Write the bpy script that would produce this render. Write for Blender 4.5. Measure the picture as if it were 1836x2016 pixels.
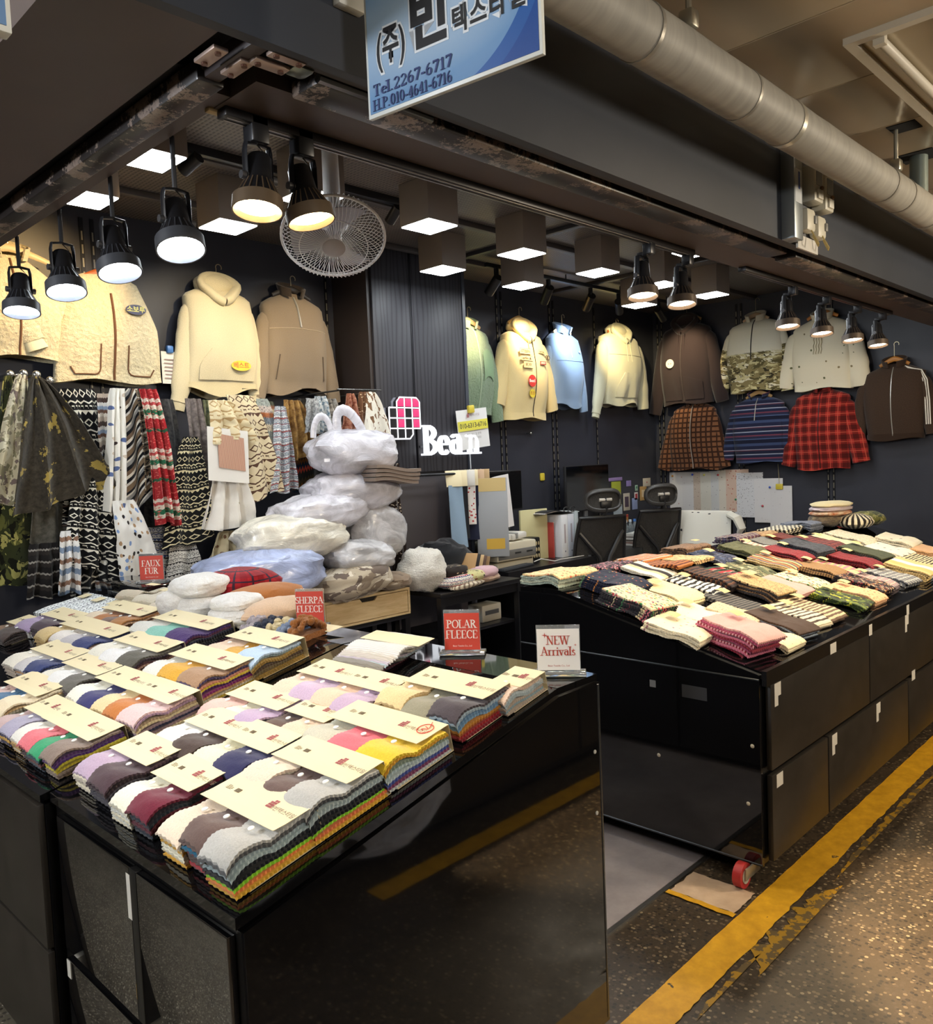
import bpy, bmesh, math, random
from mathutils import Vector, Matrix, noise
R = random.Random(7)
PI = math.pi
for o in list(bpy.data.objects): bpy.data.objects.remove(o)
SC = bpy.context.scene
COL = SC.collection

# ------------------------------------------------------------------ camera
cd = bpy.data.cameras.new('camera'); cam = bpy.data.objects.new('camera', cd); COL.objects.link(cam)
cd.sensor_fit = 'HORIZONTAL'; cd.sensor_width = 36.0; cd.lens = 1624.27 / 1836 * 36.0
cd.clip_start = 0.02; cd.clip_end = 100
_yaw, _pit, _rol = [math.radians(a) for a in (44.1804, -3.57036, -2.39181)]
_f = Vector((math.cos(_yaw)*math.cos(_pit), math.sin(_yaw)*math.cos(_pit), math.sin(_pit)))
_r = _f.cross(Vector((0, 0, 1))).normalized(); _u = _r.cross(_f)
_r2 = math.cos(_rol)*_r + math.sin(_rol)*_u; _u2 = -math.sin(_rol)*_r + math.cos(_rol)*_u
cam.matrix_world = Matrix(((_r2.x, _u2.x, -_f.x, 0), (_r2.y, _u2.y, -_f.y, 0), (_r2.z, _u2.z, -_f.z, 1.6), (0, 0, 0, 1)))
SC.camera = cam
try:
    cy = SC.cycles; cy.max_bounces = 6; cy.diffuse_bounces = 3; cy.glossy_bounces = 3; cy.transmission_bounces = 5; cy.transparent_max_bounces = 6; cy.caustics_reflective = False; cy.caustics_refractive = False
except Exception:
    pass

# ------------------------------------------------------------------ world, large lights, exposure
SC.view_settings.view_transform = 'Standard'; SC.view_settings.look = 'None'
SC.view_settings.gamma = 1.0; SC.view_settings.use_curve_mapping = False
SC.view_settings.exposure = 1.0
W = bpy.data.worlds.new('world'); SC.world = W; W.use_nodes = True
W.node_tree.nodes['Background'].inputs[0].default_value = (0.80, 0.88, 1.0, 1)
W.node_tree.nodes['Background'].inputs[1].default_value = 0.32

def light(name, kind, loc, target, power, color, size=0.1, sizey=None, angle=None, blend=0.6, parent=None):
    l = bpy.data.lights.new(name, kind); l.energy = power; l.color = color
    if kind == 'AREA':
        l.size = size
        if sizey: l.shape = 'RECTANGLE'; l.size_y = sizey
    else:
        l.shadow_soft_size = size
    if kind == 'SPOT':
        l.spot_size = math.radians(angle); l.spot_blend = blend
    o = bpy.data.objects.new(name, l); COL.objects.link(o)
    o.location = loc
    o.rotation_euler = (Vector(target) - Vector(loc)).to_track_quat('-Z', 'Y').to_euler()
    if parent: o.parent = parent
    return o
# unseen point lamps added to brighten the aisles, behind and beside the camera
light('aisle_fill', 'POINT', (0.4, -1.5, 2.35), (0, 0, 0), 55, (1.0, 0.95, 0.88), 0.2)
light('aisle_fill', 'POINT', (4.6, -0.9, 2.30), (0, 0, 0), 105, (1.0, 0.86, 0.66), 0.2)
light('aisle_fill', 'POINT', (-1.3, 2.2, 2.30), (0, 0, 0), 85, (0.88, 0.93, 1.0), 0.2)
# unseen spot lamp standing in for sunlight on the aisle floor
light('sun_patch_spot', 'SPOT', (2.9, -0.5, 2.7), (3.0, 0.12, 0), 900, (1.0, 0.74, 0.44), 0.05, angle=37, blend=0.28)

# ------------------------------------------------------------------ helpers: meshes
def rotm(rx=0, ry=0, rz=0):
    return Matrix.Rotation(rz, 4, 'Z') @ Matrix.Rotation(ry, 4, 'Y') @ Matrix.Rotation(rx, 4, 'X')

class MB:
    def __init__(s): s.v = []; s.f = []; s.uv = []; s.mi = []; s.cur = 0
    def add(s, vs, fs, uvs=None):
        n = len(s.v); s.v += [tuple(p) for p in vs]
        for k, f in enumerate(fs):
            s.f.append([i + n for i in f]); s.mi.append(s.cur)
            if uvs is not None: s.uv.append([uvs[i] for i in f])
            else: s.uv.append(None)
        return s
    def box(s, lo, hi, m=None):
        x0, y0, z0 = lo; x1, y1, z1 = hi
        vs = [(x0,y0,z0),(x1,y0,z0),(x1,y1,z0),(x0,y1,z0),(x0,y0,z1),(x1,y0,z1),(x1,y1,z1),(x0,y1,z1)]
        if m: vs = [m @ Vector(p) for p in vs]
        return s.add(vs, [(0,3,2,1),(4,5,6,7),(0,1,5,4),(1,2,6,5),(2,3,7,6),(3,0,4,7)])
    def cbox(s, c, d, m=None):
        h = [q/2 for q in d]
        M = Matrix.Translation(c) @ (m or Matrix())
        return s.box([-q for q in h], h, M)
    def bbox(s, lo, hi, b=0.004, m=None):     # bevelled box
        bm = bmesh.new(); bmesh.ops.create_cube(bm, size=1)
        d = [hi[i]-lo[i] for i in range(3)]; c = [(hi[i]+lo[i])/2 for i in range(3)]
        for v in bm.verts: v.co = Vector((c[0]+v.co.x*d[0], c[1]+v.co.y*d[1], c[2]+v.co.z*d[2]))
        bmesh.ops.bevel(bm, geom=bm.edges[:], offset=min(b, min(d)*0.45), segments=2, affect='EDGES', profile=0.5)
        return s.bm(bm, m)
    def bm(s, bm, m=None):
        bm.verts.index_update()
        vs = [(m @ v.co) if m else v.co.copy() for v in bm.verts]
        fs = [[v.index for v in f.verts] for f in bm.faces]
        bm.free(); return s.add(vs, fs)
    def tube(s, path, rad, n=10, cap=True, flat=1.0, up=None):
        path = [Vector(p) for p in path]; m = len(path)
        if not hasattr(rad, '__len__'): rad = [rad]*m
        vs = []; prev = None
        for i, p in enumerate(path):
            t = (path[min(i+1, m-1)] - path[max(i-1, 0)]).normalized()
            if prev is None:
                a = Vector(up) if up else (Vector((0,0,1)) if abs(t.z) < 0.9 else Vector((1,0,0)))
            else: a = prev
            a = (a - t*a.dot(t)).normalized(); prev = a; b = t.cross(a)
            r = rad[i]; ra, rb = (r if hasattr(r, '__len__') else (r, r*flat))
            for k in range(n):
                th = 2*PI*k/n; vs.append(p + a*math.cos(th)*ra + b*math.sin(th)*rb)
        fs = []
        for i in range(m-1):
            for k in range(n):
                k2 = (k+1) % n; fs.append((i*n+k, i*n+k2, (i+1)*n+k2, (i+1)*n+k))
        uv = [((k % n)/n*0.4, i*0.05) for i in range(m) for k in range(n)]
        L = [0.0]
        for i in range(1, m): L.append(L[-1] + (path[i]-path[i-1]).length)
        rr = [(q if not hasattr(q, '__len__') else sum(q)/2) for q in rad]
        uv = [(abs(k - n/2)/n*2*PI*rr[i], L[i]) for i in range(m) for k in range(n)]
        if cap: fs.append(tuple(range(n))[::-1]); fs.append(tuple(range((m-1)*n, m*n)))
        return s.add(vs, fs, uv)
    def lathe(s, prof, n=20, m=None, cap=True):
        vs = []; k = len(prof)
        for r, z in prof:
            for j in range(n):
                a = 2*PI*j/n; p = Vector((r*math.cos(a), r*math.sin(a), z)); vs.append(m @ p if m else p)
        fs = []
        for i in range(k-1):
            for j in range(n):
                j2 = (j+1) % n; fs.append((i*n+j, i*n+j2, (i+1)*n+j2, (i+1)*n+j))
        if cap:
            fs.append(tuple(range(n))[::-1]); fs.append(tuple(range((k-1)*n, k*n)))
        return s.add(vs, fs)
    def prism(s, poly, z0, z1, m=None):
        n = len(poly)
        vs = [Vector((p[0], p[1], z0)) for p in poly] + [Vector((p[0], p[1], z1)) for p in poly]
        if m: vs = [m @ v for v in vs]
        fs = [tuple(range(n))[::-1], tuple(range(n, 2*n))] + [(i, (i+1) % n, n+(i+1) % n, n+i) for i in range(n)]
        return s.add(vs, fs)
    def grid(s, fn, nu, nv, thick=0.0, uvs=(1, 1), m=None, flip=False):
        # fn(u,v)->Vector, u,v in 0..1; uv in metres = (u*uvs0, v*uvs1)
        P = [[Vector(fn(i/nu, j/nv)) for i in range(nu+1)] for j in range(nv+1)]
        vs = [p for row in P for p in row]
        uv = [(i/nu*uvs[0], j/nv*uvs[1]) for j in range(nv+1) for i in range(nu+1)]
        w = nu+1; fs = []
        for j in range(nv):
            for i in range(nu):
                q = (j*w+i, j*w+i+1, (j+1)*w+i+1, (j+1)*w+i); fs.append(q[::-1] if flip else q)
        if thick:
            N = len(vs); nrm = []
            for j in range(nv+1):
                for i in range(nu+1):
                    du = P[j][min(i+1, nu)] - P[j][max(i-1, 0)]; dv = P[min(j+1, nv)][i] - P[max(j-1, 0)][i]
                    k = du.cross(dv); nrm.append(k.normalized() if k.length > 1e-12 else Vector((0,0,1)))
            sg = -1 if flip else 1
            vs = vs + [p - k*thick*sg for p, k in zip(vs, nrm)]; uv = uv + uv
            fs += [tuple(a+N for a in f)[::-1] for f in fs]
            rim = [j*w for j in range(nv+1)] ; rim = list(range(w)) + [j*w+nu for j in range(1, nv+1)] + [nv*w+i for i in range(nu-1, -1, -1)] + [j*w for j in range(nv-1, 0, -1)]
            for a, b in zip(rim, rim[1:]+rim[:1]):
                q = (b, a, a+N, b+N); fs.append(q[::-1] if flip else q)
        if m: vs = [m @ v for v in vs]
        return s.add(vs, fs, uv)
    def sphere(s, c, r, nu=16, nv=10, fn=None):
        vs = []; rx, ry, rz = r if hasattr(r, '__len__') else (r, r, r)
        for j in range(nv+1):
            ph = PI*j/nv - PI/2
            for i in range(nu):
                th = 2*PI*i/nu; d = Vector((math.cos(ph)*math.cos(th), math.cos(ph)*math.sin(th), math.sin(ph)))
                k = fn(d) if fn else 1.0
                vs.append((c[0]+rx*d.x*k, c[1]+ry*d.y*k, c[2]+rz*d.z*k))
        fs = []
        for j in range(nv):
            for i in range(nu):
                i2 = (i+1) % nu; fs.append((j*nu+i, j*nu+i2, (j+1)*nu+i2, (j+1)*nu+i))
        uv = [(i/nu*2*PI*max(rx, ry)*0.5, j/nv*PI*rz) for j in range(nv+1) for i in range(nu)]
        return s.add(vs, fs, uv)
    def mesh(s, name, smooth=True, mats=None):
        me = bpy.data.meshes.new(name); me.from_pydata(s.v, [], s.f); 
        ul = me.uv_layers.new(name='UVMap'); k = 0; data = [0.0]*(2*len(me.loops))
        for fi, f in enumerate(s.f):
            u = s.uv[fi]
            if u is None:
                a, b, c = [Vector(s.v[i]) for i in f[:3]]; n = (b-a).cross(c-a)
                ax = max(range(3), key=lambda q: abs(n[q])); i0, i1 = [(1,2),(0,2),(0,1)][ax]
                u = [(s.v[i][i0], s.v[i][i1]) for i in f]
            for p in u: data[2*k] = p[0]; data[2*k+1] = p[1]; k += 1
        ul.data.foreach_set('uv', data)
        if smooth:
            me.polygons.foreach_set('use_smooth', [True]*len(me.polygons))
        me.validate(); me.update()
        if smooth:
            try: me.set_sharp_from_angle(angle=math.radians(38))
            except Exception: pass
        return me
    def build(s, name, mat, parent=None, smooth=True, loc=None):
        me = s.mesh(name, smooth)
        for m in (mat if isinstance(mat, (list, tuple)) else [mat]): me.materials.append(m)
        if len(set(s.mi)) > 1: me.polygons.foreach_set('material_index', s.mi)
        return link(name, me, parent, loc)

def link(name, me, parent=None, loc=None, rot=None):
    o = bpy.data.objects.new(name, me); COL.objects.link(o)
    if parent: o.parent = parent
    if loc: o.location = loc
    if rot: o.rotation_euler = rot
    return o
def tag(o, label=None, cat=None, group=None, kind=None):
    if label: o['label'] = label
    if cat: o['category'] = cat
    if group: o['group'] = group
    if kind: o['kind'] = kind
    return o
def thing(name, label, cat, loc=(0,0,0), rotz=0, group=None, rot=None):
    o = bpy.data.objects.new(name, None); COL.objects.link(o); o.empty_display_size = 0.05
    o.location = loc; o.rotation_euler = rot or (0, 0, rotz)
    return tag(o, label, cat, group)
def struct(o): o['kind'] = 'structure'; return o
def inst(name, me, mat, parent, loc=(0,0,0), rot=(0,0,0), scale=(1,1,1)):
    o = link(name, me, parent, loc, rot); o.scale = scale
    if mat:
        if not len(me.materials): me.materials.append(None)
        o.material_slots[0].link = 'OBJECT'; o.material_slots[0].material = mat
    return o
def fbm(p, o=3): return noise.fractal(Vector(p), 1.0, 2.0, o)

# ------------------------------------------------------------------ helpers: materials
def lin(c):
    if isinstance(c, str):
        c = c.lstrip('#'); c = tuple(int(c[i:i+2], 16)/255 for i in (0, 2, 4))
    return tuple((q/12.92 if q <= 0.04045 else ((q+0.055)/1.055)**2.4) for q in c[:3]) + (1.0,)
class S:
    """a shader socket with arithmetic"""
    def __init__(s, nt, k): s.nt = nt; s.k = k
    def m(s, op, b=None, c=None):
        n = s.nt.nodes.new('ShaderNodeMath'); n.operation = op
        for i, q in enumerate((s, b, c)):
            if q is None: continue
            if isinstance(q, S): s.nt.links.new(q.k, n.inputs[i])
            else: n.inputs[i].default_value = q
        return S(s.nt, n.outputs[0])
    def __add__(s, b): return s.m('ADD', b)
    def __sub__(s, b): return s.m('SUBTRACT', b)
    def __mul__(s, b): return s.m('MULTIPLY', b)
    def __truediv__(s, b): return s.m('DIVIDE', b)
    def gt(s, b): return s.m('GREATER_THAN', b)
    def lt(s, b): return s.m('LESS_THAN', b)
    def fr(s): return s.m('FRACT')
    def ab(s): return s.m('ABSOLUTE')
    def mx(s, b): return s.m('MAXIMUM', b)
    def mn(s, b): return s.m('MINIMUM', b)
    def tri(s): return ((s.fr() - 0.5).ab())          # 0.5..0..0.5 triangle wave
class Mat:
    def __init__(s, name, rough=0.6, spec=0.5, metal=0.0):
        s.mat = bpy.data.materials.new(name); s.mat.use_nodes = True; s.nt = s.mat.node_tree
        s.b = s.nt.nodes['Principled BSDF']
        s.b.inputs['Roughness'].default_value = rough; s.b.inputs['Metallic'].default_value = metal
        s.b.inputs['Specular IOR Level'].default_value = spec
        s._uv = None; s._ob = None
    def node(s, t, **k):
        n = s.nt.nodes.new(t)
        for a, v in k.items(): setattr(n, a, v)
        return n
    def uvv(s):
        if not s._uv:
            s._uv = s.node('ShaderNodeTexCoord').outputs['UV']
        return s._uv
    def ob(s):
        if not s._ob: s._ob = s.node('ShaderNodeTexCoord').outputs['Object']
        return s._ob
    def uv(s):
        n = s.node('ShaderNodeSeparateXYZ'); s.nt.links.new(s.uvv(), n.inputs[0])
        return S(s.nt, n.outputs[0]), S(s.nt, n.outputs[1])
    def vec(s, u, v):
        n = s.node('ShaderNodeCombineXYZ'); s.nt.links.new(u.k, n.inputs[0]); s.nt.links.new(v.k, n.inputs[1]); return n.outputs[0]
    def noise(s, scale, detail=3, rough=0.5, vec=None, dist=0.0, out=0):
        n = s.node('ShaderNodeTexNoise'); n.inputs['Scale'].default_value = scale; n.inputs['Detail'].default_value = detail
        n.inputs['Roughness'].default_value = rough; n.inputs['Distortion'].default_value = dist
        s.nt.links.new(vec or s.uvv(), n.inputs['Vector'])
        return S(s.nt, n.outputs[out])
    def voro(s, scale, vec=None, feat='F1', rnd=1.0):
        n = s.node('ShaderNodeTexVoronoi'); n.feature = feat; n.inputs['Scale'].default_value = scale
        n.inputs['Randomness'].default_value = rnd
        s.nt.links.new(vec or s.uvv(), n.inputs['Vector']); return n
    def rgb(s, c): 
        n = s.node('ShaderNodeRGB'); n.outputs[0].default_value = lin(c); return n.outputs[0]
    def mix(s, f, a, b, mode='MIX'):
        n = s.node('ShaderNodeMix', data_type='RGBA', blend_type=mode)
        if isinstance(f, S): s.nt.links.new(f.k, n.inputs[0])
        else: n.inputs[0].default_value = f
        for q, i in ((a, 6), (b, 7)):
            if isinstance(q, (str, tuple)): n.inputs[i].default_value = lin(q)
            else: s.nt.links.new(q, n.inputs[i])
        return n.outputs[2]
    def ramp(s, f, stops, const=True):
        n = s.node('ShaderNodeValToRGB'); e = n.color_ramp.elements; n.color_ramp.interpolation = 'CONSTANT' if const else 'LINEAR'
        while len(e) < len(stops): e.new(0.5)
        for q, (p, c) in zip(e, stops): q.position = p; q.color = lin(c)
        s.nt.links.new(f.k, n.inputs[0]); return n.outputs[0]
    def col(s, k):
        if isinstance(k, (str, tuple)): s.b.inputs['Base Color'].default_value = lin(k)
        else: s.nt.links.new(k, s.b.inputs['Base Color'])
        return s
    def bump(s, h, strength=0.3, dist=0.01):
        n = s.node('ShaderNodeBump'); n.inputs['Strength'].default_value = strength; n.inputs['Distance'].default_value = dist
        s.nt.links.new(h.k, n.inputs['Height']); s.nt.links.new(n.outputs[0], s.b.inputs['Normal']); return s
    def rough(s, k):
        s.nt.links.new(k.k, s.b.inputs['Roughness']); return s
    def sheen(s, w=0.4):
        s.b.inputs['Sheen Weight'].default_value = w; s.b.inputs['Sheen Roughness'].default_value = 0.5; return s
_mc = {}
def plain(c, rough=0.5, metal=0.0, spec=0.5, name='paint'):
    k = ('plain', c, rough, metal, spec)
    if k not in _mc: _mc[k] = Mat(name, rough, spec, metal).col(c).mat
    return _mc[k]
def emis(c, strength):
    k = ('em', c, strength)
    if k not in _mc:
        m = Mat('lamp_light'); m.col('101010'); m.b.inputs['Emission Color'].default_value = lin(c); m.b.inputs['Emission Strength'].default_value = strength
        if strength < 20 or strength > 22.5 or c != 'f4fbff': m.mat.cycles.emission_sampling = 'NONE'
        _mc[k] = m.mat
    return _mc[k]
def fleece(c, fuzz=1.0, scale=260):
    k = ('fl', c, fuzz, scale)
    if k not in _mc:
        m = Mat('fleece', 0.95, 0.1); n = m.noise(scale, 3, 0.7); n2 = m.noise(scale*0.12, 2)
        d = m.mix(n, tuple(q*0.80 for q in hx(c)), tuple(min(1, q*1.10) for q in hx(c)))
        m.col(d); m.bump(n*0.6 + n2, 0.35*fuzz, 0.004*fuzz); m.sheen(0.25); _mc[k] = m.mat
    return _mc[k]
def hx(c): c = c.lstrip('#'); return tuple(int(c[i:i+2], 16)/255 for i in (0, 2, 4))
def sherpa(c, scale=60, bs=0.55):
    k = ('sh', c, scale, bs)
    if k not in _mc:
        m = Mat('sherpa', 0.95, 0.1); v = m.voro(scale); n = m.noise(scale*1.6, 4, 0.65, dist=1.5)
        d = S(m.nt, v.outputs['Distance']); h = n*1.2 - d
        m.col(m.mix(n, tuple(q*0.82 for q in hx(c)), tuple(min(1, q*1.12) for q in hx(c))))
        m.bump(h, bs, 0.012 if bs < 0.8 else 0.022); m.sheen(0.3); _mc[k] = m.mat
    return _mc[k]
def cloth_end(m, col, fuzz=1.0, name=None):
    n = m.noise(300, 2, 0.7); m.col(m.mix(n*0.35, col, (0,0,0), 'MULTIPLY') if False else col); m.bump(n, 0.3*fuzz, 0.004*fuzz); m.sheen(0.15); return m.mat
def stripes(stops, period=0.03, axis=0, wob=0.0):
    k = ('st', tuple(stops), period, axis, wob)
    if k not in _mc:
        m = Mat('striped_fabric', 0.95, 0.1); u, v = m.uv(); t = (u, v)[axis]
        if wob: t = t + (m.noise(18, 2) - 0.5)*wob
        _mc[k] = cloth_end(m, m.ramp((t/period).fr(), stops))
    return _mc[k]
def plaid(base, a, b, period=0.04, thin=0.1, wide=0.4):
    k = ('pl', base, a, b, period, thin, wide)
    if k not in _mc:
        m = Mat('plaid_fabric', 0.95, 0.1); u, v = m.uv(); U = (u/period).fr(); Vv = (v/period).fr()
        c = m.mix((U.lt(wide))*0.55, base, a); c2 = m.mix((Vv.lt(wide))*0.55, c, a)
        l = ((U - wide/2 - 0.5).ab().lt(thin/2)).mx((Vv - wide/2 - 0.5).ab().lt(thin/2))
        _mc[k] = cloth_end(m, m.mix(l*0.9, c2, b))
    return _mc[k]
def camo(cols, scale=14, stretch=1.0):
    k = ('ca', tuple(cols), scale, stretch)
    if k not in _mc:
        m = Mat('camouflage_fabric', 0.95, 0.1); u, v = m.uv(); c = cols[0]
        for i, q in enumerate(cols[1:]):
            n = m.noise(scale*(1+0.25*i), 3, 0.55, m.vec(u + 3.7*i, v*stretch + 1.9*i), 0.6)
            c = m.mix(n.gt(0.56), c, q)
        _mc[k] = cloth_end(m, c)
    return _mc[k]
def floral(base, cols, scale=45, size=0.32, leaf=None):
    k = ('fo', base, tuple(cols), scale, size, leaf)
    if k not in _mc:
        m = Mat('floral_fabric', 0.95, 0.1); w = m.noise(scale*2, 2, out=1)
        u, v = m.uv(); vo = m.voro(scale, m.vec(u + (m.noise(scale*2.5, 1) - 0.5)*0.012, v)); d = S(m.nt, vo.outputs['Distance'])
        n = m.node('ShaderNodeSeparateColor'); m.nt.links.new(vo.outputs['Color'], n.inputs[0]); h = S(m.nt, n.outputs[0])
        fc = m.ramp(h, [(i/len(cols), q) for i, q in enumerate(cols)])
        c = base
        if leaf:
            vo2 = m.voro(scale*1.3, m.vec(u + 5.3, v + 2.1)); c = m.mix(S(m.nt, vo2.outputs['Distance']).lt(size*0.7), base, leaf)
        _mc[k] = cloth_end(m, m.mix(d.lt(size), c, fc))
    return _mc[k]
def leopard(base, dark, scale=55):
    k = ('le', base, dark, scale)
    if k not in _mc:
        m = Mat('leopard_fabric', 0.95, 0.1); u, v = m.uv(); vo = m.voro(scale, m.vec(u + (m.noise(90, 1)-0.5)*0.02, v)); d = S(m.nt, vo.outputs['Distance'])
        r = d.gt(0.22)*d.lt(0.42)*(m.noise(scale*1.7, 1).gt(0.45)); _mc[k] = cloth_end(m, m.mix(r, base, dark))
    return _mc[k]
def nordic(base, fg, alt=None, period=0.09, cell=0.03):
    """rows of diamonds, zigzags and dashes as on knitted jacquard"""
    k = ('no', base, fg, alt, period, cell)
    if k not in _mc:
        m = Mat('jacquard_fabric', 0.95, 0.1); u, v = m.uv(); w = (m.noise(40, 1)-0.5)*0.006
        V_ = ((v + w)/period).fr(); U_ = ((u + w)/cell)
        dia = ((U_.tri()*2 + (V_*3.0).tri()*2 - 0.75).ab()).lt(0.16)*V_.lt(0.333)
        zig = (((V_ - 0.42) - U_.tri()*0.16).ab()).lt(0.03)
        dash = (U_*2.0).fr().lt(0.55)*((V_ - 0.6).ab().lt(0.025)).mx(((U_*2.0 + 0.5).fr().lt(0.5))*((V_ - 0.66).ab().lt(0.025)))
        tooth = ((V_ - 0.78) - (U_*1.5).tri()*0.25).lt(0.0)*V_.gt(0.74)
        c = m.mix(dia.mx(zig).mx(dash).mx(tooth), base, fg)
        if alt: c = m.mix(((V_ - 0.93).ab().lt(0.045)).mx((V_-0.36).ab().lt(0.02)), c, alt)
        _mc[k] = cloth_end(m, c)
    return _mc[k]
def bands(cols, period=0.2, fleck=None, zig=0.0, angle=0.0):
    k = ('ba', tuple(cols), period, fleck, zig, angle)
    if k not in _mc:
        m = Mat('banded_fabric', 0.95, 0.1); u, v = m.uv()
        t = v + u*angle
        if zig: t = t + (u/0.018).tri()*zig
        c = m.ramp((t/period).fr(), cols)
        if fleck: 
            f = (m.noise(95, 2).gt(0.60)); c = m.mix(f, c, fleck)
        _mc[k] = cloth_end(m, c)
    return _mc[k]
def mottled(a, b, scale=30):
    k = ('mo', a, b, scale)
    if k not in _mc:
        m = Mat('melange_fabric', 0.95, 0.1); n = m.noise(scale, 5, 0.7); _mc[k] = cloth_end(m, m.ramp(n, [(0.38, a), (0.62, b)], False))
    return _mc[k]
def checks(a, b, size=0.008):
    k = ('ch', a, b, size)
    if k not in _mc:
        m = Mat('check_fabric', 0.95, 0.1); u, v = m.uv()
        x = ((u/size).fr().gt(0.5)*1.0 - (v/size).fr().gt(0.5)).ab(); _mc[k] = cloth_end(m, m.mix(x, a, b))
    return _mc[k]

# ------------------------------------------------------------------ lettering
def text_mesh(txt, size, offset=0.0, extrude=0.0, space=1.0):
    k = ('txt', txt, size, offset, extrude, space)
    if k in _mc: return _mc[k]
    c = bpy.data.curves.new('lettering', 'FONT'); c.body = txt; c.size = size; c.offset = offset; c.extrude = extrude; c.resolution_u = 3
    c.align_x = 'CENTER'; c.align_y = 'CENTER'; c.space_character = space
    o = bpy.data.objects.new('lettering', c); COL.objects.link(o)
    dg = bpy.context.evaluated_depsgraph_get(); me = bpy.data.meshes.new_from_object(o.evaluated_get(dg), depsgraph=dg)
    me.name = 'lettering'
    bpy.data.objects.remove(o); bpy.data.curves.remove(c); me.materials.clear(); _mc[k] = me
    return me
def text(txt, size, mat, parent, loc, rot=(0,0,0), offset=0.0, extrude=0.0, name='lettering', space=1.0):
    return inst(name, text_mesh(txt, size, offset, extrude, space), mat, parent, loc, rot)
# a small serif alphabet drawn from strokes: L = thick/thin line, A = arc, S = serif bar
GL = {
 'P': (.62, 'L.12,0,.12,1,1 A.12,.75,.42,.25,-90,90,1 S.12,0 S.12,1'), 'O': (.8, 'A.4,.5,.36,.5,0,360,1'),
 'L': (.6, 'L.12,0,.12,1,1 L.05,0,.55,0,0 L.55,0,.55,.22,0 S.12,1'), 'A': (.78, 'L.06,0,.36,1,0 L.36,1,.70,0,1 L.18,.36,.56,.36,0 S.06,0 S.70,0'),
 'R': (.7, 'L.12,0,.12,1,1 A.12,.76,.40,.24,-90,90,1 L.3,.52,.64,0,1 S.12,0 S.12,1 S.64,0'), 'F': (.58, 'L.12,0,.12,1,1 L.05,1,.55,1,0 L.55,1,.55,.8,0 L.12,.52,.42,.52,0 S.12,0'),
 'E': (.62, 'L.12,0,.12,1,1 L.05,1,.56,1,0 L.56,1,.56,.8,0 L.12,.52,.42,.52,0 L.05,0,.58,0,0 L.58,0,.58,.22,0'),
 'C': (.7, 'A.4,.5,.34,.5,40,320,1 L.66,.98,.66,.76,0'), 'S': (.56, 'A.28,.74,.2,.25,20,270,1 A.28,.25,.22,.25,-160,90,1'),
 'H': (.82, 'L.12,0,.12,1,1 L.68,0,.68,1,1 L.12,.5,.68,.5,0 S.12,0 S.12,1 S.68,0 S.68,1'),
 'U': (.78, 'L.12,1,.12,.3,1 A.38,.3,.26,.3,180,360,0 L.64,.3,.64,1,0 S.12,1 S.64,1'), 'X': (.78, 'L.1,1,.66,0,1 L.66,1,.1,0,0 S.1,1 S.66,0 S.66,1 S.1,0'),
 'N': (.82, 'L.12,0,.12,1,0 L.12,1,.68,0,1 L.68,0,.68,1,0 S.12,0 S.68,1 S.12,1'), 'W': (1.1, 'L.08,1,.32,0,1 L.32,0,.54,1,0 L.54,1,.78,0,1 L.78,0,1,1,0 S.08,1 S.54,1 S1,1'),
 'T': (.7, 'L.34,0,.34,1,1 L.05,1,.63,1,0 L.05,1,.05,.8,0 L.63,1,.63,.8,0 S.34,0'), 'B': (.7, 'L.14,0,.14,1,1 A.14,.76,.40,.24,-90,90,1 A.14,.26,.46,.26,-90,90,1 S.14,0 S.14,1'),
 'a': (.5, 'A.24,.24,.18,.22,30,330,1 L.42,0,.42,.5,1 A.24,.48,.18,.17,0,150,0 S.44,0'), 'e': (.5, 'A.26,.3,.2,.3,10,320,1 L.08,.33,.45,.33,0'),
 'n': (.6, 'L.12,0,.12,.62,1 A.29,.38,.17,.22,0,180,0 L.46,0,.46,.4,1 S.12,0 S.46,0 S.07,.6'), 'i': (.28, 'L.13,0,.13,.6,1 S.13,0 S.09,.6 L.13,.8,.13,.9,1'),
 'l': (.28, 'L.13,0,.13,1,1 S.13,0 S.09,1'), 'r': (.42, 'L.12,0,.12,.6,1 A.28,.4,.16,.2,60,180,0 S.12,0 S.08,.6'), 's': (.4, 'A.2,.46,.13,.15,20,270,0 A.2,.16,.14,.16,-160,90,0'),
 'v': (.52, 'L.06,.6,.25,0,1 L.25,0,.44,.6,0 S.06,.6 S.44,.6'),
 '0': (.6, 'A.3,.5,.22,.5,0,360,1'), '1': (.45, 'L.24,0,.24,1,1 L.1,.82,.24,1,0 S.24,0'), '2': (.58, 'A.28,.7,.2,.28,-20,170,0 L.46,.6,.08,.04,0 L.06,.02,.5,.02,1 L.5,.02,.5,.16,0'),
 '4': (.6, 'L.42,0,.42,1,1 L.42,1,.06,.3,0 L.06,.28,.54,.28,0 S.42,0'), '6': (.58, 'A.29,.3,.2,.3,0,360,1 A.45,.4,.36,.6,100,180,0'),
 '7': (.56, 'L.06,.97,.5,.97,1 L.5,.95,.2,0,1 L.06,.97,.06,.8,0'), '-': (.36, 'L.04,.36,.3,.36,1'), '.': (.26, 'L.1,.02,.1,.08,1'), ' ': (.35, ''),
}
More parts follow.
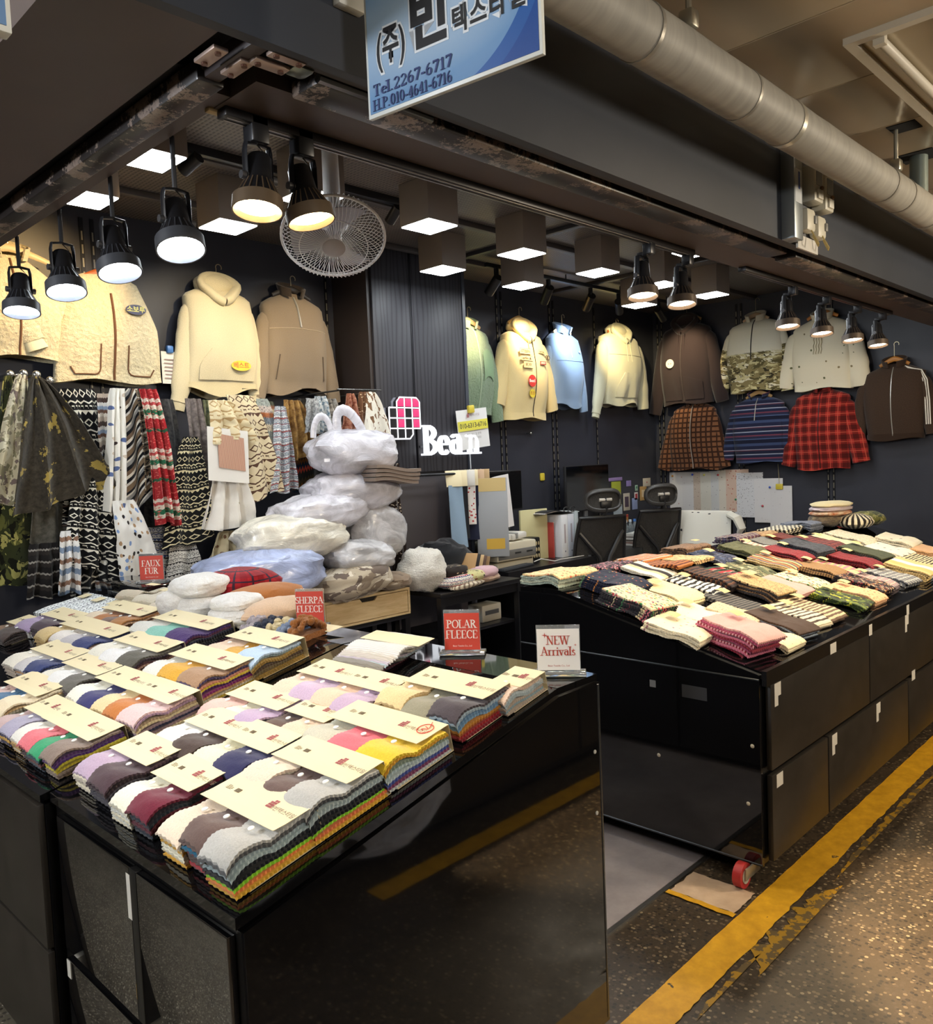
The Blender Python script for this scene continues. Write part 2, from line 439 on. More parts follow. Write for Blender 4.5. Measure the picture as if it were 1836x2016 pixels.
def serif(txt, h, wt=0.13, thin=0.05, depth=0.0008, slab=None, space=0.06):
    """mesh of serif letters standing in local x (advance) / y (up), centred on x"""
    mb = MB(); x = 0.0; slab = slab or thin
    def line(a, b, w):
        a, b = Vector(a), Vector(b); d = (b-a)
        if d.length < 1e-6: return
        d.normalize(); n = Vector((-d.y, d.x))*w/2; e = d*w*0.15
        q = [a-n-e, b-n+e, b+n+e, a+n-e]; mb.prism([(p.x, p.y) for p in q], 0, depth)
    for ch in txt:
        w, s = GL[ch]
        for tok in s.split():
            k = tok[0]; a = [float(q) for q in tok[1:].split(',')]
            X = lambda t: (x + t)*h
            if k == 'L':
                horiz = abs(a[1]-a[3]) < 1e-6
                line((X(a[0]), a[1]*h), (X(a[2]), a[3]*h), (wt if a[4] else (slab if horiz else thin))*h)
            elif k == 'S': line((X(a[0]-wt*1.25), a[1]*h), (X(a[0]+wt*1.25), a[1]*h), slab*h)
            else:
                cx, cy, rx, ry, a0, a1, th = a; n = max(6, int(abs(a1-a0)/18)); P = []
                for i in range(n+1):
                    t = math.radians(a0+(a1-a0)*i/n); c_ = abs(math.cos(t)); wd = (thin + (wt-thin)*c_*(1 if th else 0.5))*h/2
                    ct = Vector((X(cx + rx*math.cos(t)), (cy + ry*math.sin(t))*h)); nn = Vector((math.cos(t), math.sin(t)))
                    P.append((ct - nn*wd, ct + nn*wd))
                for (p, q), (p2, q2) in zip(P, P[1:]): mb.prism([(p.x,p.y),(q.x,q.y),(q2.x,q2.y),(p2.x,p2.y)], 0, depth)
        x += w + space
    for i, v in enumerate(mb.v): mb.v[i] = (v[0] - x*h/2, v[1], v[2])
    return mb
def serif_at(txt, h, mat, parent, loc, rot, name='lettering', **k):
    o = serif(txt, h, **k).build(name, mat, parent, smooth=False); o.location = loc; o.rotation_euler = rot; return o

for _a in (('더빈텍스타일', 0.0155), ('소보루', 0.038, 0.0008), ('베스트', 0.04, 0.0006), ('STEBEN', 0.034, 0.0006), ('aerfley ▲', 0.03, 0.0006), ('IKW', 0.042, 0.0006), ('summer', 0.02, 0.0006), ('EMW', 0.026, 0.0006),
           ('Best1', 0.036, 0.0008), ('초코', 0.034, 0.0006), ('Bean Textile Co., Ltd', 0.0068), ('(주)', 0.073, 0.0012+0.0042), ('(주)', 0.073, 0.0012), ('빈', 0.108, 0.004+0.0042), ('빈', 0.108, 0.004), ('6716', 0.085),
           ('010-6313-6716', 0.052, 0.0004, 0.0, 0.93), ('원단 재단 및 판매', 0.022), ('문의 전화 주세요', 0.022), ('더빈텍스타일', 0.022)) + tuple((c_, 0.047, o_) for c_ in '텍스타일' for o_ in (0.0012+0.0042, 0.0012)):
    text_mesh(*_a)
# ================================================================== SETTING
XE, YB, ZC = 7.95, 4.80, 3.10          # end wall, back wall, stall ceiling
XL, XLB, XRC = 0.72, 1.82, 2.82        # left counter front/back, right counter end
YF, YBK = 1.30, 2.42                   # counters' aisle line, right counter back
ZS = 2.373                             # underside of the dropped bulkhead

def m_terrazzo(cc=('221e1b', '4a3f34', '6f604c', '94866c', '171513'), bb=('30291f', '4c4032')):
    m = Mat('worn_terrazzo', 0.42, 0.4); o = m.ob()
    v = m.voro(70, o); d = S(m.nt, v.outputs['Distance']); n = m.node('ShaderNodeSeparateColor'); m.nt.links.new(v.outputs['Color'], n.inputs[0]); h = S(m.nt, n.outputs[0])
    chip = m.ramp(h, list(zip((0, 0.35, 0.62, 0.86, 0.94), cc)))
    big = m.noise(1.3, 4, 0.6, o); fine = m.noise(120, 2, 0.6, o)
    base = m.ramp(big, [(0.3, bb[0]), (0.7, bb[1])], False)
    c = m.mix(d.lt(0.42)*0.85, base, chip); c = m.mix(fine*0.5, c, '2a241e')
    m.col(c); m.rough(m.noise(5, 3, 0.6, o)*0.35 + 0.22); m.bump(fine, 0.15, 0.002); return m.mat
M_FLOOR = m_terrazzo()
b = MB().box((-5, -7, -0.1), (13, 1.56, 0)); struct(b.build('floor', M_FLOOR))
b = MB().box((-5, 1.56, -0.1), (0.76, 8, 0)); struct(b.build('floor', m_terrazzo(('3c3a36', '8a867a', 'b4ae9e', 'd4cebc', '24221f'), ('5c574c', '7c7668'))))  # paler paving, its colour lifted to brighten the door reflections
def m_vinyl():
    m = Mat('grey_vinyl', 0.45, 0.4); o = m.ob(); n = m.noise(3, 5, 0.7, o); m.col(m.ramp(n, [(0.3, '7a7478'), (0.7, '9c9698')], False)); m.bump(m.noise(60, 2, 0.5, o), 0.08, 0.002); return m.mat
b = MB().box((0.76, 1.566, -0.1), (8.1, 4.95, 0.003)); fl = struct(b.build('floor', m_vinyl()))
b = MB().box((0.76, 1.552, -0.02), (8.1, 1.57, 0.008)); b.build('edge_strip', plain('8a8886', 0.3, 0.9), fl)
# concrete patch with painted border by the caster
m = Mat('patch_concrete', 0.8, 0.3); o_ = m.ob(); m.col(m.ramp(m.noise(9, 4, 0.6, o_), [(0.3, 'a58e78'), (0.7, 'bba48c')], False)); m.bump(m.noise(70, 3, 0.6, o_), 0.3, 0.003)
b = MB().grid(lambda u, v: (2.575 + 0.17*u + 0.012*fbm((v*5, u*3, 3)), 1.30 + 0.245*v + 0.01*fbm((u*5, v*4, 1)), 0.004), 8, 10); pt = struct(b.build('floor', m.mat))
# yellow line painted on the floor, ragged on the aisle side
m = Mat('yellow_road_paint', 0.5, 0.4); o_ = m.ob(); n1 = m.noise(14, 5, 0.65, o_); n2 = m.noise(2.2, 2, 0.5, o_)
m.col(m.mix((n1 + n2*0.5).gt(0.97), m.ramp(n1, [(0.3, 'a87c14'), (0.7, 'cf9d22')], False), '4a3f2c')); m.bump(n1, 0.2, 0.003)
M_YEL = m.mat
b = MB(); NX = 420
def ylo(x): return 1.168 + 0.004*fbm((x*5, 0.3, 0)) + 0.006*fbm((x*45, 1.3, 0))
b.grid(lambda u, v: (-2 + 11*u, ylo(-2+11*u)*(1-v) + (1.283 + 0.003*fbm((-2+11*u)*Vector((9, 0, 0))))*v, 0.0035), NX, 1)
yl = struct(b.build('trim_1', M_YEL)); yl['label'] = 'yellow line painted along the aisle floor'
b = MB()
for x0, x1, y0, y1 in ((2.0, 2.42, 1.13, 1.155), (2.3, 3.0, 1.085, 1.16), (3.0, 4.4, 1.12, 1.155), (4.6, 6.2, 1.10, 1.16)):
    n = int((x1-x0)*60)
    b.grid(lambda u, v: (x0+(x1-x0)*u, y0 + (y1-y0)*v*(0.55+0.9*abs(fbm((u*9, x0, v))))*min(1, 5*u, 5*(1-u)) , 0.0025), n, 1)
m = Mat('faded_yellow_paint', 0.55, 0.3); o_ = m.ob(); m.col(m.mix(m.noise(26, 4, 0.6, o_).gt(0.5), '8a6a1c', '54462c')); b.build('faded_paint', m.mat, yl)
b = MB().grid(lambda u, v: (2.548 + 0.026*u + 0.006*fbm((v*7, 0, 0)), 1.29 + 0.26*v, 0.005), 2, 14); b.build('paint_edge', M_YEL, pt)

b = MB().grid(lambda u, v: (1.85 + 6*u, 0.185 + 0.10*v + 0.004*fbm((u*60, v, 4)), 0.0035), 260, 1); b.build('far_line', M_YEL, yl)
# walls
def m_wall():
    m = Mat('dark_wall_paint', 0.42, 0.35); o = m.ob(); n = m.noise(2.5, 3, 0.5, o); m.col(m.ramp(n, [(0.3, '303139'), (0.7, '383941')], False)); m.bump(m.noise(90, 2, 0.5, o), 0.04, 0.002); return m.mat
M_WALL = m_wall()
wb = struct(MB().box((0.5, YB, 0), (XE+0.15, YB+0.15, 3.3)).build('wall_back', M_WALL))
we = struct(MB().box((XE, 1.3, 0), (XE+0.15, YB, 3.3)).build('wall_end', M_WALL))
def m_wood_black():
    m = Mat('black_stained_oak', 0.5, 0.35); o = m.ob(); mp = m.node('ShaderNodeMapping'); mp.inputs['Scale'].default_value = (2.6, 2.6, 0.45); m.nt.links.new(o, mp.inputs[0])
    w = m.node('ShaderNodeTexWave', wave_type='BANDS', bands_direction='X'); w.inputs['Scale'].default_value = 3.0; w.inputs['Distortion'].default_value = 10; w.inputs['Detail'].default_value = 1.5; w.inputs['Detail Scale'].default_value = 0.8
    m.nt.links.new(mp.outputs[0], w.inputs[0]); f = S(m.nt, w.outputs[1])
    m.col(m.ramp(f, [(0.0, '232226'), (0.25, '343338'), (1.0, '38373c')], False)); m.bump(f, 0.08, 0.003); return m.mat
M_BWOOD = m_wood_black()
wc = struct(MB().box((3.69, 4.42, 0), (4.60, YB, 3.25)).build('wall_column', M_WALL))
for x0, x1 in ((3.69, 4.035), (4.055, 4.565)):
    MB().bbox((x0, 4.40, 1.53), (x1, 4.425, 3.09), 0.003).build('panel', M_BWOOD, wc)
MB().bbox((3.69, 4.405, 0.02), (4.565, 4.425, 1.50), 0.003).build('panel', plain('383234', 0.5), wc)
MB().box((4.57, 4.395, 0.0), (4.602, 4.43, 3.1)).build('corner_trim', plain('3c3f48', 0.4), wc)
MB().tube([(4.047, 4.41, 2.08), (4.047, 4.41, 3.05)], 0.006, 6).build('seam_rod', plain('16161a', 0.4), wc)
MB().box((3.66, 4.42, 0.6), (3.69, YB, 3.1)).build('side_panel', plain('2e2624', 0.55), wc)
# slotted shelf standards let into the walls
def standard(parent, p, axis, z0=0.7, z1=3.05):
    b = MB(); s_ = MB(); z = z0+0.05
    w = 0.011
    if axis == 'y':
        b.box((p-w, YB-0.006, z0), (p+w, YB+0.002, z1))
        while z < z1-0.1: s_.box((p-0.004, YB-0.008, z), (p+0.004, YB-0.005, z+0.05)); z += 0.075
    else:
        b.box((XE-0.006, p-w, z0), (XE+0.002, p+w, z1))
        while z < z1-0.1: s_.box((XE-0.008, p-0.004, z), (XE-0.005, p+0.004, z+0.05)); z += 0.075
    o = b.build('shelf_standard', plain('222226', 0.35, 0.6), parent); s_.build('slots', plain('8f8a7c', 0.4, 0.5), o)
for p in (1.93, 1.99, 3.60, 5.41, 5.47, 6.14, 6.20, 6.85): standard(wb, p, 'y')
for p in (4.74, 4.69, 3.84, 3.79, 2.96, 2.91): standard(we, p, 'x')

M_FAR = plain('6a6660', 0.8)
struct(MB().box((-5.1, -7, 0), (-5, 8, 3)).build('wall_left', M_FAR)); struct(MB().box((-5, 8, 0), (0.5, 8.1, 3)).build('wall_far', M_FAR)); struct(MB().box((13, -7, 0), (13.1, 1.3, 3)).build('wall_right', M_FAR)); struct(MB().box((-5, -7.1, 0), (13, -7, 3)).build('wall_opposite', M_FAR))
struct(MB().box((0.5, YB+0.15, 0), (0.62, 8, 3)).build('wall_neighbour', M_FAR)); struct(MB().box((XE+0.15, 1.3, 0), (13, 1.42, 2.8)).build('wall_next_stall', M_FAR))
# stall ceiling: ribbed perforated metal with cross beams
def m_ribs():
    m = Mat('ribbed_ceiling_metal', 0.5, 0.4, 0.0); o = m.ob(); sx = m.node('ShaderNodeSeparateXYZ'); m.nt.links.new(o, sx.inputs[0]); x = S(m.nt, sx.outputs[0]); y = S(m.nt, sx.outputs[1])
    r = (x/0.022).tri(); h = ((y/0.03).fr().gt(0.3))*r.lt(0.2)
    m.col(m.mix(h*0.75, m.ramp(m.noise(1.2, 3, 0.5, o), [(0.3, '5e5753'), (0.7, '726860')], False), '1c1a1a')); m.bump(r, 0.5, 0.006); return m.mat
ci = struct(MB().box((0.9, 1.6, ZC), (XE+0.1, YB+0.1, ZC+0.08)).build('ceiling', m_ribs()))
for y0, y1 in ((1.9, 1.95), (2.98, 3.03), (3.62, 3.68), (4.30, 4.34)):
    MB().bbox((0.96, y0, ZC-0.035), (XE, y1, ZC), 0.004).build('beam', plain('4c4644', 0.5), ci)
for x0 in (4.42, 6.0): MB().bbox((x0, 1.7, ZC-0.03), (x0+0.05, 4.75, ZC), 0.004).build('beam', plain('2e2b2c', 0.5), ci)

# dropped bulkhead (front band and the soffit over the left aisle) with the shutter tracks
def m_bulk():
    m = Mat('bulkhead_paint', 0.5, 0.35); o = m.ob(); m.col(m.ramp(m.noise(1.7, 4, 0.6, o), [(0.3, '32363e'), (0.75, '3d414a')], False)); m.bump(m.noise(40, 3, 0.5, o), 0.05, 0.003); return m.mat
M_BULK = m_bulk()
def m_soff():
    m = Mat('soffit_paint', 0.5, 0.35); o = m.ob(); n = m.noise(1.7, 4, 0.6, o); s_ = m.noise(30, 6, 0.8, o)
    m.col(m.mix(s_.gt(0.70)*0.4, m.ramp(n, [(0.3, '4e4443'), (0.75, '5c504d')], False), '6e635d')); return m.mat
M_SOFF = m_soff()
wf = struct(MB().box((0.534, 1.292, ZS-0.012), (9.2, 1.318, 3.0)).build('wall_front', M_BULK))
sf = struct(MB().box((0.952, 1.46, ZS), (9.2, 1.635, ZC+0.05)).build('trim_2', M_SOFF)); sf['label'] = 'dark underside of the front bulkhead'
MB().box((0.952, 1.318, ZS+0.03), (9.2, 1.46, ZS+0.6)).build('slot_top', plain('141214', 0.6), sf)
MB().box((0.95, 1.318, ZS-0.004), (9.2, 1.345, ZS+0.05)).build('fascia_return', plain('2e2826', 0.5), sf)
sl = struct(MB().box((0.534, 1.318, ZS), (0.80, 8, ZS+0.6)).build('trim_3', M_SOFF)); sl['label'] = 'dark soffit over the left aisle'
MB().box((0.80, 1.56, ZS+0.035), (0.955, 8, ZS+0.6)).build('slot_top', plain('141214', 0.6), sl)
MB().box((0.90, 1.56, ZS+0.002), (0.955, 8, ZC+0.05)).build('inner_face', M_SOFF, sl)
MB().box((0.80, 1.318, ZS+0.05), (0.955, 1.56, ZS+0.6)).build('corner_recess', plain('100e10', 0.7), sl)
def m_peel():
    m = Mat('peeling_black_paint', 0.32, 0.5); o = m.ob(); a = m.noise(9, 6, 0.75, o); s_ = m.noise(60, 5, 0.8, o, 2.0)
    f = (a + s_*0.3).gt(0.70); c = m.mix(f, '2b2624', m.ramp(s_, [(0.3, '6b5b50'), (0.7, '97867a')], False)); m.col(c); m.bump(f, 0.3, 0.002); return m.mat
M_PEEL = m_peel()
sh = struct(MB().bbox((1.03, 1.365, ZS-0.014), (3.28, 1.455, ZS+0.02), 0.006).build('trim_4', M_PEEL)); sh['label'] = 'peeling shutter bar under the front bulkhead'
MB().bbox((3.36, 1.365, ZS-0.016), (9.2, 1.455, ZS+0.02), 0.006).build('bar_length', M_PEEL, sh)
MB().tube([(1.03, 1.362, ZS-0.004), (1.34, 1.362, ZS-0.004)], 0.010, 8).build('chrome_edge', plain('b8bcc0', 0.18, 1.0), sh)
sh2 = struct(MB().bbox((0.845, 1.50, ZS-0.014), (0.905, 8, ZS+0.03), 0.006).build('trim_5', M_PEEL)); sh2['label'] = 'peeling shutter bar along the left aisle soffit'
M_PLATE = plain('b49e92', 0.45, 0.4)
def plate(x, y, ang, lx=0.075, ly=0.03):
    M_ = Matrix.Translation((x, y, ZS-0.008)) @ rotm(rz=ang)
    o = MB().bbox((-lx/2, -ly/2, -0.004), (lx/2, ly/2, 0.004), 0.002, M_).build('hinge_plate', M_PLATE, sl)
    s_ = MB()
    for k in (-1, 1): s_.lathe([(0.006, -0.008), (0.006, -0.004), (0.001, -0.003)], 10, M_ @ Matrix.Translation((k*lx*0.33, 0, 0)))
    s_.build('screw', plain('6a4a3c', 0.4, 0.6), o)
plate(0.825, 1.41, PI/2); plate(0.885, 1.42, PI/2); plate(0.925, 1.372, 0.0); plate(0.935, 1.325, 0.0)
MB().bbox((0.86, 1.30, ZS-0.006), (0.895, 1.55, ZS+0.03), 0.003).build('track_end', plain('3a3030', 0.5), sl)
MB().bbox((0.96, 1.335, ZS-0.012), (1.01, 1.385, ZS+0.05), 0.012).build('track_lip', plain('6d746c', 0.3, 0.7), sl)
MB().bbox((0.94, 1.628, ZS-0.006), (1.05, 1.648, ZS+0.03), 0.004).build('splice_plate', plain('b49a6a', 0.5, 0.3), sl)
MB().bbox((1.02, 1.270, 2.474), (1.085, 1.2925, 2.60), 0.004).build('switch_plate', plain('d8d8d2', 0.5), wf)

# aisle ceiling: lacquered panels with open joints
def m_ceil():
    m = Mat('aisle_ceiling_panel', 0.32, 0.5); o = m.ob(); n = m.noise(1.1, 4, 0.6, o); m.col(m.ramp(n, [(0.3, 'd2c2a6'), (0.7, 'e0d0b4')], False)); m.rough(m.noise(3, 3, 0.6, o)*0.3 + 0.2); return m.mat
M_CEIL = m_ceil()
ca = struct(MB().box((-5, -7, 2.83), (13, 1.30, 2.9)).build('ceiling', plain('17150f', 0.8)))
x = 2.435 - 0.512*8
for i in range(20):
    if i == 9: pass
    MB().bbox((x+0.003, -5.0, 2.80), (x+0.509, 1.29, 2.83), 0.002).build('panel', M_CEIL, ca); x += 0.512
for i in range(10): MB().bbox((-4.6+0.512*i+0.003, 1.3, 2.80), (-4.6+0.512*i+0.509, 8, 2.83), 0.002).build('panel', M_CEIL, ca)
# black cut-outs around pipe hangers
for xx in (1.93, 3.52): MB().box((xx-0.05, 0.96, 2.797), (xx+0.05, 1.06, 2.8005)).build('cutout', plain('0c0b0a', 0.9), ca)
for xx in (3.92,): MB().box((xx-0.07, 1.0, 2.797), (xx+0.07, 1.14, 2.8005)).build('cutout', plain('0c0b0a', 0.9), ca)

# ---------------- pipe under the aisle ceiling
t = thing('overhead_pipe', 'grey wrapped pipe running under the beige aisle ceiling', 'pipe', (0.6, 1.07, 2.585))
m = Mat('pipe_wrap', 0.55, 0.35, 0.0); o_ = m.ob(); sx = m.node('ShaderNodeSeparateXYZ'); m.nt.links.new(o_, sx.inputs[0]); mp = m.node('ShaderNodeMapping'); mp.inputs['Scale'].default_value = (12, 1.5, 1.5); m.nt.links.new(o_, mp.inputs[0])
n = m.noise(3, 3, 0.6, mp.outputs[0]); m.col(m.ramp(n, [(0.3, '8d8a82'), (0.7, 'a09c93')], False)); m.bump(n, 0.12, 0.003)
b = MB(); b.tube([(i*0.1, 0, 0) for i in range(86)], [0.066 + 0.0015*R.random() for i in range(86)], 24); b.build('pipe', m.mat, t)
for xx in (1.96, 3.42): MB().tube([(xx-0.012, 0, 0), (xx+0.012, 0, 0)], 0.0695, 24).build('band', plain('c9c4b6', 0.3, 0.6), t)
for xx in (1.15, 1.66, 2.84, 3.05): MB().tube([(xx-0.006, 0, 0), (xx+0.006, 0, 0)], 0.069, 24).build('joint', plain('8f8a80', 0.4, 0.3), t)
for xx in (1.33, 2.92):
    o = MB().tube([(xx, -0.03, 0.06), (xx, -0.03, 0.215)], 0.008, 8).build('hanger', plain('a9a698', 0.35, 0.8), t)
    MB().bbox((xx-0.02, -0.05, 0.055), (xx+0.02, -0.01, 0.10), 0.008).build('nut', plain('b4b1a4', 0.3, 0.9), o)
MB().tube([(3.32, 0, 0.03), (3.32, 0, 0.215)], 0.035, 14).build('branch', plain('7f8a84', 0.4, 0.4), t)

# ---------------- unlit fluorescent fitting in the aisle ceiling
t = thing('ceiling_light_fitting', 'unlit fluorescent fitting with white rim in the aisle ceiling', 'light fitting', (2.63, 0.92, 2.80))
b = MB(); wf_ = plain('cfc8b8', 0.4)
b.box((0, -0.03, -0.02), (1.25, 0, 0)).box((0, -0.62, -0.02), (1.25, -0.59, 0)).box((0, -0.59, -0.02), (0.03, -0.03, 0)).box((1.22, -0.59, -0.02), (1.25, -0.03, 0)); b.build('rim', wf_, t)
MB().box((0.03, -0.59, -0.004), (1.22, -0.03, 0.0)).build('reflector', plain('b7a88c', 0.22, 0.2), t)
for yy in (-0.09, -0.31, -0.53):
    o = MB().tube([(0.05, yy, -0.022), (1.2, yy, -0.022)], 0.014, 12).build('tube', plain('d8d2c4', 0.3), t)
    MB().box((0.03, yy-0.016, -0.038), (0.055, yy+0.016, -0.004)).box((1.195, yy-0.016, -0.038), (1.22, yy+0.016, -0.004)).build('socket', wf_, o)
# ================================================================== COUNTERS
def m_gloss(ior=1.6):
    m = Mat('black_gloss_laminate', 0.07, 0.6); o = m.ob(); s_ = m.noise(35, 5, 0.8, o, 1.0); m.col(m.mix((s_.gt(0.69))*0.25, '0d0d0f', '3a3a3a')); m.rough(m.noise(7, 3, 0.6, o)*0.05 + 0.012); m.b.inputs['IOR'].default_value = ior; return m.mat
M_GLOSS = m_gloss(); M_DOORG = m_gloss(3.2)
def m_matte():
    m = Mat('black_drawer_laminate', 0.38, 0.45); o = m.ob(); m.col(m.ramp(m.noise(14, 4, 0.6, o), [(0.3, '26231f'), (0.7, '302c28')], False)); m.bump(m.noise(200, 2, 0.5, o), 0.06, 0.001); return m.mat
M_MATTE = m_matte(); M_EDGE = plain('3c3f42', 0.3, 0.4); M_TAG = plain('cfccc4', 0.7); M_GAP = plain('050505', 0.9)
SL, SR = 0.212, 0.2556
def zL(x): return 0.81 + SL*(x - XL) if x < 1.645 else 1.006
def zR(y): return 0.79 + SR*(y - YF) if y < 2.20 else 1.02
def counter_left(y0, y1, label, doors, front=0.0, end=False):
    t = thing('display_counter', label, 'counter', (XL, y0, 0), group='black display counters along the left aisle')
    w = y1 - y0; f = -front
    prof = [(f, 0.05), (1.10, 0.05), (1.10, 0.985), (0.925, 0.985), (f, 0.775)]
    M_ = Matrix(((1,0,0,0),(0,0,-1,w),(0,1,0,0),(0,0,0,1)))       # (d,z,along) -> local
    MB().prism(prof, 0.004, w - 0.004, M_).build('carcass', plain('0a0a0b', 0.3), t, smooth=False)
    MB().prism([(f-0.012, 0.785), (f-0.012, 0.81+SL*(f-0.012)), (0.925, 1.006), (0.925, 0.985)], 0.001, w-0.001, M_).build('sloped_top', M_GLOSS, t, smooth=False)
    MB().prism([(0.9255, 0.985), (0.9255, 1.007), (1.10, 1.007), (1.10, 0.985)], 0.001, w-0.001, M_).build('flat_top', M_GLOSS, t, smooth=False)
    if end:
        MB().prism([(f, 0.03), (1.10, 0.03), (1.10, 0.986), (0.925, 0.986), (f, 0.778)], w-0.004, w+0.006, M_).build('end_panel', M_GLOSS, t, smooth=False)
        MB().tube([(1.094, -0.006, 0.04), (1.094, -0.006, 0.98)], 0.003, 6).build('corner_strip', plain('74777a', 0.25, 0.8), t)
        for z in (0.80, 0.63): MB().lathe([(0.006, 0), (0.005, 0.002)], 10, Matrix.Translation((1.07, -0.006, z)) @ rotm(rx=PI/2)).build('screw_cap', plain('b9b9b4', 0.4), t)
    for a, b_, z0, z1, mat, tg in doors:
        d = MB().bbox((f-0.018, a, z0), (f-0.001, b_, z1), 0.002).build('door', mat, t)
        if tg:
            ty, tz, tw, th = tg; MB().box((f-0.0188, ty-tw/2, tz-th/2), (f-0.0182, ty+tw/2, tz+th/2)).build('sticker', M_TAG, d)
    for cx in (0.12, 0.98):
        for cy in (0.1, w-0.1): MB().tube([(cx-0.012, cy, 0.03), (cx+0.012, cy, 0.03)], 0.03, 12).build('caster', plain('2a2a2a', 0.5), t)
    return t
counter_left(1.30, 2.195, 'near black display counter with glossy end panel facing the aisle', [
   (0.025, 0.395, 0.425, 0.765, M_DOORG, None), (0.432, 0.842, 0.425, 0.765, M_DOORG, (0.405+0.03, 0.70, 0.018, 0.10)),
   (0.025, 0.842, 0.06, 0.40, M_DOORG, (0.83, 0.375, 0.022, 0.045)), (0.398, 0.429, 0.425, 0.765, plain('141414', 0.4), None)], 0.0, True)
counter_left(2.205, 3.10, 'middle black display counter with matte fronts on the left aisle', [
   (0.01, 0.44, 0.40, 0.775, M_MATTE, None), (0.45, 0.885, 0.40, 0.775, M_MATTE, None), (0.01, 0.885, 0.06, 0.39, M_MATTE, None)], 0.02)
counter_left(3.11, 4.20, 'rear black display counter below the hanging faux fur fabrics', [
   (0.01, 0.54, 0.40, 0.775, M_MATTE, None), (0.55, 1.08, 0.40, 0.775, M_MATTE, None), (0.01, 1.08, 0.06, 0.39, M_MATTE, None)], 0.02)

# right counter
t = thing('display_counter', 'long black display counter on a red caster, with patterned fabrics', 'counter', (XRC, YF, 0))
M_ = Matrix(((0,0,1,0),(1,0,0,0),(0,1,0,0),(0,0,0,1)))          # (d,z,along): d->y, z->z, along->x
L_ = 3.60
MB().prism([(0.005, 0.075), (1.12, 0.075), (1.12, 1.0), (0.90, 1.0), (0.005, 0.76)], 0.004, L_, M_).build('carcass', plain('0a0a0b', 0.3), t, smooth=False)
MB().prism([(-0.02, 0.765), (-0.02, 0.792), (0.90, 1.021), (0.90, 1.0)], 0.0, L_, M_).build('sloped_top', M_GLOSS, t, smooth=False)
MB().prism([(0.9005, 1.0), (0.9005, 1.021), (1.12, 1.021), (1.12, 1.0)], 0.0, L_, M_).build('flat_top', M_GLOSS, t, smooth=False)
MB().prism([(-0.024, 0.745), (-0.024, 0.80), (-0.006, 0.80), (-0.006, 0.745)], -0.002, L_, M_).build('front_lip', plain('141416', 0.25), t, smooth=False)
MB().prism([(0.0, 0.075), (1.12, 0.075), (1.12, 0.765), (0.0, 0.765)], -0.012, 0.003, M_).build('end_panel', M_GLOSS, t, smooth=False)
MB().prism([(0.0, 0.772), (1.12, 0.772), (1.12, 1.0), (0.90, 1.0), (0.0, 0.785)], -0.010, 0.003, M_).build('end_board', M_GLOSS, t, smooth=False)
MB().tube([(-0.012, 0.0, 0.768), (-0.012, 1.12, 0.768)], 0.0035, 6).build('edge_line', plain('4a4d50', 0.3, 0.6), t)
MB().tube([(-0.012, 0.0, 0.08), (-0.012, 1.12, 0.08)], 0.004, 6).build('edge_line', plain('3a3d40', 0.3, 0.6), t)
def draw(x0, x1, z0, z1, tags):
    d = MB().bbox((x0-XRC, -0.022, z0), (x1-XRC, -0.001, z1), 0.003).build('drawer_front', M_MATTE, t)
    for a, z, kind in tags:
        a -= XRC; b = MB()
        b.box((a, -0.0228, z-0.05), (a+0.055, -0.0222, z))
        if kind: b.box((a, -0.0228, z-0.085), (a+0.03, -0.0222, z-0.05))
        b.build('sticker', M_TAG, d)
draw(2.855, 3.885, 0.425, 0.742, [(2.885, 0.74, 1)])
draw(3.897, 4.95, 0.425, 0.742, [(4.40, 0.742, 1)]); draw(4.962, 6.41, 0.425, 0.742, [])
draw(2.855, 3.385, 0.085, 0.405, [(2.89, 0.40, 0)]); draw(3.397, 4.44, 0.085, 0.405, [(3.43, 0.40, 1), (3.97, 0.40, 1)])
draw(4.455, 5.45, 0.085, 0.405, [(4.50, 0.44, 0)]); draw(5.465, 6.41, 0.085, 0.405, [])
b = MB(); 
MB().box((0.60, -0.0242, 0.742), (0.665, -0.0236, 0.785)).build('sticker', M_TAG, t); MB().box((1.06, -0.0242, 0.735), (1.10, -0.0236, 0.785)).build('sticker', M_TAG, t); MB().box((1.60, -0.0242, 0.74), (1.64, -0.0236, 0.79)).build('sticker', M_TAG, t)
MB().box((-0.0126, 0.205, 0.655), (-0.0118, 0.31, 0.705)).build('sticker', plain('2a2a2c', 0.6), t)
MB().box((-0.0126, 0.425, 0.672), (-0.0118, 0.452, 0.70)).build('sticker', plain('6a6a6a', 0.6), t)
for yy, zz in ((0.03, 0.52), (0.05, 0.30), (0.42, 0.40)): MB().lathe([(0.008, 0), (0.004, 0.004)], 10, Matrix.Translation((-0.012, yy, zz)) @ rotm(ry=-PI/2)).build('screw_cap', plain('c9c2ae', 0.4), t)
M_RED = plain('b03030', 0.45)
for cx, cy in ((-0.055, 0.06), (-0.02, 1.02), (3.5, 0.06), (3.5, 1.02)):
    c = MB().tube([(cx, cy-0.016, 0.046), (cx, cy+0.016, 0.046)], 0.046, 28).build('caster', M_RED, t)
    MB().tube([(cx, cy-0.019, 0.046), (cx, cy+0.019, 0.046)], 0.028, 20).build('hub', plain('b9b4a4', 0.5), c)
    MB().bbox((cx-0.018, cy-0.026, 0.035), (cx+0.10, cy-0.0195, 0.078), 0.002).build('fork', plain('a9a698', 0.35, 0.7), c)

